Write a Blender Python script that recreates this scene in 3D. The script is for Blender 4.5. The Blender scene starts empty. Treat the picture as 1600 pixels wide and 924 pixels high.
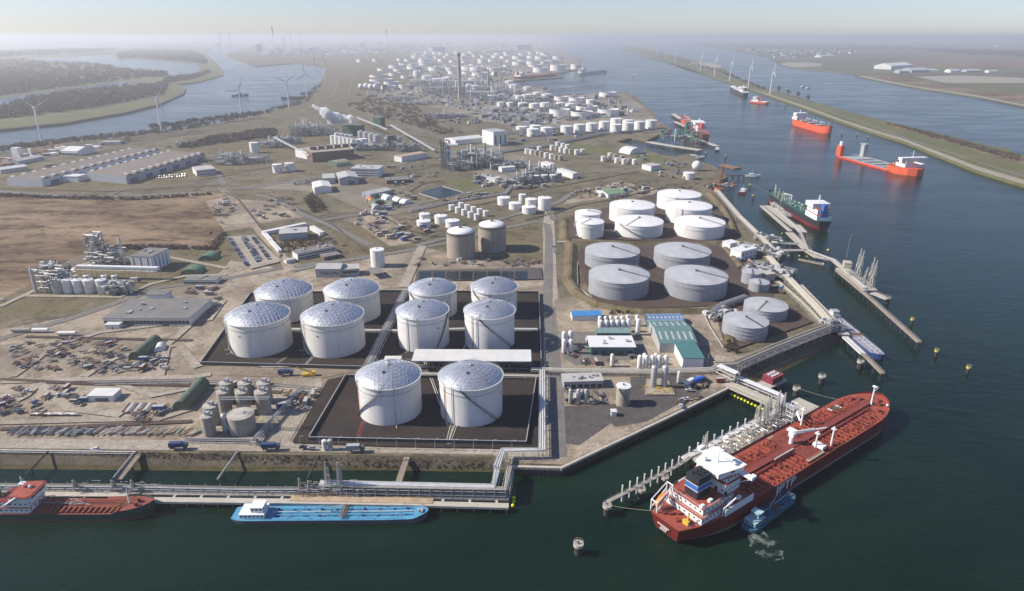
import bpy, math, random
from mathutils import Vector, Matrix
random.seed(7)
R = math.radians
# ---------------------------------------------------------------- camera, sky, sun, exposure
SUN_EL = 37.0
F, CX, CY, H = 1050.0, 800.0, 462.0, 200.0          # focal length and centre in photo pixels, camera height in metres
PITCH = math.atan(405.0 / F)
SP, CP = math.sin(PITCH), math.cos(PITCH)
scene = bpy.context.scene
COL = scene.collection
cam_d = bpy.data.cameras.new('camera'); cam = bpy.data.objects.new('camera', cam_d); COL.objects.link(cam)
cam.location = (0, 0, H); cam.rotation_euler = (math.pi / 2 - PITCH, 0, 0)
cam_d.sensor_width = 36; cam_d.lens = 36 * F / 1600; cam_d.clip_start = 1; cam_d.clip_end = 90000
scene.camera = cam
world = bpy.data.worlds.new('World'); scene.world = world; world.use_nodes = True
wn = world.node_tree.nodes; wl = world.node_tree.links
for n_ in list(wn): wn.remove(n_)
sky = wn.new('ShaderNodeTexSky'); sky.sky_type = 'NISHITA'; sky.sun_disc = False
sky.sun_elevation = R(SUN_EL); sky.sun_rotation = R(-90); sky.altitude = 0
sky.air_density = 1.0; sky.dust_density = 0.28; sky.ozone_density = 2.5
bg = wn.new('ShaderNodeBackground'); bg.inputs['Strength'].default_value = 0.10
wo = wn.new('ShaderNodeOutputWorld')
tint = wn.new('ShaderNodeMix'); tint.data_type = 'RGBA'; tint.blend_type = 'MULTIPLY'; tint.inputs[0].default_value = 1.0
tint.inputs[7].default_value = (0.765, 0.80, 1.03, 1)          # one even tint multiplied into the sky: turns its yellowish cast grey-blue
wl.new(sky.outputs[0], tint.inputs[6]); wl.new(tint.outputs[2], bg.inputs[0]); wl.new(bg.outputs[0], wo.inputs[0])
sun_d = bpy.data.lights.new('sun', 'SUN'); sun = bpy.data.objects.new('sun', sun_d); COL.objects.link(sun)
sun_d.energy = 5.0; sun_d.angle = R(0.5); sun_d.color = (1.0, 0.925, 0.81)
sun.rotation_euler = (0, -R(90 - SUN_EL), 0)
vs = scene.view_settings
vs.view_transform = 'Standard'; vs.look = 'None'; vs.exposure = 0.5; vs.gamma = 1.0; vs.use_curve_mapping = False
scene.render.engine = 'CYCLES'
cy = scene.cycles
cy.max_bounces = 6; cy.diffuse_bounces = 2; cy.glossy_bounces = 3; cy.transmission_bounces = 2; cy.volume_bounces = 4
cy.use_denoising = True; cy.caustics_reflective = False; cy.caustics_refractive = False

# ---------------------------------------------------------------- measuring: photo pixel -> place on the ground
def G(px, py, z=0.0):
    u = (px - CX) / F; v = (py - CY) / F; t = (H - z) / (SP + v * CP)
    return (u * t, (CP - v * SP) * t)
def GL(pts, z=0.0): return [G(p[0], p[1], z) for p in pts]
def ZT(py, ptop, z=0.0, px=800):
    Y = G(px, py, z)[1]; v = (ptop - CY) / F
    return H - Y * (v * CP + SP) / (CP - v * SP)
def ang(a, b): return math.atan2(b[1] - a[1], b[0] - a[0])
def dist(a, b): return math.hypot(b[0] - a[0], b[1] - a[1])

# ---------------------------------------------------------------- materials
MATS = {}
def _new(name):
    m = bpy.data.materials.new(name); m.use_nodes = True
    nt = m.node_tree; b = nt.nodes['Principled BSDF']
    return m, nt, b
def _noise(nt, scale, detail=4, rough=0.6, vec=None, dist_=0.0):
    n = nt.nodes.new('ShaderNodeTexNoise'); n.inputs['Scale'].default_value = scale
    n.inputs['Detail'].default_value = detail; n.inputs['Roughness'].default_value = rough
    n.inputs['Distortion'].default_value = dist_
    if vec is not None: nt.links.new(vec, n.inputs['Vector'])
    return n
def _ramp(nt, src, stops):
    r = nt.nodes.new('ShaderNodeValToRGB'); e = r.color_ramp.elements
    while len(e) < len(stops): e.new(0.5)
    for i, (p, c) in enumerate(stops):
        e[i].position = p; e[i].color = (c[0], c[1], c[2], 1)
    nt.links.new(src, r.inputs[0]); return r
def _mix(nt, a, b, fac, mode='MIX'):
    m = nt.nodes.new('ShaderNodeMix'); m.data_type = 'RGBA'; m.blend_type = mode
    for s, k in ((fac, 0), (a, 6), (b, 7)):
        if isinstance(s, (int, float)): m.inputs[k].default_value = s
        elif isinstance(s, tuple): m.inputs[k].default_value = (s[0], s[1], s[2], 1)
        else: nt.links.new(s, m.inputs[k])
    return m.outputs[2]
def _bump(nt, b, src, strength, distance):
    bp = nt.nodes.new('ShaderNodeBump'); bp.inputs['Strength'].default_value = strength
    bp.inputs['Distance'].default_value = distance
    nt.links.new(src, bp.inputs['Height']); nt.links.new(bp.outputs[0], b.inputs['Normal'])
def M(name, col, rough=0.6, metal=0.0, var=0.18, scale=0.5, streak=0.0, rand=0.0, dirt=None, spec=0.4, course=0.0):
    """painted / built surface: base colour with mottling, optional vertical streaks and per-object tint"""
    if name in MATS: return MATS[name]
    m, nt, b = _new(name)
    tc = nt.nodes.new('ShaderNodeTexCoord')
    n = _noise(nt, scale, 5, 0.65, tc.outputs['Object'])
    dk = tuple(c * (1 - var) for c in col); lt = tuple(min(1, c * (1 + var * 0.6)) for c in col)
    out = _ramp(nt, n.outputs[0], [(0.3, dk), (0.68, lt)]).outputs[0]
    if streak:
        mp = nt.nodes.new('ShaderNodeMapping'); mp.inputs['Scale'].default_value = (0.55, 0.55, 0.035)
        nt.links.new(tc.outputs['Object'], mp.inputs[0])
        s = _noise(nt, 1.0, 4, 0.7, mp.outputs[0])
        d = dirt or tuple(c * 0.55 for c in col)
        f = _ramp(nt, s.outputs[0], [(0.48, (0, 0, 0)), (0.75, (streak,) * 3)])
        out = _mix(nt, out, d, f.outputs[0])
    if course:
        sx = nt.nodes.new('ShaderNodeSeparateXYZ'); nt.links.new(tc.outputs['Object'], sx.inputs[0])
        md = nt.nodes.new('ShaderNodeMath'); md.operation = 'PINGPONG'; md.inputs[1].default_value = course / 2; nt.links.new(sx.outputs[2], md.inputs[0])
        f = _ramp(nt, md.outputs[0], [(0.0, (0.80,) * 3), (0.07, (1.0,) * 3)]); out = _mix(nt, out, f.outputs[0], 1.0, 'MULTIPLY')
    if rand:
        oi = nt.nodes.new('ShaderNodeObjectInfo')
        f = _ramp(nt, oi.outputs['Random'], [(0, (1 - rand,) * 3), (1, (1.0,) * 3)])
        out = _mix(nt, out, f.outputs[0], 1.0, 'MULTIPLY')
    nt.links.new(out, b.inputs['Base Color'])
    b.inputs['Roughness'].default_value = rough; b.inputs['Metallic'].default_value = metal
    b.inputs['Specular IOR Level'].default_value = spec
    MATS[name] = m; return m
def MG(name, c1, c2, c3=None, s1=0.006, s2=0.06, s3=0.5, bump=0.4, aniso=None, patch=0.5, speck=0.0):
    """ground: three scales of noise between two or three earth colours"""
    if name in MATS: return MATS[name]
    m, nt, b = _new(name)
    g = nt.nodes.new('ShaderNodeNewGeometry'); vec = g.outputs['Position']
    if aniso:
        mp = nt.nodes.new('ShaderNodeMapping'); mp.inputs['Scale'].default_value = aniso[0]
        mp.inputs['Rotation'].default_value = (0, 0, R(aniso[1])); nt.links.new(vec, mp.inputs[0]); vec = mp.outputs[0]
    a = _noise(nt, s1, 5, 0.62, vec, 0.6); d = _noise(nt, s2, 6, 0.66, vec, 0.8); e = _noise(nt, s3, 4, 0.7, vec)
    out = _mix(nt, c1, c2, _ramp(nt, d.outputs[0], [(0.36, (0, 0, 0)), (0.64, (1, 1, 1))]).outputs[0])
    if c3: out = _mix(nt, out, c3, _ramp(nt, a.outputs[0], [(0.44, (0, 0, 0)), (0.62, (patch,) * 3)]).outputs[0])
    out = _mix(nt, out, _ramp(nt, e.outputs[0], [(0.3, (0.62,) * 3), (0.7, (1.15,) * 3)]).outputs[0], 1.0, 'MULTIPLY')
    if speck:
        k = _noise(nt, 0.16, 3, 0.75, vec, 0.5); k2 = _noise(nt, 0.035, 2, 0.5, vec)
        ml = nt.nodes.new('ShaderNodeMath'); ml.operation = 'MULTIPLY'; nt.links.new(k.outputs[0], ml.inputs[0]); nt.links.new(k2.outputs[0], ml.inputs[1])
        out = _mix(nt, out, tuple(c * 0.45 for c in c1), _ramp(nt, ml.outputs[0], [(0.25, (0, 0, 0)), (0.34, (speck,) * 3)]).outputs[0])
    nt.links.new(out, b.inputs['Base Color'])
    b.inputs['Roughness'].default_value = 0.95; b.inputs['Specular IOR Level'].default_value = 0.1
    if bump: _bump(nt, b, e.outputs[0], bump, 0.6)
    MATS[name] = m; return m

# ---------------------------------------------------------------- mesh building
class MB:
    def __init__(s): s.v = []; s.f = []
    def add(s, vs_, fs_):
        o = len(s.v); s.v += [tuple(p) for p in vs_]; s.f += [tuple(i + o for i in f) for f in fs_]; return s
    def box(s, x0, y0, z0, x1, y1, z1):
        return s.add([(x0, y0, z0), (x1, y0, z0), (x1, y1, z0), (x0, y1, z0), (x0, y0, z1), (x1, y0, z1), (x1, y1, z1), (x0, y1, z1)],
                     [(0, 3, 2, 1), (4, 5, 6, 7), (0, 1, 5, 4), (1, 2, 6, 5), (2, 3, 7, 6), (3, 0, 4, 7)])
    def cbox(s, x, y, z0, sx, sy, sz, rot=0.0):
        c, n = math.cos(rot), math.sin(rot); o = len(s.v)
        s.box(-sx / 2, -sy / 2, z0, sx / 2, sy / 2, z0 + sz)
        for i in range(o, len(s.v)):
            a, b_, z = s.v[i]; s.v[i] = (x + a * c - b_ * n, y + a * n + b_ * c, z)
        return s
    def lathe(s, x, y, prof, n=24, cap0=False, cap1=True):
        vs_ = []; fs_ = []
        for r, z in prof:
            vs_ += [(x + r * math.cos(2 * math.pi * k / n), y + r * math.sin(2 * math.pi * k / n), z) for k in range(n)]
        for i in range(len(prof) - 1):
            for k in range(n):
                k2 = (k + 1) % n
                fs_.append((i * n + k, i * n + k2, (i + 1) * n + k2, (i + 1) * n + k))
        if cap1: fs_.append(tuple((len(prof) - 1) * n + k for k in range(n)))
        if cap0: fs_.append(tuple(n - 1 - k for k in range(n)))
        return s.add(vs_, fs_)
    def cyl(s, x, y, z0, z1, r, n=12, r1=None): return s.lathe(x, y, [(r, z0), (r if r1 is None else r1, z1)], n)
    def tube(s, p, q, r, n=5, r1=None, cap=True):
        p = Vector(p); q = Vector(q); d = q - p
        if d.length < 1e-6: return s
        d.normalize(); a = d.orthogonal().normalized() if abs(d.z) < 0.99 else Vector((1, 0, 0)); b_ = d.cross(a)
        r1 = r if r1 is None else r1; vs_ = []
        for c, rr in ((p, r), (q, r1)):
            for k in range(n):
                t = 2 * math.pi * (k + 0.5) / n; vs_.append(c + a * (rr * math.cos(t)) + b_ * (rr * math.sin(t)))
        fs_ = [(k, (k + 1) % n, n + (k + 1) % n, n + k) for k in range(n)]
        if cap: fs_ += [tuple(range(n, 2 * n)), tuple(range(n - 1, -1, -1))]
        return s.add(vs_, fs_)
    def path(s, pts, r, n=5):
        for a, b_ in zip(pts[:-1], pts[1:]): s.tube(a, b_, r, n)
        return s
    def prism(s, pts, z0, z1):
        n = len(pts)
        if sum(pts[i][0] * pts[(i + 1) % n][1] - pts[(i + 1) % n][0] * pts[i][1] for i in range(n)) < 0: pts = pts[::-1]
        return s.add([(p[0], p[1], z0) for p in pts] + [(p[0], p[1], z1) for p in pts],
                     [(i, (i + 1) % n, n + (i + 1) % n, n + i) for i in range(n)] + [tuple(range(n, 2 * n)), tuple(range(n - 1, -1, -1))])
    def sheet(s, pts, z):
        n = len(pts)
        if sum(pts[i][0] * pts[(i + 1) % n][1] - pts[(i + 1) % n][0] * pts[i][1] for i in range(n)) < 0: pts = pts[::-1]
        return s.add([(p[0], p[1], z) for p in pts], [tuple(range(n))])
    def strip(s, pts, w, z):
        """flat ribbon of width w along a polyline"""
        vs_ = []
        for i, p in enumerate(pts):
            a = pts[max(0, i - 1)]; b_ = pts[min(len(pts) - 1, i + 1)]
            d = Vector((b_[0] - a[0], b_[1] - a[1])).normalized()
            vs_ += [(p[0] - d.y * w / 2, p[1] + d.x * w / 2, z), (p[0] + d.y * w / 2, p[1] - d.x * w / 2, z)]
        return s.add(vs_, [(2 * i, 2 * i + 1, 2 * i + 3, 2 * i + 2) for i in range(len(pts) - 1)])
    def wall(s, pts, z0, z1, t=0.4, closed=False):
        """thin wall along a polyline"""
        n = len(pts)
        for i in range(n if closed else n - 1):
            a, b_ = pts[i], pts[(i + 1) % n]; L = dist(a, b_)
            s.cbox((a[0] + b_[0]) / 2, (a[1] + b_[1]) / 2, z0, L + t * 0.9, t, z1 - z0 + 0.003 * (i % 3), ang(a, b_))
        return s
    def extr(s, prof, x0, x1):
        """profile in (y, z) swept along x"""
        n = len(prof)
        return s.add([(x0, y, z) for y, z in prof] + [(x1, y, z) for y, z in prof],
                     [(i, n + i, n + (i + 1) % n, (i + 1) % n) for i in range(n)] + [tuple(range(n)), tuple(range(2 * n - 1, n - 1, -1))])
    def ball(s, x, y, z, r, n=10, m=6, sz=1.0):
        return s.lathe(x, y, [(max(0.001, r * math.sin(math.pi * i / m)), z - r * sz * math.cos(math.pi * i / m)) for i in range(m + 1)], n)
    def shift(s, o):
        s.v = [(a - o[0], b_ - o[1], c - o[2]) for a, b_, c in s.v]; return s
    def mesh(s, name, mat, smooth=None):
        me = bpy.data.meshes.new(name); me.from_pydata(s.v, [], s.f); me.materials.append(mat)
        if smooth is not None:
            me.polygons.foreach_set('use_smooth', [True] * len(me.polygons))
            me.set_sharp_from_angle(angle=R(smooth))
        me.update(); return me
    def build(s, name, mat, parent=None, smooth=None, world=False, label=None):
        if world and parent is not None:
            o = parent.matrix_basis.translation.copy(); p2 = parent.parent
            while p2 is not None: o += p2.matrix_basis.translation; p2 = p2.parent
            s.shift(o)
        o = bpy.data.objects.new(name, s.mesh(name, mat, smooth)); COL.objects.link(o)
        if parent is not None: o.parent = parent
        if label: o['label'] = label
        return o
def place(name, me, parent, loc=(0, 0, 0), rot=0.0, sc=(1, 1, 1)):
    o = bpy.data.objects.new(name, me); COL.objects.link(o); o.location = loc; o.rotation_euler = (0, 0, rot); o.scale = sc
    if parent is not None: o.parent = parent
    return o
def T(name, label, cat, x, y, z=0.0, rot=0.0, group=None):
    o = bpy.data.objects.new(name, None); COL.objects.link(o); o.empty_display_size = 1
    o.location = (x, y, z); o.rotation_euler = (0, 0, rot); return tag(o, label, cat, group)
def tag(o, label, cat, group=None):
    o['label'] = label; o['category'] = cat
    if group: o['group'] = group
    return o
def struct(o): o['kind'] = 'structure'; return o
def stuff(o): o['kind'] = 'stuff'; return o
ORD = ['first', 'second', 'third', 'fourth', 'fifth', 'sixth', 'seventh', 'eighth', 'ninth', 'tenth', 'eleventh', 'twelfth',
       'thirteenth', 'fourteenth', 'fifteenth', 'sixteenth', 'seventeenth', 'eighteenth', 'nineteenth', 'twentieth']
for _t in ('twenty', 'thirty', 'forty', 'fifty'):
    if _t != 'twenty': ORD.append(_t[:-1] + 'ieth')
    ORD += [_t + '-' + o for o in ORD[:9]]
WZ = -4.5      # water level; the land is z = 0
# ================================================================ the setting: water, land, roads, fields
def water_mat():
    m, nt, b = _new('water')
    g = nt.nodes.new('ShaderNodeNewGeometry'); vec = g.outputs['Position']
    mp = nt.nodes.new('ShaderNodeMapping'); mp.inputs['Scale'].default_value = (0.5, 1.0, 1.0); mp.inputs['Rotation'].default_value = (0, 0, R(12))
    nt.links.new(vec, mp.inputs[0])
    mp2 = nt.nodes.new('ShaderNodeMapping'); mp2.inputs['Scale'].default_value = (0.35, 1.0, 1.0); mp2.inputs['Rotation'].default_value = (0, 0, R(-25)); nt.links.new(vec, mp2.inputs[0])
    big = _noise(nt, 0.012, 6, 0.62, mp2.outputs[0], 1.2); mid = _noise(nt, 0.10, 4, 0.6, mp.outputs[0], 0.8); fine = _noise(nt, 0.5, 4, 0.6, mp.outputs[0], 0.5)
    col = _mix(nt, (0.0022, 0.0125, 0.0075), (0.0060, 0.019, 0.0105), _ramp(nt, big.outputs[0], [(0.35, (0, 0, 0)), (0.65, (1, 1, 1))]).outputs[0])
    nt.links.new(col, b.inputs['Base Color'])
    rr = _ramp(nt, big.outputs[0], [(0.38, (0.10,) * 3), (0.62, (0.24,) * 3)]); nt.links.new(rr.outputs[0], b.inputs['Roughness'])
    b.inputs['IOR'].default_value = 1.333; b.inputs['Specular IOR Level'].default_value = 0.22
    ad = nt.nodes.new('ShaderNodeMath'); ad.operation = 'MULTIPLY_ADD'; ad.inputs[1].default_value = 0.45
    nt.links.new(fine.outputs[0], ad.inputs[0]); nt.links.new(mid.outputs[0], ad.inputs[2])
    _bump(nt, b, ad.outputs[0], 0.55, 0.9)
    return m
FAR = 46000
w = MB().sheet([(-FAR, -800), (FAR, -800), (FAR, FAR), (-FAR, FAR)], WZ).build('water', water_mat()); struct(w)

g_dry = MG('dry_grassland', (0.152, 0.125, 0.083), (0.225, 0.187, 0.128), (0.122, 0.114, 0.066), s1=0.009, patch=0.8, speck=0.75)
g_brown = MG('brown_scrub', (0.105, 0.066, 0.040), (0.225, 0.155, 0.095), (0.32, 0.235, 0.15), s1=0.008, s2=0.045, s3=0.14, bump=1.0, aniso=((0.5, 1.3, 1), 18), patch=0.85, speck=0.85)
g_sand = MG('sandy_yard', (0.295, 0.238, 0.175), (0.435, 0.365, 0.278), (0.205, 0.166, 0.126), s1=0.016, s2=0.055, s3=0.55, patch=0.8, speck=0.6)
g_pave = MG('pale_concrete', (0.33, 0.288, 0.228), (0.41, 0.362, 0.295), (0.27, 0.228, 0.175), s1=0.02, s2=0.09, s3=0.5, bump=0.1)
g_road = MG('road_asphalt', (0.175, 0.165, 0.15), (0.215, 0.20, 0.18), (0.145, 0.138, 0.125), s1=0.02, s2=0.12, s3=0.8, bump=0.1)
g_grass = MG('short_grass', (0.128, 0.110, 0.058), (0.182, 0.148, 0.088), (0.20, 0.155, 0.10), s1=0.012, s2=0.05, s3=0.5, speck=0.6)
g_green = MG('green_grass', (0.108, 0.116, 0.045), (0.15, 0.145, 0.065), (0.185, 0.16, 0.08), s1=0.008, s2=0.05, s3=0.4)
g_pit = MG('dark_bund_floor', (0.034, 0.027, 0.025), (0.049, 0.039, 0.035), (0.062, 0.050, 0.045), s1=0.02, s2=0.1, s3=0.8, bump=0.15)
g_pit2 = MG('reddish_bund_floor', (0.080, 0.056, 0.048), (0.105, 0.078, 0.066), (0.115, 0.09, 0.075), s1=0.02, s2=0.12, s3=0.8, bump=0.15)
g_dark = MG('dark_asphalt', (0.085, 0.075, 0.072), (0.115, 0.102, 0.095), (0.135, 0.12, 0.11), s1=0.03, s2=0.12, s3=0.7, bump=0.1)
g_bank = MG('stone_revetment', (0.085, 0.068, 0.05), (0.14, 0.115, 0.085), (0.175, 0.15, 0.11), s1=0.03, s2=0.15, s3=0.9, bump=1.0)
g_weed = MG('wet_stone', (0.07, 0.062, 0.03), (0.115, 0.095, 0.05), None, s2=0.15, s3=0.9, bump=0.6)
g_bankpale = MG('pale_stone_bank', (0.30, 0.265, 0.205), (0.38, 0.34, 0.27), None, s2=0.05, s3=0.3)
g_far = MG('far_farmland', (0.12, 0.13, 0.065), (0.20, 0.17, 0.105), (0.10, 0.085, 0.06), s1=0.0012, s2=0.004, s3=0.03, aniso=((0.3, 1.0, 1), 8), patch=0.9)
g_wood = M('bare_wood', (0.060, 0.048, 0.036), 0.95, var=0.4, scale=0.05, spec=0.05)
g_ind = MG('industrial_ground', (0.22, 0.19, 0.15), (0.30, 0.265, 0.21), (0.15, 0.13, 0.09), s1=0.006, s2=0.04, s3=0.3, patch=0.8)

def land(name, px, mat, z=0.0, zpx=0.0, skirt=True):
    pts = GL(px, zpx)
    b = MB().sheet(pts, z)
    if skirt:
        n = len(pts); o = len(b.v)
        P_ = [(v[0], v[1]) for v in b.v[:n]]
        b.add([(p[0], p[1], z) for p in P_] + [(p[0], p[1], WZ - 1) for p in P_], [(i, n + i, n + (i + 1) % n, (i + 1) % n) for i in range(n)])
    return struct(b.build(name, mat))
# main terminal peninsula
MAIN = [(-260, 703), (0, 705), (400, 710), (770, 714), (800, 728), (877, 731), (940, 701), (1138, 606), (1153, 584), (1205, 563), (1303, 518),
        (1275, 474), (1240, 437), (1199, 400), (1211, 391), (1180, 361), (1155, 338), (1131, 310), (1112, 296), (1126, 282), (1137, 277), (1125, 265), (1108, 256),
        (1082, 249), (1040, 243), (1015, 236), (985, 226), (962, 222), (985, 216), (1012, 219), (1040, 206), (1050, 202), (1030, 190), (1017, 172),
        (992, 150), (979, 144), (912, 147), (855, 150), (840, 143), (855, 136), (800, 133), (795, 127), (880, 121), (872, 115), (912, 107), (905, 100), (910, 93), (880, 90), (872, 76), (866, 66), (700, 63.2), (500, 63.2), (380, 76), (352, 86),
        (400, 104), (458, 99), (485, 101), (512, 106), (508, 114), (500, 130), (482, 152), (450, 166), (400, 181), (330, 195), (250, 207), (175, 216), (100, 222), (66, 226), (0, 238), (-260, 268)]
land('ground', MAIN, g_dry)
land('ground', [(-500, 212), (-200, 208), (0, 202), (100, 192), (200, 175), (250, 162.5), (287, 146), (291, 139), (277, 132), (312, 127.5), (349, 117), (348, 110), (335, 95), (322, 84), (330, 76), (300, 70), (340, 64), (320, 62.6), (-500, 62.6)], g_far)
land('spit', [(966, 75), (980, 82), (1010, 89), (1040, 96), (1070, 106), (1112, 120), (1167, 137), (1200, 149), (1250, 166), (1320, 192), (1375, 210), (1412, 221), (1525, 266), (1600, 289), (1760, 345),
      (1760, 275), (1600, 236), (1550, 229), (1450, 205), (1350, 181), (1270, 159), (1200, 139), (1145, 119), (1128, 104), (1100, 98), (1065, 90), (1007, 75), (985, 73)], g_green, z=0.5)
land('ground', [(1050, 65), (1100, 73), (1150, 80), (1200, 90), (1220, 102), (1250, 107), (1330, 115), (1342, 120), (1425, 136), (1525, 151), (1600, 166), (1900, 222), (1900, 62.3), (1050, 62.3)], g_far)
# lakes on the left bank
pond_m = w.data.materials[0]
struct(MB().sheet(GL([(-60, 166), (0, 155), (75, 143), (150, 133), (205, 126), (200, 135), (125, 141), (50, 153), (0, 170), (-60, 182)]), 0.15).build('lake', pond_m))
struct(MB().sheet(GL([(32, 91), (105, 89), (180, 86), (186, 95), (212, 93), (310, 100), (313, 115), (265, 121), (260, 113), (212, 110), (155, 99), (100, 97)]), 0.15).build('lake', pond_m))
struct(MB().sheet(GL([(-100, 72), (60, 68), (200, 70), (240, 74), (100, 77), (-100, 80)]), 0.15).build('lake', pond_m))
struct(MB().sheet(GL([(1575, 236), (1600, 244), (1640, 256), (1640, 250), (1600, 238), (1585, 232)]), 0.65).build('pond', pond_m))
# overlays, each a few centimetres above the one below
LZ = [0.03]
def over(name, px, mat, pix=True):
    LZ[0] += 0.012
    return struct(MB().sheet(GL(px) if pix else px, LZ[0]).build(name, mat))
def road(px, w_, mat=None, name='road', line=False):
    LZ[0] += 0.012
    pts = GL(px); o = struct(MB().strip(pts, w_, LZ[0]).build(name, mat or g_road))
    if line:
        b = MB(); LZ[0] += 0.012
        for a, c in zip(pts[:-1], pts[1:]):
            L = dist(a, c); k = 0
            while k * 9 + 3 < L:
                t0, t1 = k * 9 / L, (k * 9 + 3) / L; k += 1
                b.strip([(a[0] + (c[0] - a[0]) * t, a[1] + (c[1] - a[1]) * t) for t in (t0, t1)], 0.25, LZ[0])
        stuff(b.build('road_marking', M('road_paint', (0.75, 0.75, 0.72)), o))
    return o
# far industrial ground and brown field
over('industrial_ground', [(560, 150), (640, 130), (640, 80), (700, 70), (860, 70), (905, 95), (900, 106), (870, 113), (860, 120), (800, 126), (800, 134), (850, 140), (860, 148), (975, 146), (1010, 170), (1030, 195), (1000, 205), (860, 205), (760, 190), (660, 165)], g_ind)
over('field', [(-260, 306), (0, 305), (130, 307), (215, 308), (320, 300), (350, 304), (330, 328), (345, 345), (348, 362), (330, 385), (260, 388), (165, 383), (110, 405), (60, 440), (0, 468), (-260, 545)], g_brown)
over('grass', [(0, 470), (60, 446), (130, 408), (160, 390), (320, 390), (352, 372), (360, 400), (350, 440), (200, 450), (100, 490), (0, 500), (-200, 520)], g_grass)
over('grass', [(0, 278), (60, 262), (250, 232), (420, 205), (560, 195), (640, 200), (640, 215), (480, 240), (300, 290), (180, 300), (0, 300), (-150, 300), (-150, 290)], g_grass)
over('grass', [(550, 110), (575, 106), (640, 118), (560, 155), (500, 175), (400, 200), (330, 212), (330, 206), (440, 178), (510, 150), (535, 120)], g_grass)
# left scrub, construction yards
over('yard', [(-260, 640), (-260, 530), (0, 515), (60, 505), (125, 492), (165, 480), (190, 465), (240, 455), (330, 438), (350, 420), (360, 408), (440, 420), (470, 395), (530, 405), (600, 395), (640, 392), (655, 385), (760, 410), (860, 405), (900, 560), (890, 720), (800, 726), (770, 712), (400, 706), (0, 702), (-260, 700)], g_sand)
over('yard', [(322, 315), (350, 308), (372, 316), (398, 355), (352, 362), (335, 340)], g_sand)
over('yard', [(375, 312), (460, 318), (475, 340), (405, 350), (385, 330)], g_sand)
over('yard', [(545, 345), (600, 330), (650, 370), (655, 378), (610, 385)], g_sand)
over('yard', [(400, 295), (440, 285), (545, 280), (640, 300), (660, 325), (600, 340), (570, 330), (500, 300)], g_ind)
over('yard', [(690, 240), (760, 225), (830, 240), (900, 268), (860, 290), (810, 285), (740, 270)], g_ind)
over('yard', [(880, 320), (900, 295), (960, 282), (1030, 296), (1020, 305), (950, 310)], g_sand)
over('grass', [(692, 281), (735, 277), (780, 300), (735, 308)], g_green)
over('grass', [(800, 300), (900, 290), (1000, 255), (1080, 240), (1100, 258), (1040, 282), (960, 285), (870, 320), (800, 335), (640, 370), (590, 362), (780, 318)], g_dry)
over('grass', [(880, 250), (930, 242), (980, 265), (900, 282)], g_dry)
over('grass', [(985, 245), (1030, 243), (1055, 252), (1010, 258)], g_green)
over('grass', [(880, 222), (930, 228), (980, 240), (950, 243), (880, 236)], g_green)
over('grass', [(430, 388), (480, 420), (600, 400), (570, 380), (520, 375)], g_grass)
over('grass', [(520, 362), (560, 350), (600, 385), (590, 392), (545, 382)], g_grass)
over('grass', [(790, 360), (850, 352), (852, 413), (790, 413)], g_grass)
over('scrub', [(430, 378), (480, 362), (525, 372), (470, 388)], g_brown)
# pale yard strips and terminal paving
over('paving', [(-260, 682), (0, 686), (400, 690), (770, 697), (850, 704), (870, 710), (870, 724), (805, 722), (770, 711), (400, 706), (0, 701), (-260, 699)], g_pave)
over('paving', [(392, 670), (430, 618), (500, 590), (505, 600), (452, 692), (400, 690)], g_pave)
over('paving', [(852, 330), (866, 345), (872, 470), (880, 610), (880, 720), (845, 720), (850, 480), (848, 350)], g_pave)
over('paving', [(866, 470), (900, 462), (930, 480), (1120, 478), (1145, 520), (1150, 555), (1210, 545), (1300, 512), (1300, 519), (1150, 585), (1138, 604), (1000, 670), (940, 699), (880, 727), (806, 725), (862, 715), (866, 600)], g_sand)
over('paving', [(440, 545), (600, 575), (540, 585), (500, 592), (285, 585), (330, 575)], g_sand)
over('apron', [(875, 636), (962, 632), (966, 655), (905, 697), (874, 692)], g_dark)
over('apron', [(985, 590), (1086, 588), (1108, 606), (1010, 660), (962, 668), (945, 655), (945, 640), (985, 632)], g_dark)
over('apron', [(880, 520), (1000, 518), (1010, 560), (900, 572), (880, 560)], g_road)
# roads
road([(855, 500), (857, 420), (858, 370), (855, 352), (840, 347), (790, 356), (700, 380), (620, 395), (560, 404), (430, 421), (330, 440), (250, 450), (120, 495), (0, 530), (-200, 570)], 8, g_road)
road([(858, 480), (868, 600), (872, 715)], 9, g_road)
road([(-200, 300), (0, 300), (100, 307), (170, 308), (300, 302), (345, 296), (400, 294), (480, 279), (600, 262), (690, 243), (800, 222), (950, 205), (1010, 202)], 11, g_road, line=True)
road([(345, 296), (365, 310), (400, 355), (440, 400), (455, 425)], 9, g_sand)
road([(400, 305), (430, 312), (470, 335), (510, 350), (580, 384)], 9, g_road, line=True)
road([(500, 345), (600, 330), (680, 313), (760, 295), (870, 275), (985, 262), (1060, 252), (1100, 258)], 8, g_road, line=True)
road([(650, 385), (700, 372), (790, 340), (870, 318), (905, 296)], 8, g_road)
road([(160, 310), (200, 294), (300, 288), (345, 280)], 7, g_road)
road([(285, 240), (340, 268), (350, 290)], 8, g_road)
road([(170, 212), (300, 207), (400, 192), (470, 175), (520, 150), (530, 125), (560, 108)], 9, g_road)
road([(0, 262), (120, 244), (260, 215), (400, 197), (500, 172), (545, 145), (552, 118), (640, 100)], 7, g_road)
road([(585, 300), (640, 318), (665, 330)], 7, g_road)
road([(640, 215), (700, 235), (760, 262), (860, 298)], 6, g_road)
road([(655, 165), (608, 178), (612, 186), (700, 220), (760, 232)], 6, g_road)
road([(860, 330), (866, 345)], 8, g_road)
road([(455, 425), (500, 415), (640, 392)], 7, g_road)
road([(0, 480), (60, 452), (120, 418), (165, 402), (205, 404), (260, 402), (355, 420)], 5, g_pave)
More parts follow.
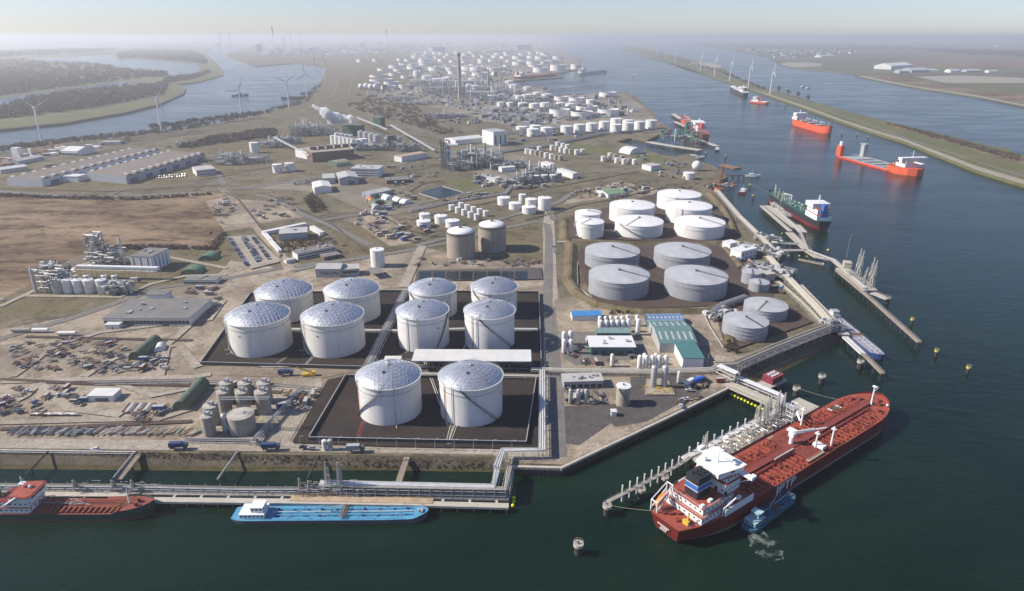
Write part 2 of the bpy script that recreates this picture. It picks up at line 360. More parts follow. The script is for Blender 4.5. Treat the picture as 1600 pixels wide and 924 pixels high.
road([(40, 463), (190, 465), (235, 445), (290, 432), (355, 430)], 5, g_pave)
road([(630, 450), (660, 385)], 9, g_pave)
for px in ([(0, 598), (120, 594), (300, 590), (330, 586)], [(20, 590), (90, 540), (160, 520), (330, 500), (350, 470)], [(130, 590), (180, 560), (280, 540), (310, 575)], [(0, 662), (150, 658), (250, 656), (300, 640)], [(60, 600), (110, 640), (190, 650)], [(250, 590), (262, 540), (330, 480)], [(180, 600), (240, 620), (310, 606), (440, 612)], [(0, 640), (40, 620), (60, 600)]):
    road(px, random.uniform(4, 7), g_pave, 'track')
for px in ([(0, 594), (140, 601), (340, 604), (440, 615)], [(40, 527), (200, 531), (300, 533)], [(0, 672), (120, 668), (300, 660)]): road(px, 3.2, g_pit2, 'track')
for px in ([(640, 345), (760, 318), (870, 292), (1000, 268)], [(480, 290), (640, 268), (780, 240), (900, 225)], [(560, 192), (640, 210), (690, 222)], [(640, 300), (660, 288), (690, 282)], [(350, 300), (372, 312), (420, 372)], [(300, 286), (420, 262), (520, 245)], [(590, 335), (640, 362), (700, 372)], [(865, 335), (900, 322), (960, 312), (1040, 292)], [(690, 180), (780, 196), (800, 205)], [(420, 305), (520, 352), (570, 392)], [(0, 296), (180, 300), (330, 290)], [(820, 345), (860, 335)]): road(px, 2.6, g_dark, 'ditch')
# rail / pipe corridor stripes left
for i in range(4):
    road([(-100, 262 - i * 4), (60, 243 - i * 3.2), (200, 222 - i * 2.2), (330, 207 - i * 1.6)], 4, g_dark, 'railway')
# spit: road, stony foreshore, brush
def on(z0, name, px, mat, w_=None):
    b = MB(); pts = GL(px)
    b.strip(pts, w_, z0) if w_ else b.sheet(pts, z0)
    return struct(b.build(name, mat))
on(0.53, 'road', [(1000, 82), (1070, 99), (1150, 124), (1250, 158), (1350, 193), (1450, 228), (1600, 276), (1760, 325)], g_road, 7)
on(0.56, 'foreshore', [(970, 78), (1010, 89.5), (1070, 106), (1112, 120), (1167, 137), (1200, 149), (1250, 166), (1320, 192), (1375, 210), (1412, 221), (1525, 266), (1600, 289), (1760, 345), (1760, 336), (1600, 282), (1525, 260), (1412, 217), (1375, 206.5), (1320, 189), (1250, 163.5), (1200, 147), (1112, 118.5), (1010, 88.3)], g_bankpale)
on(0.59, 'scrub', [(1375, 193), (1420, 205), (1500, 228), (1560, 248), (1600, 258), (1600, 246), (1560, 236), (1480, 214), (1400, 196)], g_brown)
on(0.62, 'sand_bank', [(1075, 101), (1085, 97), (1110, 98), (1128, 103), (1127, 106), (1100, 105)], g_bankpale)
# right land: foreshore, wood strip, fields
on(0.05, 'foreshore', [(1340, 119.5), (1425, 136), (1525, 151), (1600, 166), (1900, 222), (1900, 217), (1600, 163.5), (1525, 148.7), (1425, 134), (1345, 118)], g_bankpale)
on(0.08, 'scrub', [(1345, 118), (1425, 133.5), (1525, 148), (1600, 162), (1900, 215), (1900, 190), (1600, 150), (1500, 138), (1420, 125), (1380, 117)], g_brown)
on(0.09, 'field', [(1430, 120), (1500, 118), (1600, 122), (1600, 130), (1480, 130)], g_bankpale)
on(0.10, 'field', [(1500, 132), (1600, 133), (1900, 160), (1900, 185), (1600, 148), (1520, 139)], g_green)
on(0.11, 'field', [(1380, 95), (1480, 90), (1600, 92), (1900, 96), (1900, 110), (1600, 105), (1450, 103)], g_brown)
on(0.12, 'field', [(1420, 80), (1600, 84), (1900, 88), (1900, 92), (1600, 90), (1430, 88)], g_green)
on(0.13, 'sand_bank', [(1220, 102), (1222, 98), (1260, 97.5), (1285, 100), (1282, 103.5), (1245, 106)], g_bankpale)
on(0.14, 'field', [(1290, 108), (1340, 105), (1380, 108), (1340, 114)], g_green)
# left bank: dike and meadow
on(0.05, 'meadow', [(0, 201), (100, 190.5), (200, 173), (250, 160.5), (285, 145), (288, 140), (276, 134), (255, 136), (258, 150), (240, 156), (180, 165), (100, 180), (0, 190)], g_green)
on(0.06, 'meadow', [(277, 131.5), (312, 126.5), (347, 116), (345, 110), (333, 95), (321, 84), (312, 85), (320, 100), (330, 112), (322, 119), (280, 128)], g_green)
on(0.07, 'foreshore', [(0, 202.5), (100, 192.4), (200, 175.3), (250, 162.9), (287, 146.3), (290.5, 139), (286, 145), (249, 161), (200, 173.6), (100, 190.4), (0, 200.2), (-300, 206), (-300, 209)], g_dark)
on(0.08, 'field', [(-100, 125), (0, 118), (60, 117), (115, 120), (110, 127), (40, 130), (-100, 140)], g_brown)
# sloping stone bank in front of the terminal road, with a wet foot
def slope(px_top, px_bot, name='bank', zt=-0.02, split=0.72):
    t = GL(px_top, zt); b_ = GL(px_bot, WZ)
    n = len(t); m_ = [((a[0] * (1 - split) + c[0] * split), (a[1] * (1 - split) + c[1] * split)) for a, c in zip(t, b_)]
    zm = zt * (1 - split) + (WZ) * split
    o = MB().add([(p[0], p[1], zt) for p in t] + [(p[0], p[1], zm) for p in m_], [(i, n + i, n + i + 1, i + 1) for i in range(n - 1)]).build(name, g_bank); struct(o)
    e = [(c[0] + (c[0] - a[0]) * 0.15, c[1] + (c[1] - a[1]) * 0.15) for a, c in zip(t, b_)]
    zb = WZ - 0.7
    MB().add([(p[0], p[1], zm) for p in m_] + [(p[0], p[1], zb) for p in e], [(i, n + i, n + i + 1, i + 1) for i in range(n - 1)]).build('wet_foot', g_weed, o)
slope([(-260, 703), (0, 705), (400, 710), (600, 712.5), (770, 714), (800, 728)], [(-260, 733), (0, 733), (400, 737), (600, 735), (775, 738), (800, 742)])
slope([(1153, 584), (1205, 563), (1303, 518), (1308, 521)], [(1160, 606), (1206, 589), (1318, 533), (1322, 528)])
# haze: closed box of pale air round the whole scene
hm = bpy.data.materials.new('haze'); hm.use_nodes = True
for n_ in list(hm.node_tree.nodes): hm.node_tree.nodes.remove(n_)
pv = hm.node_tree.nodes.new('ShaderNodeVolumePrincipled'); ho = hm.node_tree.nodes.new('ShaderNodeOutputMaterial')
pv.inputs['Color'].default_value = (0.95, 0.955, 0.96, 1); pv.inputs['Density'].default_value = 0.000108; pv.inputs['Anisotropy'].default_value = 0.42
hm.node_tree.links.new(pv.outputs[0], ho.inputs['Volume'])
hz = MB().box(-FAR - 500, -900, -7, FAR + 500, FAR + 500, 232).build('haze', hm); stuff(hz)
# ================================================================ storage tanks
m_white = M('tank_white', (0.72, 0.705, 0.67), 0.5, var=0.07, scale=0.15, streak=0.42, dirt=(0.46, 0.40, 0.33), course=2.4)
m_cream = M('tank_cream', (0.71, 0.685, 0.63), 0.5, var=0.09, scale=0.15, streak=0.45, dirt=(0.45, 0.385, 0.30), course=2.4)
m_wroof = M('tank_white_roof', (0.73, 0.72, 0.70), 0.55, var=0.12, scale=0.12)
m_grey = M('tank_grey', (0.31, 0.32, 0.34), 0.55, var=0.12, scale=0.2, streak=0.45, dirt=(0.22, 0.22, 0.225), course=2.4)
m_groof = M('tank_grey_roof', (0.40, 0.405, 0.415), 0.6, var=0.18, scale=0.10)
m_conc = M('tank_concrete', (0.33, 0.285, 0.23), 0.85, var=0.16, scale=0.2, streak=0.4, dirt=(0.23, 0.195, 0.155))
m_conc2 = M('silo_concrete', (0.34, 0.305, 0.25), 0.85, var=0.18, scale=0.25, streak=0.5, dirt=(0.22, 0.19, 0.15))
m_steel = M('galvanised_steel', (0.44, 0.44, 0.43), 0.5, 0.3, var=0.2, scale=0.4)
m_dsteel = M('dark_steel', (0.10, 0.105, 0.11), 0.6, var=0.25, scale=0.5)
m_pipe = M('pale_pipe', (0.62, 0.61, 0.58), 0.4, 0.2, var=0.15, scale=0.4)
m_pipeg = M('grey_pipe', (0.34, 0.33, 0.315), 0.5, 0.2, var=0.25, scale=0.3)
m_yel = M('yellow_paint', (0.62, 0.40, 0.045), 0.5, var=0.2)
m_ylw = M('pale_yellow_paint', (0.50, 0.435, 0.30), 0.6, var=0.2)
m_red = M('red_paint', (0.36, 0.05, 0.035), 0.5, var=0.2)
m_alu = M('dome_aluminium', (0.56, 0.575, 0.60), 0.38, 0.65, var=0.2, scale=2.5)
m_strut = M('dome_strut', (0.60, 0.61, 0.63), 0.42, 0.6, var=0.1)
m_wall = M('bund_wall', (0.088, 0.083, 0.083), 0.7, var=0.25, scale=0.4, streak=0.4)
m_rust = M('rusty_steel', (0.24, 0.13, 0.075), 0.8, var=0.35, scale=0.4)
m_floor = M('tank_foot', (0.42, 0.40, 0.37), 0.85)
m_black = M('black', (0.02, 0.02, 0.022), 0.6)

def fit(l, r, yr, yb, z0=0.0):
    cx = (l + r) / 2; p = G(cx, yb, z0); rad = 5.0; h = 8.0; c = p
    for _ in range(8):
        k = math.hypot(*p); c = (p[0] * (1 + rad / k), p[1] * (1 + rad / k))
        v = (yr - CY) / F; h = H - c[1] * (v * CP + SP) / (CP - v * SP)
        d = c[1] * CP + (H - h) * SP; rad = (r - l) / 2 * d / F * 0.985
        c = ((cx - CX) / F * d, c[1])
        p = (c[0] * (p[1] / c[1]), p[1])
    return c[0], c[1], rad, h - z0

def dome_mesh():
    n = 8; rise = 0.34; sp = (1 + rise * rise) / (2 * rise); rng = random.Random(3)
    def pt(k, j):
        if k == 0: return Vector((0, 0, rise))
        t = math.asin(1 / sp) * k / n; a = 2 * math.pi * j / (6 * k)
        return Vector((sp * math.sin(t) * math.cos(a), sp * math.sin(t) * math.sin(a), sp * math.cos(t) - sp + rise))
    tris = []; edges = set()
    for k in range(1, n + 1):
        for s in range(6):
            for i in range(k):
                a = (k, (s * k + i) % (6 * k)); b_ = (k, (s * k + i + 1) % (6 * k))
                c = (k - 1, (s * (k - 1) + i) % max(1, 6 * (k - 1))) if k > 1 else (0, 0)
                tris.append((a, b_, c)); edges |= {tuple(sorted((a, b_))), tuple(sorted((a, c))), tuple(sorted((b_, c)))}
                if i < k - 1:
                    d = (k - 1, (s * (k - 1) + i + 1) % (6 * (k - 1)))
                    tris.append((b_, d, c))
    mb = MB()
    for t in tris:
        j = [Vector((0, 0, rng.uniform(-0.005, 0.005))) for _ in range(3)]
        mb.add([pt(*t[i]) + j[i] for i in range(3)], [(0, 1, 2)])
    sb = MB()
    for a, b_ in sorted(edges):
        up = Vector((0, 0, 0.004)); sb.tube(pt(*a) + up, pt(*b_) + up, 0.0034, 3, cap=False)
    return mb, sb
_dm, _ds = dome_mesh()
ME_DOME = _dm.mesh('dome', m_alu); ME_STRUT = _ds.mesh('dome_strut', m_strut)

def stair(r, h, a0, a1, z0=0.0):
    """spiral stair up a tank shell, angles in degrees"""
    b = MB(); n = 26; pr = None
    for i in range(n + 1):
        a = R(a0 + (a1 - a0) * i / n); z = z0 + (h - z0) * i / n
        c = [(r + 0.15) * math.cos(a), (r + 0.15) * math.sin(a), z]; d = [(r + 1.15) * math.cos(a), (r + 1.15) * math.sin(a), z]
        if pr:
            b.add([pr[0], pr[1], d, c, *[(q[0], q[1], q[2] - 0.35) for q in (pr[0], pr[1], d, c)]], [(0, 1, 2, 3), (7, 6, 5, 4), (1, 5, 6, 2), (0, 3, 7, 4)])
            b.tube((pr[1][0], pr[1][1], pr[1][2] + 1.0), (d[0], d[1], d[2] + 1.0), 0.09, 3, cap=False)
        pr = (c, d)
    return b
def radial(r, z0, z1, a, w=0.5, r0=0.4):
    """walkway from the roof centre to the rim"""
    c, s = math.cos(R(a)), math.sin(R(a)); b = MB()
    for o in (-w, w):
        b.tube((r0 * c - o * s, r0 * s + o * c, z1 + 0.9), (r * c - o * s, r * s + o * c, z0 + 0.9), 0.10, 3)
    b.add([(r0 * c - w * s, r0 * s + w * c, z1 + 0.25), (r0 * c + w * s, r0 * s - w * c, z1 + 0.25), (r * c + w * s, r * s - w * c, z0 + 0.25), (r * c - w * s, r * s + w * c, z0 + 0.25)], [(0, 3, 2, 1), (0, 1, 2, 3)])
    return b
def dome_tank(px, label, mats, st, pipes, walk=None):
    x, y, r, h = fit(*px)
    t = T('storage_tank', label, 'tank', x, y, 0, 0, 'dome-roofed storage tanks in the dark bund')
    MB().lathe(0, 0, [(r, 0.2), (r, h)], 64, cap1=False).build('shell', mats, t, 40)
    MB().lathe(0, 0, [(r + 0.7, 0), (r + 0.7, 0.25)], 48).build('footing', m_floor, t)
    MB().lathe(0, 0, [(r + 0.05, h - 0.35), (r + 0.75, h - 0.35), (r + 0.75, h), (r - 0.1, h)], 64, cap1=False).build('rim', mats, t, 30)
    MB().lathe(0, 0, [(r + 0.02, h * 0.83), (r + 0.28, h * 0.83), (r + 0.28, h * 0.842), (r + 0.02, h * 0.842)], 64, cap1=False).build('wind_girder', m_steel, t, 30)
    d = place('dome', ME_DOME, t, (0, 0, h), R(random.uniform(0, 60)), (r + 0.2,) * 3)
    stuff(place('dome_strut', ME_STRUT, d))
    MB().lathe(0, 0, [(1.2, h + r * 0.33), (1.2, h + r * 0.345 + 0.6), (0.2, h + r * 0.345 + 1.1)], 10).build('roof_vent', m_steel, t)
    hb = MB()
    c, s = math.cos(R(-100)), math.sin(R(-100))
    hb.cbox(r * 0.42 * c, r * 0.42 * s, h + r * 0.25, 1.6, 1.6, 1.3, 0.5)
    hb.build('roof_hatch', m_dsteel, t)
    rb = MB()
    for k in range(48):
        a, a2 = 2 * math.pi * k / 48, 2 * math.pi * (k + 1) / 48
        rb.tube(((r + .7) * math.cos(a), (r + .7) * math.sin(a), h + 1.05), ((r + .7) * math.cos(a2), (r + .7) * math.sin(a2), h + 1.05), 0.05, 3, cap=False)
        rb.tube(((r + .7) * math.cos(a), (r + .7) * math.sin(a), h), ((r + .7) * math.cos(a), (r + .7) * math.sin(a), h + 1.05), 0.04, 3, cap=False)
    rb.build('railing', m_steel, t)
    stair(r, h, *st).build('stair', m_dsteel, t)
    for a, mt in pipes:
        c, s = math.cos(R(a)), math.sin(R(a)); q = r + 0.5
        MB().path([(q * c, q * s, h + 1.2), (q * c, q * s, 1.0), ((q + 3) * c, (q + 3) * s, 1.0)], 0.22, 6).build('riser_pipe', mt, t)
    a = st[0] + 12; c, s = math.cos(R(a)), math.sin(R(a))
    MB().cbox((r + 0.06) * c, (r + 0.06) * s, h * 0.66, 0.06, 1.9, 0.7, R(a)).build('name_plate', m_dsteel, t)
    if walk is not None: radial(r, h, h + r * 0.34, walk, 0.6).build('roof_walkway', m_dsteel, t)
    return t, x, y, r, h
DT = {}
for k, px, lab, mt, st, pp, wk in [
    ('A', (400, 486.5, 453, 507), 'white dome-roofed tank at the back left corner of the dark bund', m_cream, (-130, -230), [(-150, m_pipe)], None),
    ('B', (506.5, 592, 451, 509), 'white dome-roofed tank in the back row, second from left', m_cream, (-130, -230), [(-150, m_pipe)], None),
    ('C', (354, 450.5, 491.5, 560), 'leftmost white dome-roofed tank, front row of four beside the sandy yard', m_cream, (-118, -190), [(-158, m_pipe), (-140, m_steel)], None),
    ('D', (471.5, 567, 491, 561.5), 'white dome-roofed tank just right of the leftmost one, beside the pipe corridor', m_cream, (-118, -190), [(-158, m_pipe), (-140, m_steel)], None),
    ('E', (638.5, 713.5, 449.5, 502), 'white dome-roofed tank in the back row just right of the pipe corridor', m_white, (-60, -150), [(-40, m_pipe)], None),
    ('F', (735.5, 808.5, 447, 501), 'white dome-roofed tank at the back right, by the dark basins', m_white, (-60, -150), [(-100, m_red)], -78),
    ('G', (619.5, 701, 484, 553), 'white dome-roofed tank whose foot hides behind the left end of the white canopy', m_white, (-60, -15), [(-120, m_pipe), (-96, m_ylw)], None),
    ('H', (725, 804.5, 484, 553), 'white dome-roofed tank behind the right end of the white canopy', m_white, (-25, -112), [(-130, m_ylw), (-118, m_steel)], -112),
    ('I', (557, 657, 585, 667.5), 'large white dome-roofed tank in the front bund, left one of the pair', m_white, (-165, -92), [(-72, m_ylw), (-150, m_red)], -92),
    ('J', (685.5, 785.5, 586, 670), 'large white dome-roofed tank in the front bund, right one of the pair', m_white, (-30, -105), [(-122, m_ylw), (-140, m_red)], -112)]:
    DT[k] = dome_tank(px, lab, mt, st, pp, wk)

def cone_tank(px, label, mw, mr, group, girders=(0.8,), st=None, walk=None, seg=48, cone=0.09, name='storage_tank', rail=True, pipe=None, hatch=True, cat='tank'):
    x, y, r, h = fit(*px)
    t = T(name, label, cat, x, y, 0, 0, group)
    MB().lathe(0, 0, [(r, 0.05), (r, h)], seg, cap1=False).build('shell', mw, t, 40)
    MB().lathe(0, 0, [(r + 0.25, h - 0.02), (r + 0.25, h + 0.18), (0.02, h + r * cone * 1.4 + 0.18)], seg).build('roof', mr, t, 25)
    for g in girders:
        MB().lathe(0, 0, [(r + 0.01, h * g), (r + 0.3, h * g), (r + 0.3, h * g + 0.3), (r + 0.01, h * g + 0.3)], seg, cap1=False).build('wind_girder', mw, t, 30)
    if rail:
        rb = MB()
        for k in range(36):
            a, a2 = 2 * math.pi * k / 36, 2 * math.pi * (k + 1) / 36
            rb.tube((r * math.cos(a), r * math.sin(a), h + 1.2), (r * math.cos(a2), r * math.sin(a2), h + 1.2), 0.05, 3, cap=False)
        rb.build('railing', m_steel, t)
    if hatch: MB().cyl(0, 0, h + r * cone * 1.3, h + r * cone * 1.4 + 1.2, max(0.5, r * 0.05), 8).build('roof_hatch', m_dsteel, t)
    if st: stair(r, h, *st).build('stair', m_dsteel, t)
    if walk is not None: radial(r, h, h + r * cone * 1.4, walk, max(0.4, r * 0.02)).build('roof_walkway', m_dsteel, t)
    for a in pipe or ():
        c, s = math.cos(R(a)), math.sin(R(a)); q = r + 0.5
        MB().path([(q * c, q * s, h + 1.5), (q * c, q * s, 0.8), ((q + 4) * c, (q + 4) * s, 0.8)], 0.3, 6).build('riser_pipe', m_dsteel, t)
    return t
for px, lab, st, wk, pp in [
    ((898.5, 940, 332, 361), 'smaller white tank at the back of the round-tank bund, partly hidden by its twin', None, -20, [-30]),
    ((900.5, 944, 346, 374.5), 'smaller white tank standing in front of its twin beside the bund embankment', (-150, -200), -135, []),
    ((1027.5, 1095.5, 303, 332), 'farthest white tank of the big round group, by the orange crane', None, None, [-110]),
    ((952.5, 1023.5, 320, 352), 'wide white tank with low cone roof, back left of the big group', None, None, [-30]),
    ((1041, 1112.5, 321, 353), 'wide white tank between the farthest white tank and the one by the jetty house', None, None, [-120]),
    ((961, 1036.5, 345, 374.5), 'wide white tank with a dark stair running down across its front', (-75, -150), -130, []),
    ((1054.5, 1132.5, 346, 376), 'whitest wide tank with shallow cone roof beside the jetty house', None, -40, [])]:
    cone_tank(px, lab, m_white, m_wroof, 'large white tanks in the eastern bund', (0.8, 0.72), st, wk, 56, pipe=pp)
for px, lab, wk in [
    ((914, 1000, 391, 426), 'large grey tank in the back row on the left, half hidden by another grey tank', -35),
    ((1022.5, 1110.5, 391, 427), 'large grey tank in the back row on the right', -35),
    ((920, 1015, 428, 471.5), 'large grey tank in the front row, left one of the two', -25),
    ((1039, 1136.5, 429.5, 473), 'large grey tank in the front row, right one of the two', -25)]:
    cone_tank(px, lab, m_grey, m_groof, 'large grey tanks in the reddish bund', (0.78, 0.70), None, wk, 56, pipe=[-18])
for px, lab, wk in [
    ((1164, 1230, 476, 505), 'medium grey tank by the quay corner, the farther of two', -130),
    ((1131, 1200, 500, 535), 'medium grey tank by the quay corner, the nearer of two', -60)]:
    cone_tank(px, lab, m_grey, m_groof, 'medium grey tanks by the quay corner', (0.75, 0.5, 0.25), None, wk, 48)
for px, lab in [((1160, 1190, 424.5, 447), 'small upright grey tank beside the pump area, the farther of two'), ((1171, 1202, 440.5, 459), 'small upright grey tank beside the pump area, the nearer of two')]:
    cone_tank(px, lab, m_grey, m_groof, 'small grey tanks by the pump area', (), None, -100, 32, pipe=[-110])
# two tall concrete tanks with pale domes
for px, lab in [((697, 742, 361, 407), 'tall brown concrete tank with pale dome roof, left of the two'), ((746.5, 791, 351, 396), 'tall brown concrete tank with pale dome roof, right of the two')]:
    x, y, r, h = fit(*px)
    t = T('concrete_tank', lab, 'tank', x, y, 0, 0, 'tall concrete tanks with pale domes')
    MB().lathe(0, 0, [(r, 0), (r, h * 0.93)], 48, cap1=False).build('shell', m_conc, t, 40)
    MB().lathe(0, 0, [(r + 0.05, h * 0.93), (r + 0.45, h * 0.93), (r + 0.45, h), (r - 1.2, h)], 48, cap1=False).build('parapet', M('dark_concrete', (0.15, 0.13, 0.11), 0.9), t, 30)
    MB().lathe(0, 0, [((r - 0.8) * math.cos(R(a)), h - 0.3 + r * 0.27 * math.sin(R(a))) for a in range(0, 90, 12)] + [(0.05, h - 0.3 + r * 0.27)], 48).build('dome', m_wroof, t, 40)
    MB().cbox(0, 0, h + r * 0.25, 3, 3, 1.6).cyl(1, 1, h + r * 0.25, h + r * 0.25 + 2.6, 0.5, 8).build('roof_hatch', m_rust, t)
    MB().path([((r + .4) * math.cos(R(-60)), (r + .4) * math.sin(R(-60)), h + 1), ((r + .4) * math.cos(R(-60)), (r + .4) * math.sin(R(-60)), 0)], 0.3).build('riser_pipe', m_pipeg, t)
# mid-field tanks
def row(lst, lab, group, mw=None, mr=None, seg=28, girders=(0.85,), cone=0.1, st=None, rail=False):
    order = sorted(range(len(lst)), key=lambda i: lst[i][0] + lst[i][1])
    for i, px in enumerate(lst):
        k = order.index(i)
        cone_tank(px, lab % ORD[k] if '%s' in lab else lab, mw or m_white, mr or m_wroof, group, girders, st, None, seg, cone, rail=rail)
cone_tank((578, 600, 390, 419), 'white tank with round-cornered skirt standing alone behind the dome tanks', m_white, m_wroof, None, (), None, None, 28, 0.05)
row([(650.8, 673, 345, 357.5), (655, 671.5, 334, 347), (678.7, 698.7, 337, 351), (695.7, 718, 344.5, 357.5)], '%s from the left of four white tanks behind the concrete tanks', 'four white tanks behind the concrete tanks')
row([(701 + i * 9.8, 709.5 + i * 9.8, 320.5 + i * 3.6, 330 + i * 3.8) for i in range(5)], 'cream upright tank in the front row of ten, %s from left', 'ten small cream tanks', m_cream, None, 20, ())
row([(716 + i * 9.6, 724.5 + i * 9.6, 317 + i * 3.2, 325.5 + i * 3.4) for i in range(5)], 'cream upright tank in the back row of ten, %s from left', 'ten small cream tanks', m_cream, None, 20, ())
row([(777, 797.5, 308.5, 322), (795, 815, 317, 329), (810.5, 822, 304, 315), (815.5, 837.5, 323, 335.5), (820.7, 839.5, 311, 323), (840.5, 861.7, 309, 329.5)], '%s from left of six white tanks in the small bund by the junction', 'six white tanks in the small bund')
row([(1068, 1085.5, 270, 281.5)], 'white tank standing alone beside the white sphere near the shore', None)
x, y = G(1088, 267); b = MB().ball(0, 0, 8.2, 7.6, 20, 12); t = T('gas_sphere', 'white gas sphere on legs near the shore', 'gas sphere', x, y); b.build('sphere', m_white, t, 60)
for k in range(8): a = k * math.pi / 4; MB().tube((6.4 * math.cos(a), 6.4 * math.sin(a), 0), (6.4 * math.cos(a), 6.4 * math.sin(a), 8), 0.4, 6).build('leg', m_steel, t)
def mini(lst, off, lab, group, mats, hpx=8, w=7.2):
    px = [(off[0] + a * .25 - w / 2, off[0] + a * .25 + w / 2, off[1] + b_ * .25 - hpx / 2, off[1] + b_ * .25 + hpx / 2) for a, b_ in lst]
    order = sorted(range(len(px)), key=lambda i: px[i][0])
    for i, p in enumerate(px):
        k = order.index(i); mt = mats[i % len(mats)]
        cone_tank(p, lab % ORD[k], mt, m_wroof if mt is not m_conc2 else m_conc2, group, (), None, None, 18, 0.08, rail=False, hatch=False)
mini([(93, 148), (123, 152), (153, 158), (182, 165), (212, 172), (245, 180), (275, 185), (302, 190)], (800, 200), 'small upright tank, %s from left in the front row of the western cluster', 'western cluster of small tanks', [m_cream, m_cream, m_conc2, m_conc2])
mini([(170, 133), (250, 125), (285, 105), (280, 130), (318, 113), (305, 138), (335, 145), (367, 150), (403, 153), (440, 150), (345, 120)], (800, 200), 'small upright tank, %s from left in the rear part of the western cluster', 'western cluster of small tanks', [m_cream, m_cream, m_cream, m_conc2])
mini([(570, 195), (605, 195), (612, 175), (645, 182), (655, 205), (688, 190), (700, 212), (733, 208), (765, 214)], (800, 200), 'small upright tank, %s from left in the cluster inland of the white sphere', 'cluster of small tanks inland of the sphere', [m_cream, m_conc2, m_cream, m_conc2], 8.5)
mini([(108, 325), (150, 322), (203, 318), (255, 318), (290, 305)], (800, 200), 'grey upright tank beside the process plant, %s from left', 'grey tanks beside the process plant', [m_grey], 12, 11)
row([(800 + a * .25, 800 + b_ * .25, c * .25, d * .25) for a, b_, c, d in
     [(24, 97, 792, 840), (110, 185, 784, 830), (92, 170, 806, 856), (178, 255, 797, 850), (303, 380, 788, 844), (385, 460, 778, 836), (463, 538, 770, 824), (543, 612, 760, 816), (613, 690, 778, 836), (616, 690, 742, 795), (690, 763, 768, 826), (692, 762, 751, 800), (765, 835, 760, 816), (836, 908, 752, 808)]],
    'white upright tank, %s from left in the long row beyond the pipe track', 'long row of white tanks beyond the pipe track', None, None, 28, (), 0.06, (-60, -110))

m_inner = M('floating_roof', (0.16, 0.14, 0.125), 0.8, var=0.3, scale=0.1)
def float_tank(px, label, group, seg=40, mw=None):
    x, y, r, h = fit(*px)
    t = T('floating_roof_tank', label, 'tank', x, y, 0, 0, group)
    MB().lathe(0, 0, [(r, 0.05), (r, h), (r - 0.4, h), (r - 0.4, h * 0.55)], seg, cap1=False).build('shell', mw or m_white, t, 40)
    MB().lathe(0, 0, [(r + 0.02, h * 0.88), (r + 0.9, h * 0.88), (r + 0.9, h * 0.9), (r + 0.02, h * 0.9)], seg, cap1=False).build('wind_girder', mw or m_white, t, 30)
    MB().lathe(0, 0, [(r - 0.42, h * random.uniform(0.6, 0.85)), (r - 0.42, h * random.uniform(0.6, 0.85))], seg).build('floating_roof', m_inner, t)
    return t
FL = [(800 + a * .25, 800 + b_ * .25, c * .25, d * .25) for a, b_, c, d in
      [(233, 365, 682, 730), (367, 507, 696, 742), (400, 535, 663, 705), (535, 672, 682, 730), (355, 452, 610, 646), (263, 353, 603, 634), (545, 655, 576, 607)]]
for px, lab in zip(FL, ['left of the three in front', 'middle of the three in front', 'behind the middle front one', 'nearest the tall flare mast', 'right of two behind the front ones', 'left of two behind the front ones', 'alone at the shore corner behind the flare mast']):
    float_tank(px, 'large white open-topped tank, ' + lab, 'large open-topped tanks by the flare mast')
row([(800 + a * .25, 800 + b_ * .25, c * .25, d * .25) for a, b_, c, d in [(273, 333, 643, 668), (333, 398, 648, 676), (463, 520, 624, 652), (36, 100, 643, 664), (105, 170, 648, 678), (175, 237, 643, 672), (130, 185, 578, 606), (60, 130, 592, 615), (185, 250, 588, 612), (0, 40, 595, 618)]],
    'smaller white tank behind the long row, %s from left', 'smaller white tanks behind the long row', None, None, 24, ())
# the far tank farm
far = [(628, 695, 370, 391), (727, 785, 367, 388), (757, 850, 427, 446), (708, 830, 467, 486), (707, 855, 494, 511), (676, 775, 519, 541), (780, 875, 536, 563), (797, 895, 510, 532), (828, 905, 455, 477), (892, 960, 528, 557), (903, 975, 472, 492), (858, 940, 431, 448), (890, 975, 395, 413), (878, 935, 364, 383), (925, 990, 369, 386), (948, 1020, 402, 416), (1020, 1060, 360, 379), (1020, 1100, 391, 411), (1050, 1095, 366, 381), (1080, 1140, 394, 410), (1110, 1190, 411, 431), (1110, 1150, 352, 368), (1135, 1200, 369, 387), (1000, 1080, 437, 452), (1200, 1265, 443, 466), (1205, 1265, 375, 393), (1285, 1360, 447, 471), (1283, 1330, 380, 396), (1347, 1455, 453, 479), (1330, 1400, 401, 419), (1385, 1450, 370, 396), (1405, 1440, 406, 421), (1450, 1500, 372, 391), (1470, 1560, 449, 473), (1490, 1545, 333, 350), (1550, 1600, 338, 352), (1350, 1390, 343, 357), (1400, 1460, 348, 362), (1270, 1320, 350, 364), (1500, 1540, 375, 392), (1560, 1610, 375, 392), (1170, 1210, 350, 362), (1545, 1590, 405, 420), (1600, 1690, 385, 410), (1700, 1790, 403, 421), (1730, 1825, 422, 455), (1838, 1935, 405, 445), (1967, 2040, 402, 435), (1600, 1690, 350, 372), (1640, 1700, 335, 348)]
far.sort(key=lambda p: -p[3])
for k in range(0, 50, 10):
    for j, (a, b_, c, d) in enumerate(sorted(far[k:k + 10])):
        float_tank((400 + a * .25, 400 + b_ * .25, c * .25, d * .25), 'white open-topped tank, %s from left, %s row of the far tank farm' % (ORD[j], ORD[k // 10]), 'far tank farm', 20, (m_white, m_cream)[(j * 7 + k) % 3 == 0])
rng = random.Random(8); have = [(400 + (p[0] + p[1]) / 8, p[3] / 4) for p in far]
